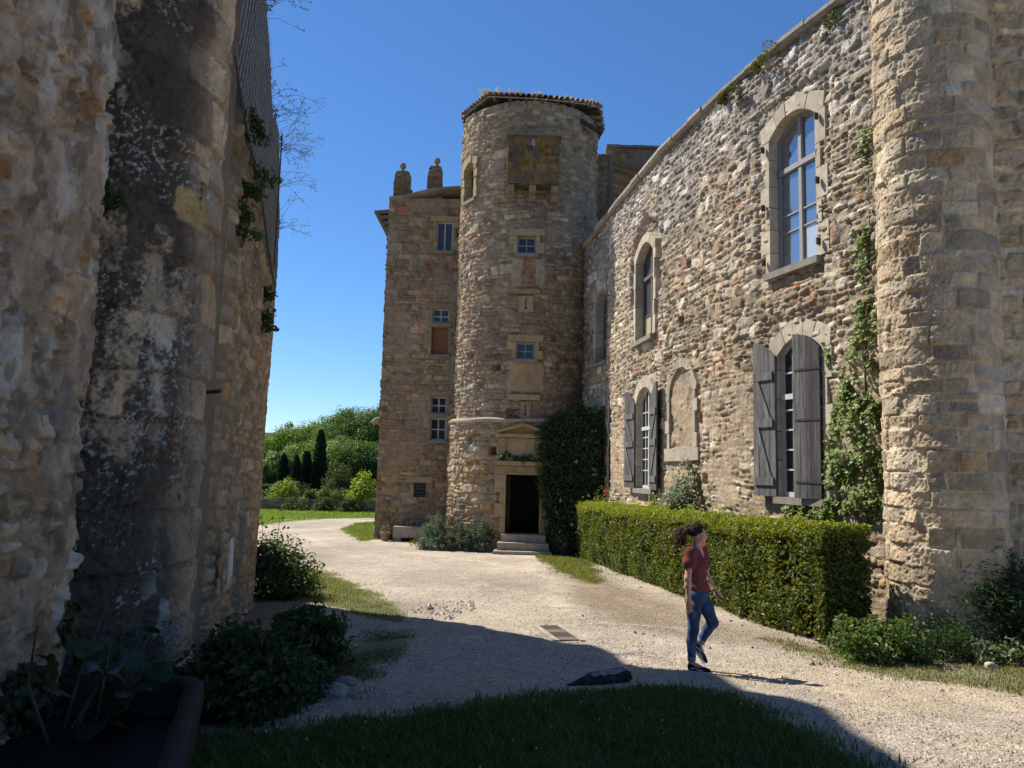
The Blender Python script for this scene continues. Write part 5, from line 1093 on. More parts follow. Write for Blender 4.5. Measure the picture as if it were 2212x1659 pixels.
# ---- right foreground: shrubs at the foot of the right tower
shrub("low_shrub", "low bright green shrub at the foot of the right round tower", "shrub", G(1905, 1425), (.62, .40, .62), 2600, .07, (.04, .085, .02), (.12, .17, .04), stems=6, extra=((.2, .2, .06), .08))
shrub("low_shrub", "low dark feathery shrub touching the right round tower's base", "shrub", G(2020, 1420), (.55, .42, .50), 3000, .055, (.025, .06, .02), (.075, .11, .04), stems=5, aspect=.25)
shrub("low_shrub", "small pale leafed plant at the end of the hedge", "shrub", G(1830, 1408), (.28, .25, .34), 500, .09, (.07, .11, .06), (.16, .2, .12), stems=3, per=40)
t = shrub("feathery_shrub", "large dark feathery shrub with cut branches at the right edge by the wall", "shrub", G(2165, 1415), (.66, .45, 1.45), 12000, .085, (.022, .055, .025), (.065, .10, .045), stems=9, aspect=.2, per=90, clv=.6)
cb = G(2125, 1400)
for pts, r_ in (([(2120, 1390), (2118, 1300), (2108, 1240), (2092, 1205)], .05), ([(2122, 1300), (2120, 1240), (2114, 1215), (2106, 1190)], .028), ([(2116, 1270), (2095, 1250), (2062, 1237)], .018), ([(2112, 1268), (2085, 1290), (2070, 1320), (2060, 1335)], .013), ([(2112, 1300), (2090, 1330), (2068, 1332)], .012), ([(2125, 1230), (2128, 1195), (2126, 1160)], .02)):
    st = MB(); P = [atY(*q, cb[1]-.25) for q in pts]; st.tube(P, np.linspace(r_, r_*.75, len(P)), 7, (.16, .11, .075))
    tip = np.array(P[-1]); 
    if r_ > .02: dr_ = tip-np.array(P[-2]); dr_ /= np.linalg.norm(dr_); st.tube([tip-dr_*.002, tip+dr_*.004], r_*.74, 7, (.45, .36, .24))
    st.build("cut_branch", M_BARK, t)
shrub("laurel_sprout", "bright yellow green laurel shoots above the cut branches beside the wall", "shrub", (*atY(2135, 1200, cb[1]-.1)[:2], atY(2135, 1215, cb[1]-.1)[2]), (.34, .25, .42), 420, .13, (.09, .14, .02), (.2, .24, .04), stems=4, per=28, aspect=.4)
shrub("ivy_groundcover", "variegated ivy creeping over the ground at the right edge", "ground plant", G(2170, 1432), (.75, .35, .26), 1500, .07, (.06, .10, .045), (.17, .2, .12), stems=2, per=50, extra=((.30, .31, .2), .12))
# ---- plants between hedge and tower
shrub("rose_bush", "rose bush with pink blooms at the far end of the hedge", "shrub", G(1232, 1200), (.42, .35, 1.55), 1300, .075, (.04, .075, .03), (.10, .14, .06), stems=7, flowers=((.55, .17, .2), 8, .10))
shrub("lavender_bush", "low silvery lavender beside the doorway steps", "shrub", G(1216, 1199), (.5, .35, .6), 1400, .08, (.07, .095, .07), (.14, .16, .12), stems=4, aspect=.18, leafm=M_DRYLEAF)
shrub("tall_rose", "light green rose with one red bloom rising behind the hedge, far end", "shrub", (*at(1310, 1090, 24.0)[:2], .25), (.62, .4, 2.2), 1500, .08, (.07, .10, .03), (.15, .19, .06), stems=8, flowers=((.55, .06, .09), 3, .13))
# ---- left side
shrub("dark_bush", "large dark bush in shade at the foot of the ruined wall", "bush", G(560, 1515), (.58, .55, .60), 7500, .075, (.02, .045, .014), (.055, .085, .025), stems=8, per=80)
shrub("dark_bush", "broad low dark bush in shade in front of the black round tower", "bush", G(490, 1545), (.50, .5, .48), 4500, .075, (.02, .04, .014), (.05, .08, .024), stems=6, per=80)
shrub("peony_bush", "small separate dark shrub standing out over the shaded path edge", "bush", G(668, 1440), (.42, .40, .64), 2600, .10, (.025, .055, .018), (.065, .10, .03), stems=5, per=50, aspect=.4)
t = shrub("red_rose_bush", "straggly rose bush with a dark red bloom at the end of the ruined wall", "bush", G(590, 1288), (.95, .6, 1.05), 6000, .075, (.03, .06, .02), (.085, .12, .04), stems=9, per=60)
rb = np.array(G(590, 1270))
for (x0_, y0_, x1_, y1_) in ((585, 1270, 565, 1110), (592, 1270, 605, 1115), (588, 1272, 580, 1150), (600, 1270, 640, 1200), (600, 1275, 655, 1235), (590, 1270, 570, 1180)):
    P0, P1 = atY(x0_, y0_, rb[1]), atY(x1_, y1_, rb[1]-.2); st = MB(); m_ = (P0+P1)/2+RG.normal(size=3)*.08; st.tube([P0, m_, P1], [.012, .009, .004], 5, (.07, .075, .03)); st.build("cane", M_BARK, t)
    lf = MB(); k = 26; s = .35+.65*RG.random(k); pp = P0+(P1-P0)*s[:, None]+RG.normal(size=(k, 3))*.09; leaves(lf, pp, .085, lcol(k, (.025, .05, .02), (.06, .09, .03), RG, .4), None, .5, .7, .1, RG); lf.build("foliage", M_LEAF, t)
fb = MB(); pp, dd = ball(24, RG, .3); leaves(fb, atY(635, 1211, rb[1]-.2)+pp*.05, .06, np.array((.16, .008, .015))*(.7+.6*RG.random((24, 1))), dd, .6, .9, .1, RG); fb.build("flower", M_DRYLEAF, t)
shrub("rose_skirt", "sunlit weeds at the foot of the red rose bush", "plant", G(640, 1288), (.45, .4, .42), 1200, .06, (.06, .10, .02), (.13, .17, .04), stems=3, per=40)
# ivy and fig leaves at the foot of the rubble wall
climber("corner_ivy", "dark ivy creeping up the foot of the left rubble wall", rp, [[(95, 1600), (110, 1480), (120, 1380), (135, 1280), (150, 1300), (160, 1420), (170, 1560), (170, 1640)], [(0, 1640), (0, 1500), (60, 1470), (110, 1540), (150, 1640)]], 1500, .075, (.018, .035, .013), (.045, .07, .025), .14, wob=.2)
t = thing("fig_sapling", "large leafed dark fig sapling growing behind the stone trough", "plant", (RX+.25, 4.95, 1.2))
for i in range(11):
    b0 = np.array([RX+.2+.25*RG.random(), 4.6+.7*RG.random(), 1.25]); e = b0+np.array([.15+.3*RG.random(), RG.normal()*.25, .25+.65*RG.random()]); st = MB(); st.tube([b0, (b0+e)/2+RG.normal(size=3)*.04, e], [.011, .009, .005], 5, (.10, .085, .06)); st.build("stem", M_BARK, t)
    for k in range(4):
        pos = b0+(e-b0)*(.5+.5*RG.random())+RG.normal(size=3)*.07; A = RG.normal(size=3)*np.array([1, 1, .4])+np.array([.6, -.4, -.1]); A /= np.linalg.norm(A); N = np.array([.3, -.2, 1.])+RG.normal(size=3)*.35; N -= (N@A)*A; N /= np.linalg.norm(N); B = np.cross(N, A); L = .12+.07*RG.random()
        prof = [(0, 0), (.12, .30), (.30, .22), (.42, .48), (.56, .22), (.74, .30), (1, 0), (.74, -.30), (.56, -.22), (.42, -.48), (.30, -.22), (.12, -.30)]
        lf = MB(); lf.add([pos+A*x*L+B*y*L-N*.15*L*(x*x+y*y) for x, y in prof]+[pos+A*.4*L], [(i_, (i_+1) % 12, 12) for i_ in range(12)], np.array((.022, .042, .017))*(.7+.6*RG.random())); lf.build("leaf", M_LEAF, t)
# wall plants on the ruin
def rpl(px, py, r_, lab, a=(.04, .06, .02), b=(.09, .12, .04), n=420):
    uu, z_ = ru.hit(px, py); P = ru.P(np.array(uu))+ru.N(np.array(uu))*.05
    shrub("wall_plant", lab, "plant", (P[0], P[1], z_-r_*.7), (r_*1.0, r_*.35, r_*1.4), n, .07, a, b, stems=2, per=30)
rpl(532, 270, .32, "dark tuft on the ruined wall under the lower edge of the netting"); rpl(546, 370, .34, "leafy green plant in the ruined wall right of the netting fold"); rpl(514, 485, .32, "drooping green fern high on the ruined wall, near the round tower")
rpl(560, 690, .26, "green tuft halfway up the ruined wall near its right edge"); rpl(522, 405, .22, "small green tuft on the ruined wall above the drooping fern"); rpl(566, 630, .2, "smallest green tuft on the ruined wall's right edge")
pc = atY(248, 470, 6.0); shrub("wall_plant", "green tuft in the joint between rubble wall and black round tower", "plant", (RX-.02, 5.5, pc[2]-.12), (.10, .10, .28), 260, .05, (.03, .05, .018), (.065, .09, .03), stems=2, per=26)
# dry flower stalks on the ruin's crest
for i, (uq, lab) in enumerate(((3.0, "dry flower stalks on the crest of the ruined wall, topmost"), (4.3, "sparse dry stalks on the crest of the ruined wall, second from the top"), (5.2, "white tufted dry stalks on the step of the ruined wall's crest"), (6.2, "dense spray of dry purple stalks on the ruined wall's crest"), (6.75, "reddish dry stalks on the ruined wall's outer corner"), (7.1, "lowest dry stalks on the crest of the ruined wall"))):
    P = ru.P(np.array(RU0+min(uq, 6.9)))-ru.N(np.array(RU0+uq))*.1; z_ = float(tpf(RU0+uq)) if uq < 7 else 7.5
    t = thing("dry_stalks", lab, "plant", (P[0], P[1], z_))
    mb = MB(); fl = MB(); nst = (9, 6, 8, 26, 9, 8)[i]
    for k in range(nst):
        b0 = np.array([P[0], P[1], z_-.1])+RG.normal(size=3)*np.array([.1, .12, .05]); e = b0+np.array([.25+.45*RG.random(), .2*RG.normal()+.1, .25*RG.normal()+.22]); mid = (b0+e)/2+np.array([0, 0, .08]); mb.tube([b0, mid, e], [.004, .003, .002], 4, (.16, .13, .08))
        for q in range(4):
            tip = e+RG.normal(size=3)*.06; mb.tube([mid*.3+e*.7, tip], .002, 3, (.16, .13, .08)); pp, dd = ball(3, RG, .3); leaves(fl, tip+pp*.012, .022, lcol(3, (.12, .09, .09), (.25, .2, .19), RG, .3), dd, .5, .9, .1, RG)
    pp, dd = ball(60, RG, .2); leaves(mb, np.array([P[0]+.05, P[1], z_+.02])+pp*np.array([.15, .2, .12]), .06, lcol(60, (.06, .07, .025), (.12, .12, .05), RG), dd, .4, .5, .1, RG)
    mb.build("stalks", M_DRYLEAF, t); fl.build("foliage", M_DRYLEAF, t)
# ---- plants by the stone house
shrub("weed_tuft", "bright weeds at the outer corner of the shaded stone house", "plant", G(822, 1160), (.35, .3, .6), 420, .08, (.07, .11, .025), (.15, .2, .05), stems=3, per=30)
shrub("weed_tuft", "dark weeds beside the terracotta pot under the stone house", "plant", (*at(846, 1150, 31.5)[:2], .02), (.45, .25, .5), 420, .09, (.025, .05, .015), (.06, .09, .03), stems=3, per=30)
# ================================================================== BACKGROUND: trees, cypresses, garden wall, fence
RT = np.random.default_rng(5)
def tree(name, label, x, y, h, r, a, b, n=9000, size=.26, group=None, trunk=.3, base=.22, shape=1., clv=.5, zb=None):
    z = float(gnd(x, y, False)) if zb is None else zb; t = thing(name, label, "tree", (x, y, z), group)
    ncl = max(26, n//130); p, d = ball(ncl, RT, .35); low = base*h
    C_ = np.c_[x+p[:, 0]*r, y+p[:, 1]*r, z+low+(h-low)*(.5+.5*p[:, 2]*.94)]
    C_ += RT.normal(size=C_.shape)*.12*r
    mb = MB(); clumps(mb, C_, r*.30*(.7+.7*RT.random(ncl)), n//ncl, size, a, b, RT, .75, .45, None, .3, clv, .62, .5)
    k = n//7; p, d = ball(k, RT, .8); leaves(mb, np.c_[x+p[:, 0]*r*1.1, y+p[:, 1]*r*1.1, z+low+(h-low)*(.5+.52*p[:, 2])], size*(.6+.6*RT.random(k)), lcol(k, a, b, RT, .5), d, .4, .6, .12, RT)
    mb.build("crown", M_LEAF, t)
    st = MB(); st.tube([[x, y, z-.4], [x+.1*r*RT.normal()*.5, y, z+low], [x+.15*r*RT.normal()*.5, y, z+h*.7]], [trunk, trunk*.75, trunk*.25], 8, (.07, .055, .04)); tr = st.build("trunk", M_BARK, t)
    for j in RT.choice(ncl, 7, replace=False):
        e = C_[j]; b0 = np.array([x, y, z+low*(.8+.6*RT.random())]); l = MB(); l.tube([b0, (b0+e)/2+np.array([0, 0, .25]), e], [trunk*.45, trunk*.28, trunk*.08], 6, (.07, .055, .04)); l.build("limb", M_BARK, t)
    return t
GR = "broadleaf trees of the wood beyond the lawn"
A1, B1 = (.09, .165, .03), (.18, .27, .055); A2, B2 = (.05, .10, .022), (.11, .18, .045); A3, B3 = (.11, .17, .06), (.20, .27, .11)
wood = [(590, 948, 100, 3.4, A2, B2, "dark leafy tree half hidden behind the ruined wall's edge"), (628, 928, 97, 3.0, A1, B1, "mid green tree at the left end of the wood, above the small cypresses"),
        (664, 925, 100, 3.4, A1, B1, "mid green tree of the wood left of the tallest cypress"), (702, 914, 98, 3.3, A3, B3, "greyish green tree of the wood just right of the tallest cypress"), (738, 905, 96, 3.2, A1, B1, "mid green tree of the wood above the dome shaped tree"),
        (776, 880, 92, 4.0, A2, B2, "tallest dark tree of the wood, near the stone house"), (815, 883, 90, 3.8, A2, B2, "dark tree of the wood touching the outline of the stone house"), (846, 890, 91, 4.0, A2, B2, "dark tree of the wood hidden behind the stone house"), (552, 955, 101, 3.6, A2, B2, "dark tree of the wood hidden behind the ruined wall"),
        (518, 958, 99, 3.8, A1, B1, "green tree of the wood out of sight behind the ruined wall"), (470, 962, 100, 4.0, A2, B2, "dark tree of the wood out of sight behind the round tower"),
        (602, 985, 84, 2.1, A2, B2, "low dark tree behind the left bright shrub"), (646, 966, 88, 2.5, A3, B3, "low greyish tree behind the slim cypresses"), (704, 958, 87, 2.5, A1, B1, "low green tree behind the dome shaped tree, left"), (742, 950, 85, 2.5, A3, B3, "low greyish tree behind the dome shaped tree, right"), (790, 955, 83, 2.6, A2, B2, "lower dark tree beside the outer corner of the stone house")]
for (px, pt, Y, r, a, b, lab) in wood:
    q = atY(px, pt, Y); tree("broadleaf_tree", lab, q[0], Y, q[2]-float(gnd(q[0], Y, False)), r, a, b, 13000, .23, GR, .2, .12)
def cypress(label, x, y, h, r):
    z = float(gnd(x, y, False)); t = thing("cypress_tree", label, "tree", (x, y, z), "dark cypresses in front of the wood")
    n = 5200; tt = RT.random(n)**.85; th = RT.random(n)*2*np.pi; rr = r*(np.sin(np.pi*np.clip(tt*.86+.10, 0, 1))**.65)*(.62+.5*RT.random(n)**.5)*(1+.35*(fbm(th*1.5+x, tt*9, 3)-.5)*2)
    P = np.c_[x+rr*np.cos(th), y+rr*np.sin(th), z+.15+tt*h]; mb = MB()
    A = np.c_[np.cos(th)*.35, np.sin(th)*.35, np.ones(n)]
    leaves(mb, P, .26*(.6+.7*RT.random(n)), lcol(n, (.010, .024, .010), (.028, .05, .02), RT, .5), np.c_[np.cos(th), np.sin(th), np.full(n, .2)], .6, .35, .05, RT)
    mb.build("crown", M_DRYLEAF, t); st = MB(); st.tube([[x, y, z-.3], [x, y, z+h*.9]], [.16, .04], 7, (.06, .045, .035)); st.build("trunk", M_BARK, t)
def cyp(px, pb, pt, Y, r, lab):
    b0 = atY(px, pb, Y); t0 = atY(px, pt, Y); g_z = float(gnd(b0[0], Y, False)); cypress(lab, b0[0], Y, t0[2]-g_z, r)
cyp(638, 1055, 988, 74, .42, "short dark cypress standing left of the slim pair")
cyp(657, 1060, 978, 75, .36, "slim dark cypress, left one of the close pair")
cyp(663, 1060, 979, 75.6, .28, "thinnest dark cypress, right one of the close pair")
cyp(688, 1050, 932, 76, .58, "tallest dark cypress, leaning slightly, in front of the wood")
cyp(676, 1055, 1000, 74.4, .32, "low dark cypress at the foot of the tallest one")
cyp(610, 1050, 985, 80, .5, "dim dark cypress hidden in shade behind the left bright shrub")
def bush(nm, lab, px, pb, pt, Y, hw, a, b, n=4200, size=.17, clv=.4):
    b0 = atY(px, pb, Y); t0 = atY(px, pt, Y); z = float(gnd(b0[0], Y, False)); h = t0[2]-z
    shrub(nm, lab, "shrub", (b0[0], Y, z), (hw/1661*Y, hw/1661*Y*.8, h*.92), n, size, a, b, stems=5, per=70, clv=clv)
bush("round_tree", "dome shaped dull green clipped tree in front of the wood", 734, 1075, 999, 70, 27, (.04, .065, .018), (.085, .115, .035), 6000, .16, .25)
bush("round_tree", "smaller dull green dome shaped shrub left of the dome shaped tree", 710, 1078, 1030, 67, 18, (.045, .07, .02), (.09, .12, .035), 3200, .15, .25)
bush("bright_shrub", "bright yellow green shrub by the garden wall, near the ruined wall", 613, 1090, 1032, 60, 32, (.14, .20, .03), (.30, .36, .06), 5200, .15)
bush("bright_shrub", "bright yellow green young tree by the garden wall, near the stone house", 780, 1092, 1008, 58, 28, (.16, .22, .022), (.34, .385, .05), 4200, .16)
bush("mixed_shrub", "pale leafy shrub between the two bright yellow green ones, left", 672, 1090, 1052, 59, 20, (.05, .085, .03), (.13, .17, .06), 2400, .14)
bush("mixed_shrub", "fresh green shrub between the two bright ones, middle", 700, 1092, 1050, 58.5, 18, (.07, .11, .03), (.17, .21, .06), 2400, .14)
bush("mixed_shrub", "fresh green shrub between the two bright ones, right", 733, 1092, 1045, 58.5, 22, (.06, .10, .025), (.15, .19, .05), 2400, .14)
bush("dark_shrub", "dark shrub in front of the garden wall below the young bright tree", 755, 1098, 1074, 56.5, 24, (.03, .05, .015), (.07, .10, .03), 1800, .13)
bush("dark_shrub", "dark low shrub before the left bright shrub", 640, 1094, 1072, 57, 30, (.035, .06, .018), (.08, .11, .03), 1800, .13)
bush("dark_shrub", "dark low shrub in front of the middle of the garden wall", 697, 1096, 1072, 57, 26, (.035, .06, .018), (.09, .12, .035), 1800, .13)
bush("dark_shrub", "dark shrub at the left end of the garden wall, next to the ruined wall", 585, 1090, 1040, 61, 22, (.03, .05, .015), (.07, .10, .03), 2600, .14)
bush("dark_shrub", "dark hedge like shrub behind the fence, between the slim cypresses and bright shrub", 640, 1085, 1035, 66, 34, (.025, .045, .015), (.06, .09, .03), 3600, .16)
# garden wall of dry stone and a wire fence
gwp = [onG(540, 1098)[:2], onG(640, 1099)[:2], onG(820, 1100)[:2], onG(900, 1100)[:2]]
gw = Path([(p[0], 57.8+.6*math.sin(i*2)) for i, p in enumerate(gwp)])
gwall = thing("garden_wall", "low dry stone garden wall in shade along the far edge of the lawn", "wall", (gw.p[1][0], 58, float(gnd(gw.p[1][0], 58))))
gt = lambda u: gnd(gw.P(u)[..., 0], gw.P(u)[..., 1], False)+.85+.18*(fbm(np.asarray(u)*1.1, np.asarray(u)*0, 3)-.5)
wall("wall", M_FAR, gwall, gw, np.arange(0, gw.len, .09), np.arange(-.7, .9, .07), 61, [], gt, None, None, None, hr=(.14, .26), wr=(.2, .5), depth=.06, pal=PAL_WING)
q = np.linspace(0, gw.len, 30); b = MB(); A = gw.P(q)-.02*gw.N(q); B = gw.P(q)-.55*gw.N(q); tt = gt(q)-.02; b.grid(np.stack([np.c_[A, np.full(30, -1.)], np.c_[A, tt], np.c_[B, tt], np.c_[B, np.full(30, -1.)]]), c=(.2, .17, .13)); b.build("inner_wall", M_STONE, gwall)
fn = thing("wire_fence", "thin wire mesh fence on posts behind the garden wall", "fence", (gw.p[1][0], 60.5, float(gnd(gw.p[1][0], 60.5))))
q = np.arange(.5, gw.len, 2.4)
for u_ in q:
    P = gw.P(np.array(u_))+np.array([0, 2.6]); z = float(gnd(P[0], P[1])); b = MB(); b.tube([[*P, z-.2], [*P, z+1.55]], .035, 6, (.05, .045, .04)); b.build("post", M_IRON, fn)
b = MB(); P = gw.P(q)+np.array([0, 2.6]); z = gnd(P[:, 0], P[:, 1])
for h in np.arange(.2, 1.55, .16): b.tube(np.c_[P, z+h], .006, 3, (.06, .06, .06))
for u_ in np.arange(.5, q[-1], .16):
    p_ = gw.P(np.array(u_))+np.array([0, 2.6]); z_ = float(gnd(p_[0], p_[1])); b.tube([[*p_, z_+.2], [*p_, z_+1.5]], .005, 3, (.06, .06, .06), False)
b.build("wire_mesh", M_IRON, fn)

# ================================================================== GROUND COVER AND SMALL THINGS
GRS = np.random.default_rng(9)
M_GRASS = leaf_mat("grass blade", .4, .6, .25)
def grass(n, x, y, h, a, b, w=.006, lean=.5, extra=None):
    n = len(x); z = np.interp(0, [0], [0])+gnd(x, y)+.0; th = GRS.random(n)*2*np.pi; h = h*(.5+.8*GRS.random(n))
    d = np.c_[np.cos(th), np.sin(th), np.zeros(n)]; p = np.c_[-np.sin(th), np.cos(th), np.zeros(n)]*w
    B = np.c_[x, y, z-.01]; l = (lean*(.3+GRS.random(n)))[:, None]*h[:, None]
    v = np.stack([B-p, B+p, B+d*l*.35+np.c_[np.zeros((n, 2)), h*.6]+p*.8, B+d*l*.35+np.c_[np.zeros((n, 2)), h*.6]-p*.8, B+d*l+np.c_[np.zeros((n, 2)), h]], 1); i = np.arange(n)[:, None]*5
    mb = MB(); mb.add(v.reshape(-1, 3), i+np.array([[0, 1, 2, 3]]), np.repeat(lcol(n, a, b, GRS, .5, extra), 5, 0)); mb.f.append(i+np.array([[3, 2, 4]])); return mb
def scatter(name, n, soft=.15, dens=None):
    P = np.array(POLY[name]); lo, hi = P.min(0), P.max(0); lo = np.maximum(lo, [-40, 3.3]); hi = np.minimum(hi, [40, 62])
    q = lo+GRS.random((n, 2))*(hi-lo); s = poly_sd(q[:, 0], q[:, 1], P)+.45*(fbm(q[:, 0]*1.7, q[:, 1]*1.7, 4)-.5)+soft*GRS.normal(size=n)
    k = s > 0; k &= np.abs(q[:, 0]) < q[:, 1]*.72+.6
    k &= (fbm(q[:, 0]*2.2+5, q[:, 1]*2.2, 3) > .38) | (GRS.random(n) < .35)
    return q[k, 0], q[k, 1]
def lay(name, poly, n, h, a, b, **kw):
    x, y = scatter(poly, n, kw.pop('soft', .12)); o = grass(n, x, y, h, a, b, **kw).build(name, M_GRASS, loc=(0, 0, 0)); o["kind"] = "stuff"
lay("lawn_grass", 'lawn', 330000, .055, (.055, .09, .022), (.12, .15, .045), w=.0035, extra=((.25, .21, .1), .10))
lay("grass_strip", 'strip', 26000, .05, (.10, .13, .03), (.20, .20, .06), w=.006, extra=((.32, .26, .13), .25))
lay("grass_strip", 'stripl', 7000, .045, (.05, .07, .02), (.10, .11, .04), w=.004, soft=.4, extra=((.2, .16, .08), .25))
lay("grass_strip", 'wingverge', 26000, .07, (.10, .13, .03), (.22, .20, .06), w=.010, extra=((.3, .2, .1), .35))
lay("grass_strip", 'wingside', 20000, .08, (.12, .17, .03), (.22, .24, .06), w=.011)
lay("grass_strip", 'verge', 20000, .06, (.09, .13, .03), (.20, .21, .06), w=.008, extra=((.3, .22, .1), .2))
lay("grass_strip", 'rverge', 22000, .045, (.08, .11, .03), (.19, .19, .07), w=.005, extra=((.3, .23, .12), .35))
lay("far_lawn_grass", 'far', 150000, .10, (.12, .19, .03), (.22, .27, .06), w=.02)
lay("bed_litter", 'bed', 60000, .03, (.10, .07, .035), (.24, .17, .09), w=.010, lean=2.2, extra=((.12, .15, .05), .15))
x, y = scatter('lawn', 260); k = GRS.random(len(x)) < .5; x, y = x[k], y[k]; mb = MB()
for a_, b_ in zip(x, y):
    z = float(gnd(a_, b_))+.04+.03*GRS.random(); p, d = ball(7, GRS, .6); leaves(mb, np.array([a_, b_, z])+p*.007, .014, np.array((.5, .5, .46))*(.8+.3*GRS.random((7, 1))), d, .7, .9, .1, GRS)
o = mb.build("clover_flowers", M_DRYLEAF, loc=(0, 0, 0)); o["kind"] = "stuff"
lay("lawn_weeds", 'lawn', 26000, .085, (.04, .08, .02), (.10, .14, .04), w=.008, lean=1.1)
# pebbles
def pebbles(name, n, x, y, s, cols):
    n = len(x); z = gnd(x, y); s = s*(.5+GRS.random(n)**3*1.8); th = GRS.random(n)*6.28; ax = np.c_[np.cos(th), np.sin(th)]; ay = np.c_[-np.sin(th), np.cos(th)]
    q = np.array([(1, 0, 0), (0, 1, 0), (-1, 0, 0), (0, -1, 0), (.1, .1, .8), (0, 0, -.6)]); J = q[None]*(.65+.6*GRS.random((n, 6, 1)))*s[:, None, None]
    v = np.stack([x[:, None]+J[..., 0]*ax[:, None, 0]+J[..., 1]*.7*ay[:, None, 0], y[:, None]+J[..., 0]*ax[:, None, 1]+J[..., 1]*.7*ay[:, None, 1], z[:, None]+J[..., 2]*.8+.002-(.010 if name == 'cobbles' else 0)], -1); i = np.arange(n)[:, None]*6
    mb = MB(); c = np.array(cols)[GRS.integers(len(cols), size=n)]*(.65+.6*GRS.random((n, 1))); f = np.vstack([i+np.array([t]) for t in ((0, 1, 4), (1, 2, 4), (2, 3, 4), (3, 0, 4))]); mb.add(v.reshape(-1, 3), f, np.repeat(c, 6, 0)); o = mb.build(name, M_DRESS, loc=(0, 0, 0)); o["kind"] = "stuff"
n = 150000; y = 4.0+26*GRS.random(n)**1.7; x = (GRS.random(n)*2-1)*(.72*y+.5); k = (poly_sd(x, y, POLY['lawn']) < .05) & (poly_sd(x, y, POLY['bed']) < .1) & (poly_sd(x, y, POLY['leftbed']) < .15) & (x > -4.4-.0*y) & (fbm(x*.9, y*.9, 3)+.25*GRS.random(n) > .5)
pebbles("gravel", n, x[k], y[k], .009, [(.44, .40, .34), (.38, .33, .27), (.5, .46, .40), (.30, .26, .215), (.42, .34, .25)])
n = 2600; y = 5.0+22*GRS.random(n)**1.5; x = (GRS.random(n)*2-1)*(.7*y+.5); k = (np.minimum(np.abs(poly_sd(x, y, POLY['soil'])), np.abs(poly_sd(x, y, POLY['rverge'])))+.5*GRS.random(n) < .75) & (poly_sd(x, y, POLY['bed']) < .4)
pebbles("leaf_litter", n, x[k], y[k], .022, [(.12, .07, .04), (.18, .11, .06), (.22, .16, .08), (.10, .08, .05)])
# exposed cobbles
n = 900; P = np.array(cobp); lo, hi = P.min(0), P.max(0); q = lo+GRS.random((n, 2))*(hi-lo); k = (poly_sd(q[:, 0], q[:, 1], P)+.5*(fbm(q[:, 0]*2, q[:, 1]*2, 3)-.5) > 0) & (fbm(q[:, 0]*1.6, q[:, 1]*1.6, 3) > .42); q = q[k]
pebbles("cobbles", len(q), q[:, 0], q[:, 1], .042, [(.46, .41, .33), (.40, .35, .28), (.52, .47, .39)])
# drain grates: two pairs of cast frames across the path
gA, gB, gC = onG(1163, 1352), onG(1194, 1349), onG(1240, 1384)
ax = (onG(1208, 1385)-onG(1163, 1353))[:2]; L = np.linalg.norm(ax); ax /= L; ay = (onG(1196, 1350)-onG(1163, 1353))[:2]; wd = np.linalg.norm(ay); ay -= (ay@ax)*ax; ay /= np.linalg.norm(ay)
o0 = onG(1163, 1353)
dg = thing("drain_grate", "rusty slotted iron drain grate set in a stone frame across the gravel path", "drain", (o0[0], o0[1], o0[2]))
def GM(v):
    P = o0[:2]+v[:, :1]*ax+v[:, 1:2]*ay; return np.c_[P, gnd(P[:, 0], P[:, 1])+.016+v[:, 2]]
b = MB(); wd = min(wd, .42)
for (a0, a1, b0, b1) in ((-.05, L+.05, -.09, -.005), (-.05, L+.05, wd+.005, wd+.07)): b.box((a0, b0, -.08), (a1, b1, .006), (.34, .30, .25), GM)
b.build("frame", M_DRESS, dg); b = MB(); b.box((0, 0, -.1), (L, wd, -.035), (.012, .011, .01), GM); b.build("pit", M_IRON, dg)
for i in range(2):
    b = MB(); s0, s1 = i*L/2+.01, (i+1)*L/2-.01
    b.box((s0, 0, -.03), (s0+.03, wd, 0), (.16, .13, .105), GM); b.box((s1-L*.17, 0, -.03), (s1, wd, .0), (.17, .14, .115), GM)
    for k in np.arange(s0+.05, s1-L*.17-.02, .034): b.box((k, 0.002, -.03), (k+.016, wd-.002, -.001), (.15, .12, .10), GM)
    b.build("grate", M_IRON, dg)
# split log / root lying at the edge of the lawn
l0, l1 = onG(1228, 1482), onG(1352, 1470); lg = thing("fallen_log", "dark weathered split log lying at the edge of the shaded lawn", "log", tuple((l0+l1)/2))
tt = np.linspace(0, 1, 70); th = np.linspace(0, 2*np.pi, 41); V = []
for t_ in tt:
    c = l0+(l1-l0)*t_+np.array([0, 0, .0+.05*t_]); r_ = (.03+.085*sst(0, .5, t_))*(1 if t_ < .97 else .9)
    d_ = (l1-l0)/np.linalg.norm(l1-l0); sd = np.array([-d_[1], d_[0], 0])
    rr = r_*(.55+.9*fbm(th*2.6+2, np.full(41, t_*3.0), 4)+.25*(fbm(th*5, np.full(41, t_*14.), 2)-.5)); rr[-1] = rr[0]
    V.append(c+sd*(np.cos(th)*rr*.95)[:, None]+np.array([0, 0, 1.])*(np.sin(th)*rr*.7)[:, None])
V = np.array(V); cN = fbm(np.tile(th*2, (70, 1)), np.tile(tt[:, None]*14, (1, 41)), 3)[..., None]; b = MB(); b.grid(V, c=np.array((.035, .029, .025))*(.4+1.4*cN)); b.f.append(np.array([list(range(41))])+b.n-41); b.build("wood", M_BARK, lg, smooth=True)
b = MB(); V2 = V[26:68, 9:15].copy(); V2[..., 2] += .005; b.grid(V2, c=np.array((.36, .34, .31))*(.35+.9*fbm(np.arange(V2.shape[0])[:, None]*.35+np.zeros((1, V2.shape[1])), np.arange(V2.shape[1])[None]*.8+np.zeros((V2.shape[0], 1)), 3))[..., None]); b.build("lit_streak", M_BARK, lg)  # pale streak coloured along the top as if lit
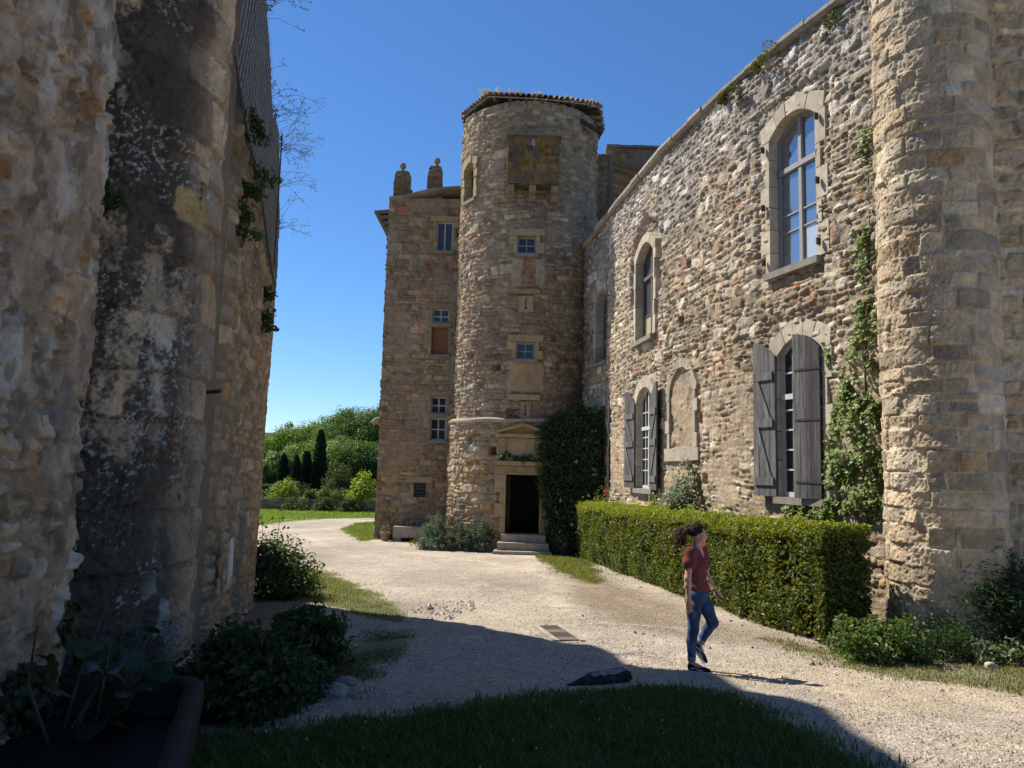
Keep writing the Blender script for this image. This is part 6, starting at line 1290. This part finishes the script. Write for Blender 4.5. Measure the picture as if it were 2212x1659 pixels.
# small stone plaque with a few painted lines beside the tower door (the words cannot be made out)
r = rect(1045, 1062, 1075, 1084, drum); M = frame_cyl(drum, r[0], r[1], r[2], .085); pq = thing("wall_plaque", "small stone plaque with dark painted lines left of the tower door", "sign", tuple(M(np.array([[r[2]/2, 0, 0]]))[0]))
b = MB(); b.prism([(0, 0), (r[2], 0), (r[2], r[3]), (0, r[3])], -.1, 0, M, (.30, .245, .18)); b.build("slab", M_DRESS, pq); b = MB()
for zz_, x0_, x1_, hh_ in ((.74, .06, .94, .10), (.52, .22, .78, .10), (.28, .25, .75, .07), (.10, .05, .95, .07)):
    x_ = x0_
    while x_ < x1_: w_ = .02+.05*GRS.random(); b.prism([(x_*r[2], zz_*r[3]), ((x_+w_)*r[2], zz_*r[3]), ((x_+w_)*r[2], (zz_+hh_)*r[3]), (x_*r[2], (zz_+hh_*(.8+.2*GRS.random()))*r[3])], .0005, .002, M, (.03, .025, .02)); x_ += w_+.012
b.build("lettering", M_PLAIN, pq)
# bench, pot, tap, stones
bq = G(905, 1168); bp_ = atY(872, 1152, 31.2)
bn = thing("stone_bench", "stone bench slab on rough stone feet against the shaded house", "bench", (bp_[0], 31.2, .0))
b = MB(); x0, x1 = atY(851, 1137, 31.1)[0], atY(925, 1137, 31.1)[0]; zb = atY(870, 1137, 31.1)[2]; b.box((x0, 30.85, zb-.42), (x1, 31.6, zb), (.33, .28, .21)); b.build("seat", M_STONE, bn)
for xa in (x0-.08, x1-.45): b = MB(); b.add([[xa, 30.95, -.08], [xa+.42, 30.95, -.08], [xa+.40, 30.97, zb-.43], [xa+.10, 30.98, zb-.43], [xa, 31.5, -.08], [xa+.42, 31.5, -.08], [xa+.40, 31.5, zb-.43], [xa+.10, 31.5, zb-.43]], [(0, 1, 2, 3), (4, 7, 6, 5), (0, 3, 7, 4), (1, 5, 6, 2), (3, 2, 6, 7)], (.31, .27, .2)); b.build("foot", M_STONE, bn)
pp = atY(832, 1155, 31.0); pt = thing("flower_pot", "small terracotta pot with a plant at the corner of the stone house", "pot", (pp[0], 31.0, -.0))
b = MB(); pr = [(.10, 0), (.145, .24), (.165, .24), (.17, .30), (.14, .30), (.13, .25), (.01, .25)]; V = np.array([[[pp[0]+r*1.25*math.cos(t), 31.0+r*1.25*math.sin(t), z*1.3] for t in np.linspace(0, 2*np.pi, 17)] for r, z in pr]); b.grid(V, c=(.33, .19, .11)); b.build("pot", M_TILE, pt, smooth=True)
b = MB(); p, d = ball(120, GRS, .3); p[:, 2] = np.abs(p[:, 2]); leaves(b, np.array([pp[0], 31.0, .4])+p*np.array([.25, .25, .35]), .08, lcol(120, (.06, .09, .02), (.14, .18, .04), GRS), d, .4, .5, .1, GRS); b.build("foliage", M_LEAF, pt)
tp_ = atY(842, 1118, 31.95); b = MB(); b.tube([[tp_[0], 31.8, -.1], [tp_[0], 31.8, tp_[2]+.1]], .03, 6, (.12, .11, .1)); b.tube([[tp_[0], 31.8, tp_[2]+.05], [tp_[0], 31.66, tp_[2]+.05], [tp_[0], 31.62, tp_[2]-.04]], .022, 6, (.12, .11, .1))
o = b.build("standpipe_tap", M_IRON); tag(o, "small grey standpipe tap at the corner of the stone house", "tap")
def boulder(name, label, cat, p, r, c, sq=.8, seed=3):
    u_, v_ = np.meshgrid(np.linspace(0, 2*np.pi, 25), np.linspace(.02, np.pi-.02, 14)); n = np.stack([np.sin(v_)*np.cos(u_), np.sin(v_)*np.sin(u_), np.cos(v_)], -1)
    f = 1+.5*(fbm(n[..., 0]*1.5+seed, n[..., 1]*1.5+n[..., 2], 3)-.5); f[:, -1] = f[:, 0]; n = np.sign(n)*np.abs(n)**.75; V = np.array(p)+n*f[..., None]*np.array([r, r*.8, r*sq]); b = MB(); b.grid(V, c=c); o = b.build(name, M_STONE, smooth=True); return tag(o, label, cat)
s0 = onG(2118, 1385); boulder("stone_block", "squat pale stone half covered by ivy in front of the feathery shrub", "stone", (*atY(2120, 1362, s0[1])[:2], atY(2120, 1362, s0[1])[2]), .19, (.40, .36, .29), 1.05, 8)
boulder("loose_stone", "small pale stone lying among litter at the right edge", "stone", G(2140, 1445, .03), .07, (.42, .37, .31), .7, 4)
boulder("loose_stone", "flat stone half buried at the near edge of the left bushes", "stone", G(715, 1500, .02), .16, (.30, .27, .23), .45, 5)
boulder("loose_stone", "smaller flat stone behind the half buried one beside the left bushes", "stone", G(748, 1478, .02), .10, (.28, .25, .21), .5, 6)
sp = atY(530, 1300, 13.2)
for i, (dz, w_, lab) in enumerate(((.34, .30, "square stone block on top of the slabs by the ruined wall's doorway"), (.14, .36, "thick slab under the square block by the ruined wall's doorway"), (.0, .42, "bottom slab of the stack by the ruined wall's doorway"))):
    gz = float(gnd(-4.45, 13.0)); b = MB(); hh_ = (.30, .10, .13)[i]; b.box((-4.62+.02*i, 12.75, gz+dz-.02), (-4.62+w_, 12.75+w_, gz+dz+hh_-.03), np.array((.20, .165, .125))*(.8+.3*i)); o = b.build("stone_slab", M_STONE); tag(o, lab, "stone")
# stone trough in the lower left corner
tr = thing("stone_trough", "old mossy stone water trough in deep shade at the lower left corner", "trough", (-2.4, 4.6, 1.2))
zr = 1.515; gz = float(gnd(-2.3, 4.7))-.12
outer = np.array([(-3.35, 5.50), (-2.16, 5.50), (-2.03, 5.40), (-1.57, 3.93), (-1.28, 3.0), (-3.1, 2.9)]); cen = outer.mean(0)
inner = np.array([(-3.25, 5.36), (-2.22, 5.40), (-2.12, 5.32), (-1.68, 3.92), (-1.40, 3.10), (-3.0, 3.05)])
def rim(P, z, n=10):
    Q = []
    for i in range(len(P)):
        a, b_ = P[i], P[(i+1) % len(P)]; Q += [a+(b_-a)*t for t in np.linspace(0, 1, n, endpoint=False)]
    Q = np.array(Q); return np.c_[Q, np.full(len(Q), z)]
rings = [rim(outer+.02*np.sign(cen-outer), gz), rim(outer, zr-.10), rim(outer, zr-.02), rim(outer*.985+cen*.015, zr+.012), rim(inner*.99+outer*.01, zr+.014), rim(inner, zr-.012), rim(inner*.93+cen*.07, gz+.2)]
V = np.array([np.vstack([r, r[:1]]) for r in rings]); V[1:6, :-1, 2] += .022*(fbm(V[1:6, :-1, 0]*4, V[1:6, :-1, 1]*4, 3)-.5); V[:, -1] = V[:, 0]; V[:, :, :2] += (.03*(fbm(V[..., 0]*5+3, V[..., 1]*5, 3)-.5))[..., None]; V[:, -1] = V[:, 0]
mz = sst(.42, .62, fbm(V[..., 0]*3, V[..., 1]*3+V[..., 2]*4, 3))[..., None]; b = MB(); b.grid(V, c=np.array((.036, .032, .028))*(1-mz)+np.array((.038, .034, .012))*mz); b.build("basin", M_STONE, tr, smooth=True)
b = MB(); b.add(np.c_[inner*.94+cen*.06, np.full(6, gz+.22)], [(0, 1, 2, 3, 4, 5)], (.006, .008, .005)); b.build("shaded_inside", M_PLAIN, tr)  # near-black sheet painted in for the shade inside the basin
# ================================================================== WOMAN
def surfnet(D, org, h):
    ins = D < 0; nx, ny, nz = D.shape
    acc = np.zeros((nx-1, ny-1, nz-1, 3), np.float32); cnt = np.zeros((nx-1, ny-1, nz-1), np.float32)
    for ax_ in range(3):
        o = [a for a in range(3) if a != ax_]
        for i in (0, 1):
            for j in (0, 1):
                s0 = [slice(0, -1)]*3; s1 = [slice(0, -1)]*3; off = [0, 0, 0]
                for a, k in ((o[0], i), (o[1], j)):
                    if k: s0[a] = slice(1, None); s1[a] = slice(1, None); off[a] = 1
                s1[ax_] = slice(1, None)
                A, B = D[tuple(s0)], D[tuple(s1)]; m_ = (A < 0) != (B < 0); t = np.where(m_, A/(A-B+1e-12), 0)
                for a in range(3): acc[..., a] += np.where(m_, (t if a == ax_ else off[a]), 0)
                cnt += m_
    act = cnt > 0; idx = -np.ones(act.shape, int); idx[act] = np.arange(act.sum())
    ijk = np.argwhere(act); V = (ijk+acc[act]/cnt[act][:, None])*h+org
    Q = []
    for ax_ in range(3):
        a, b = [(1, 2), (2, 0), (0, 1)][ax_]
        sl = [slice(1, -1)]*3; sl[ax_] = slice(0, -1); s1 = [slice(1, -1)]*3; s1[ax_] = slice(1, None)
        A, B = ins[tuple(sl)], ins[tuple(s1)]; e = np.argwhere(A != B)
        if not len(e): continue
        base = e.copy(); 
        for k in range(3):
            if k != ax_: base[:, k] += 1
        fl = A[tuple(e.T)]
        def g(da, db):
            c = base.copy(); c[:, a] -= da; c[:, b] -= db; return idx[tuple(c.T)]
        q = np.stack([g(1, 1), g(0, 1), g(0, 0), g(1, 0)], 1); q[~fl] = q[~fl][:, ::-1]; Q.append(q)
    Q = np.vstack(Q); return V, Q[(Q >= 0).all(1)]
class SDF:
    def __init__(s, lo, hi, h):
        s.lo, s.h = np.array(lo, float), h; s.n = np.ceil((np.array(hi)-lo)/h).astype(int)+1; s.D = np.full(s.n, 1., np.float32)
    def _box(s, lo, hi, pad):
        a = np.clip(np.floor((np.array(lo)-pad-s.lo)/s.h).astype(int), 0, s.n-1); b = np.clip(np.ceil((np.array(hi)+pad-s.lo)/s.h).astype(int)+1, 1, s.n)
        sl = tuple(slice(x, y) for x, y in zip(a, b)); g = np.meshgrid(*[s.lo[i]+np.arange(a[i], b[i])*s.h for i in range(3)], indexing='ij'); return sl, np.stack(g, -1)
    def _mix(s, sl, d, k, sub):
        A = s.D[sl]
        if sub: s.D[sl] = np.maximum(A, -d) if k <= 0 else -(_smin(-A, d, k))
        else: s.D[sl] = _smin(A, d, k)
    def cap(s, a, b, ra, rb, k=.02, sub=False):
        a, b = np.array(a, float), np.array(b, float); sl, P = s._box(np.minimum(a, b), np.maximum(a, b), max(ra, rb)+k+.02); ab = b-a
        t = np.clip(((P-a)@ab)/(ab@ab+1e-9), 0, 1); d = np.linalg.norm(P-a-t[..., None]*ab, axis=-1)-(ra+(rb-ra)*t); s._mix(sl, d, k, sub)
    def ell(s, c, r, k=.02, Rm=np.eye(3), sub=False, noise=None):
        c, r = np.array(c, float), np.array(r, float); sl, P = s._box(c, c, r.max()+k+.02); q = (P-c)@np.array(Rm).T/r; l = np.linalg.norm(q, axis=-1); d = (l-1)*r.min()
        g = np.linalg.norm(q/r, axis=-1)+1e-6; d = l*(l-1)/g
        if noise: d = d+noise(P)
        s._mix(sl, d, k, sub)
    def mesh(s): return surfnet(s.D, s.lo, s.h)
def _smin(a, b, k):
    if k <= 0: return np.minimum(a, b)
    h = np.maximum(k-np.abs(a-b), 0)/k; return np.minimum(a, b)-h*h*k*.25
wp = onG(1503, 1449); WO = np.array([wp[0], wp[1], float(gnd(wp[0], wp[1]))])
woman = thing("person", "woman with dark ponytail in rust red blouse and blue jeans walking on the path", "person", tuple(WO))
# body axes: x to the right, y away from the camera, z up. Facing is right and a little toward the camera.
f_ = np.array([.80, -.60, 0]); l_ = np.array([.60, .80, 0])     # forward, her left
BR = np.array([f_, l_, [0, 0, 1]])                                 # world -> body frame
hf = np.array([.97, -.24, 0]); hf /= np.linalg.norm(hf); hl = np.array([.24, .97, 0]); HR = np.array([hf, hl, [0, 0, 1]])
pel = np.array([.02, 0, .86]); che = np.array([.0, 0, 1.20])
shR = np.array([-.09, -.125, 1.335]); shL = np.array([.105, .135, 1.335]); elR = np.array([-.135, -.185, 1.055]); wrR = np.array([-.128, -.20, .835])
elL = np.array([.165, .17, 1.06]); wrL = np.array([.225, .075, .90]); nk = np.array([.012, 0, 1.385]); hc = np.array([.028, 0, 1.535])
hiR = np.array([-.035, -.08, .84]); knR = np.array([-.045, -.07, .47]); anR = np.array([-.068, -.075, .10]); hiL = np.array([.075, .075, .84]); knL = np.array([.205, .03, .535]); anL = np.array([.055, .06, .285])
toR = np.array([.10, -.125, .03]); dL = np.array([.60, -.14, -.78]); dL /= np.linalg.norm(dL); uL = np.cross(np.cross(dL, [0, 0, 1.]), dL); uL /= np.linalg.norm(uL); toL = anL+dL*.135-uL*.055
B = SDF((-.25, -.33, 0), (.36, .30, 1.70), .0055)
H = lambda x, y, z: hc+hf*x+hl*y+np.array([0, 0, z])
B.cap(nk-[0, 0, .06], hc+[-.01, 0, -.05], .050, .046, .03); B.cap(shR, shL, .05, .05, .05); B.ell(che, (.10, .145, .17), .06, BR); B.cap(che, pel, .11, .11, .06)
for sh, el, wr in ((shR, elR, wrR), (shL, elL, wrL)): B.cap(sh, el, .046, .037, .03); B.cap(el, el+(wr-el)*.35, .038, .037, .02); B.cap(el+(wr-el)*.35, wr, .037, .024, .02)
for hi_, kn, an, to in ((hiR, knR, anR, toR), (hiL, knL, anL, toL)): B.cap(hi_, kn, .075, .05, .04); B.cap(kn, an, .048, .031, .03); B.cap(an, to, .03, .025, .02)
# head: cranium, jaw, face planes, nose, lips, brow, ears
B.ell(H(-.012, 0, .018), (.094, .074, .092), .02, HR); B.ell(H(.030, 0, -.040), (.058, .058, .070), .03, HR); B.ell(H(.058, 0, -.088), (.026, .028, .022), .025, HR)
B.cap(H(.080, 0, .006), H(.104, 0, -.026), .008, .012, .016); B.ell(H(.090, .010, -.031), (.010, .008, .007), .008, HR); B.ell(H(.090, -.010, -.031), (.010, .008, .007), .008, HR)
for s_ in (1, -1): B.ell(H(.076, s_*.028, .004), (.014, .014, .011), .012, HR, sub=True); B.ell(H(.048, s_*.045, -.03), (.026, .018, .024), .02, HR); B.cap(H(.078, s_*.012, .020), H(.066, s_*.045, .018), .008, .007, .012); B.ell(H(-.010, s_*.074, -.008), (.018, .007, .028), .006, HR); B.ell(H(-.006, s_*.080, -.008), (.008, .005, .015), .004, HR, sub=True)
B.ell(H(.088, 0, -.052), (.012, .021, .0055), .006, HR); B.ell(H(.085, 0, -.063), (.012, .018, .006), .006, HR)
# hands
def hand(wr, d, pn, curl, flip):
    d = np.array(d, float); d /= np.linalg.norm(d); pn = np.array(pn, float); pn -= (pn@d)*d; pn /= np.linalg.norm(pn); sd = np.cross(d, pn)*flip
    B.cap(wr, wr+d*.03, .023, .024, .015)
    for i, s in enumerate((-.027, -.009, .009, .027)):
        k0 = wr+d*(.085-.006*abs(i-1.3))+sd*s; B.cap(wr+d*.03+sd*s*.7, k0, .014, .0115, .012)
        a = k0; dd = d.copy()
        for j, L_ in enumerate(((.036, .024, .019), (.041, .027, .020), (.038, .025, .019), (.030, .020, .017))[i]):
            c_ = curl*(.55+.3*j)*(1+.12*i); dd = dd*math.cos(c_)+pn*math.sin(c_); dd /= np.linalg.norm(dd); e = a+dd*L_; B.cap(a, e, .0092-.0008*j, .0086-.0009*j, .004); a = e
    t0 = wr+d*.028-sd*.022; t1 = t0+(d*.6-sd*.7+pn*.35)*.036; t2 = t1+(d*.85-sd*.15+pn*.5)*.030; B.cap(t0, t1, .013, .011, .012); B.cap(t1, t2, .0105, .009, .005)
hand(wrR, (.06, 0, -1), (.25, .95, 0), .32, -1)
hand(wrL, (.75, -.30, -.55), (.1, .45, -.85), .62, 1)
V, Q = B.mesh(); V = V+WO
skin = np.tile(np.array((.54, .295, .19)), (len(V), 1)); hv = V-WO-hc; zc = hv[:, 2]; xf = hv@hf; yl = hv@hl
cheek = np.exp(-(((xf-.07)/.03)**2+((np.abs(yl)-.04)/.02)**2+((zc+.035)/.022)**2))[:, None]; skin = skin*(1-.25*cheek)+np.array((.52, .22, .17))*.25*cheek
lips = ((xf > .078) & (zc < -.045) & (zc > -.070) & (np.abs(yl) < .023))[:, None]; skin = np.where(lips, np.array((.40, .15, .13)), skin)
brow = ((xf > .055) & (zc > .014) & (zc < .024) & (np.abs(yl) > .012) & (np.abs(yl) < .05))[:, None]; skin = np.where(brow, np.array((.10, .06, .04)), skin)
m, n, p = nodes("skin"); a = attr(n); n.links.new(a.outputs[0], p.inputs["Base Color"]); p.inputs["Roughness"].default_value = .5; p.inputs["Subsurface Weight"].default_value = .12; p.inputs["Subsurface Radius"].default_value = (.02, .008, .004); M_SKIN = m
b = MB(); b.add(V, Q, skin); b.build("body", M_SKIN, woman, smooth=True)
for s_ in (1, -1):
    e = MB(); uu, vv = np.meshgrid(np.linspace(0, 2*np.pi, 13), np.linspace(0, np.pi, 9)); n_ = np.stack([np.sin(vv)*np.cos(uu), np.sin(vv)*np.sin(uu), np.cos(vv)], -1); V_ = WO+H(.0705, s_*.029, .004)+n_*.0115; dr_ = n_@hf; e.grid(V_, c=np.where(dr_[..., None] > .86, np.array((.03, .02, .015)), np.array((.62, .60, .57)))); e.build("eye", M_PLAIN, woman, smooth=True)
fab = surf_mat("cloth", 9, 140, .85, 1.12, .35, .004, .9, spec=.15); den = surf_mat("denim", 7, 170, .72, 1.25, .3, .003, .9, spec=.15)
# blouse: fitted body, gathered puff sleeves, open V neck
S = SDF((-.27, -.36, .84), (.36, .34, 1.46), .0055); fold = lambda P: .0045*np.sin(P[..., 0]*70+P[..., 2]*30)*np.sin(P[..., 2]*26+P[..., 1]*40)
S.ell(che+f_*.012+[0, 0, -.01], (.118, .158, .185), .05, BR, noise=fold); S.ell(pel*.5+che*.5+[0, 0, -.03], (.112, .135, .16), .06, BR, noise=fold); S.ell(pel+[0, 0, .065], (.126, .166, .085), .05, BR, noise=fold); S.cap(shR+[0, 0, .0], shL, .066, .066, .04)
for s_ in (1, -1): S.ell(che+f_*.075+l_*s_*.062+[0, 0, .01], (.058, .062, .06), .05, BR)
for sh, el in ((shR, elR), (shL, elL)):
    m_ = sh+(el-sh)*.40; S.cap(sh+[0, 0, .005], m_, .066, .078, .03); S.cap(m_, sh+(el-sh)*.60, .078, .060, .02)
    e1_ = sh+(el-sh)*.64; ax_ = (el-sh)/np.linalg.norm(el-sh); S.cap(e1_+ax_*.05, e1_+ax_*.16, .08, .08, 0, True)
S.cap(nk+[0, 0, .10], nk+[0, 0, -.02]+f_*.02, .075, .058, .01, True); S.cap(nk+f_*.05+[0, 0, .06], che+f_*.155+[0, 0, .05], .072, .022, .01, True)
sl, P = S._box((-.3, -.4, .84), (.4, .4, .895), 0); S.D[sl] = np.maximum(S.D[sl], .895-P[..., 2])
V, Q = S.mesh(); nzb = fbm(V[:, 0]*30, V[:, 2]*30+V[:, 1]*20, 2)[:, None]; b = MB(); b.add(V+WO, Q, np.array((.175, .050, .046))*(.85+.3*nzb)); blo = b.build("blouse", fab, woman, smooth=True)
for i in range(5):
    q = MB(); c = WO+che+f_*(.125-.004*i)+[0, 0, .045-.062*i]; th = np.linspace(0, 2*np.pi, 9)[:-1]; q.add([c+l_*math.cos(t)*.009+np.array([0, 0, math.sin(t)*.009])+f_*.008 for t in th], [tuple(range(8))], (.5, .42, .28)); q.build("button", M_PLAIN, blo)
# jeans
J = SDF((-.25, -.30, .02), (.34, .26, 1.0), .0055); crease = lambda P: .004*np.sin(P[..., 2]*85+P[..., 0]*30)*np.exp(-((P[..., 2]-.47)/.10)**2)
J.ell(pel+[0, 0, .01], (.116, .156, .125), .04, BR); J.ell(pel-f_*.05+[0, 0, -.06], (.09, .145, .085), .04, BR)
for hi_, kn, an in ((hiR, knR, anR), (hiL, knL, anL)):
    mid = hi_+(kn-hi_)*.5; J.cap(hi_, mid, .092, .078, .04); J.cap(mid, kn, .078, .060, .03); cf = kn+(an-kn)*.35-f_*.012; J.cap(kn, cf, .060, .058, .03); J.cap(cf, kn+(an-kn)*.86, .058, .043, .02); J.cap(kn+(an-kn)*.80, kn+(an-kn)*.875, .0475, .0475, .003)
    ax_ = (an-kn)/np.linalg.norm(an-kn); J.cap(kn+(an-kn)*.895+ax_*.05, kn+(an-kn)*.895+ax_*.14, .052, .06, 0, True)
sl, P = J._box((-.3, -.4, .985), (.4, .4, 1.0), 0); J.D[sl] = np.maximum(J.D[sl], P[..., 2]-.985)
V, Q = J.mesh(); nzb = fbm(V[:, 0]*18, V[:, 2]*9, 3)[:, None]; cuff = np.zeros((len(V), 1), bool)
for kn, an in ((knR, anR), (knL, anL)): cuff |= (np.linalg.norm(V-(kn+(an-kn)*.84), axis=1) < .062)[:, None] & (((V-(kn+(an-kn)*.79))@(an-kn)) > 0)[:, None]
fade = sst(.5, .75, nzb); c = np.array((.040, .066, .125))*(.7+.7*nzb)+fade*np.array((.05, .06, .075)); c = np.where(cuff, np.array((.20, .24, .31)), c); b = MB(); b.add(V+WO, Q, c); b.build("jeans", den, woman, smooth=True)
# hair: cap pulled back and a wavy ponytail blown to the left
Hh = SDF((-.34, -.16, 1.32), (.16, .16, 1.70), .005); hn_ = lambda P: .004*np.sin(P[..., 2]*90+P[..., 0]*120)
Hh.ell(H(-.022, 0, .028), (.097, .084, .096), .01, HR, noise=hn_); Hh.ell(H(.075, 0, -.045), (.085, .10, .085), .012, HR, sub=True); Hh.ell(H(.03, .10, -.03), (.045, .04, .05), .01, HR, sub=True); Hh.ell(H(.03, -.10, -.03), (.045, .04, .05), .01, HR, sub=True); Hh.cap(H(-.04, 0, -.09), H(-.04, 0, -.2), .09, .09, .02, True)
Hh.ell(H(-.105, 0, .045), (.04, .04, .04), .03, HR, noise=hn_); b0 = H(-.115, 0, .04)
rh = np.random.default_rng(3)
for i in range(34):
    P0 = b0+rh.normal(size=3)*.012; end = np.array([-.12-.11*rh.random(), rh.normal()*.05, 1.375+.11*rh.random()]); ph = rh.random()*6; prev = P0
    for t_ in np.linspace(.14, 1, 8):
        q = P0*(1-t_)+end*t_+np.array([-.028, 0, .03])*math.sin(math.pi*t_)+np.array([.012*math.sin(ph+t_*13), .014*math.cos(ph+t_*11), .016*math.sin(ph*2+t_*12)])*min(1, t_*2); Hh.cap(prev, q, .021*(1.15-.6*t_), .021*(1.05-.65*t_), .008); prev = q
V, Q = Hh.mesh(); tb_ = sst(-.12, -.26, V[:, 0])[:, None]; b = MB(); b.add(V+WO, Q, (np.array((.022, .014, .010))*(1-tb_)+np.array((.13, .065, .030))*tb_)*(.7+.6*fbm(V[:, 0]*90, V[:, 2]*60, 2)[:, None])); m, n, p = nodes("hair"); a = attr(n); n.links.new(a.outputs[0], p.inputs["Base Color"]); p.inputs["Roughness"].default_value = .75; p.inputs["Specular IOR Level"].default_value = .2; b.build("hair", m, woman, smooth=True)
hb = MB()
for i in range(170):
    P0 = b0+rh.normal(size=3)*.014; end = np.array([-.09-.19*rh.random(), rh.normal()*.065, 1.355+.17*rh.random()]); ph = rh.random()*6
    tt = np.linspace(0, 1, 9)[:, None]; q = P0*(1-tt)+end*tt+np.array([-.03, 0, .045])*np.sin(np.pi*tt)+np.c_[.012*np.sin(ph+tt*14), .014*np.cos(ph+tt*12), .014*np.sin(ph*2+tt*13)]*np.minimum(1, tt*2)
    hb.tube(WO+q, np.linspace(.0032, .0012, 9), 4, np.array((.03, .018, .012))*(1-.0)+np.array((.10, .05, .022))*rh.random())
for i in range(30):
    a_ = rh.normal()*.06; P0 = H(.05+.02*rh.normal(), a_, .085+.01*rh.normal()); P1 = H(-.10, a_*.3, .07+.03*rh.random()); m_ = (P0+P1)/2+np.array([0, 0, .035+.012*rh.random()]); hb.tube(WO+np.array([P0, m_, P1]), [.0016, .0022, .0016], 4, (.03, .019, .013))
hb.build("hair_strands", m, woman, smooth=True)
# low canvas shoes with white soles
for an, to, flat in ((anR, toR, True), (anL, toL, False)):
    d = to-an if flat else dL; dh = d.copy()
    if flat: dh[2] = 0
    dh /= np.linalg.norm(dh); upv = np.array([0, 0, 1.]) if flat else np.cross(np.cross(dh, [0, 0, 1.]), dh); upv /= np.linalg.norm(upv); sv = np.cross(upv, dh)
    heel = (np.array([an[0], an[1], 0]) if flat else an-upv*.092)-dh*.042; SR = np.array([dh, sv, upv]); FL = .255
    lo = np.minimum(heel, heel+dh*FL)-.09; hi__ = np.maximum(heel, heel+dh*FL)+.14; X = SDF(lo, hi__, .005)
    pt_ = lambda a_, s_, u_: heel+dh*a_+sv*s_+upv*u_
    X.ell(pt_(.055, 0, .05), (.052, .035, .042), .02, SR); X.ell(pt_(.14, 0, .043), (.075, .041, .034), .025, SR); X.ell(pt_(.20, .004, .036), (.058, .043, .026), .02, SR); X.cap(pt_(.045, 0, .06), pt_(.042, 0, .078), .041, .040, .02)
    X.cap(pt_(.045, 0, .092), pt_(.045, 0, .15), .030, .036, .004, True)
    V, Q = X.mesh(); q = (V-heel)@SR.T; wave = (np.abs(q[:, 2]-(.047+.010*np.sin((q[:, 0]-.03)*38))) < .0055) & (np.abs(q[:, 1]) > .026) & (q[:, 0] > .03) & (q[:, 0] < .17)
    lac = (q[:, 0] > .095) & (q[:, 0] < .165) & (np.abs(q[:, 1]) < .02) & (q[:, 2] > .055) & (np.sin(q[:, 0]*420) > .1)
    c = np.tile(np.array((.020, .018, .020)), (len(V), 1)); c[wave | lac] = (.58, .56, .53); maroon = (q[:, 0] > .10)&(q[:, 0] < .19)&(np.abs(q[:, 1]) > .022)&~wave; c[maroon] = (.06, .03, .032)
    b = MB(); b.add(V+WO, Q, c); sh_ = b.build("shoe", fab, woman, smooth=True)
    Y_ = SDF(lo, hi__, .005); Y_.cap(pt_(.045, 0, .014), pt_(.20, .004, .014), .042, .047, 0); sl, P = Y_._box(lo, hi__, 0); uz = (P-heel)@upv; Y_.D[sl] = np.maximum(Y_.D[sl], np.maximum(uz-.026, -.002-uz)); V, Q = Y_.mesh(); b = MB(); b.add(V+WO, Q, (.55, .53, .49)); b.build("sole", M_PLAIN, sh_, smooth=True)
# the phone in her far hand
pc = WO+wrL+np.array([.052, -.025, -.052]); e1_ = np.array([.60, -.25, -.76]); e1_ /= np.linalg.norm(e1_); e3 = np.cross(e1_, [.4, .9, 0]); e3 /= np.linalg.norm(e3); e2 = np.cross(e3, e1_); BX = np.array([e1_, e2, e3])
q = MB(); q.box((-.072, -.036, -.005), (.072, .036, .005), (.008, .008, .009), lambda v: pc+v@BX); o = q.build("mobile_phone", M_PLAIN); tag(o, "black mobile phone held in the walking woman's left hand", "phone")
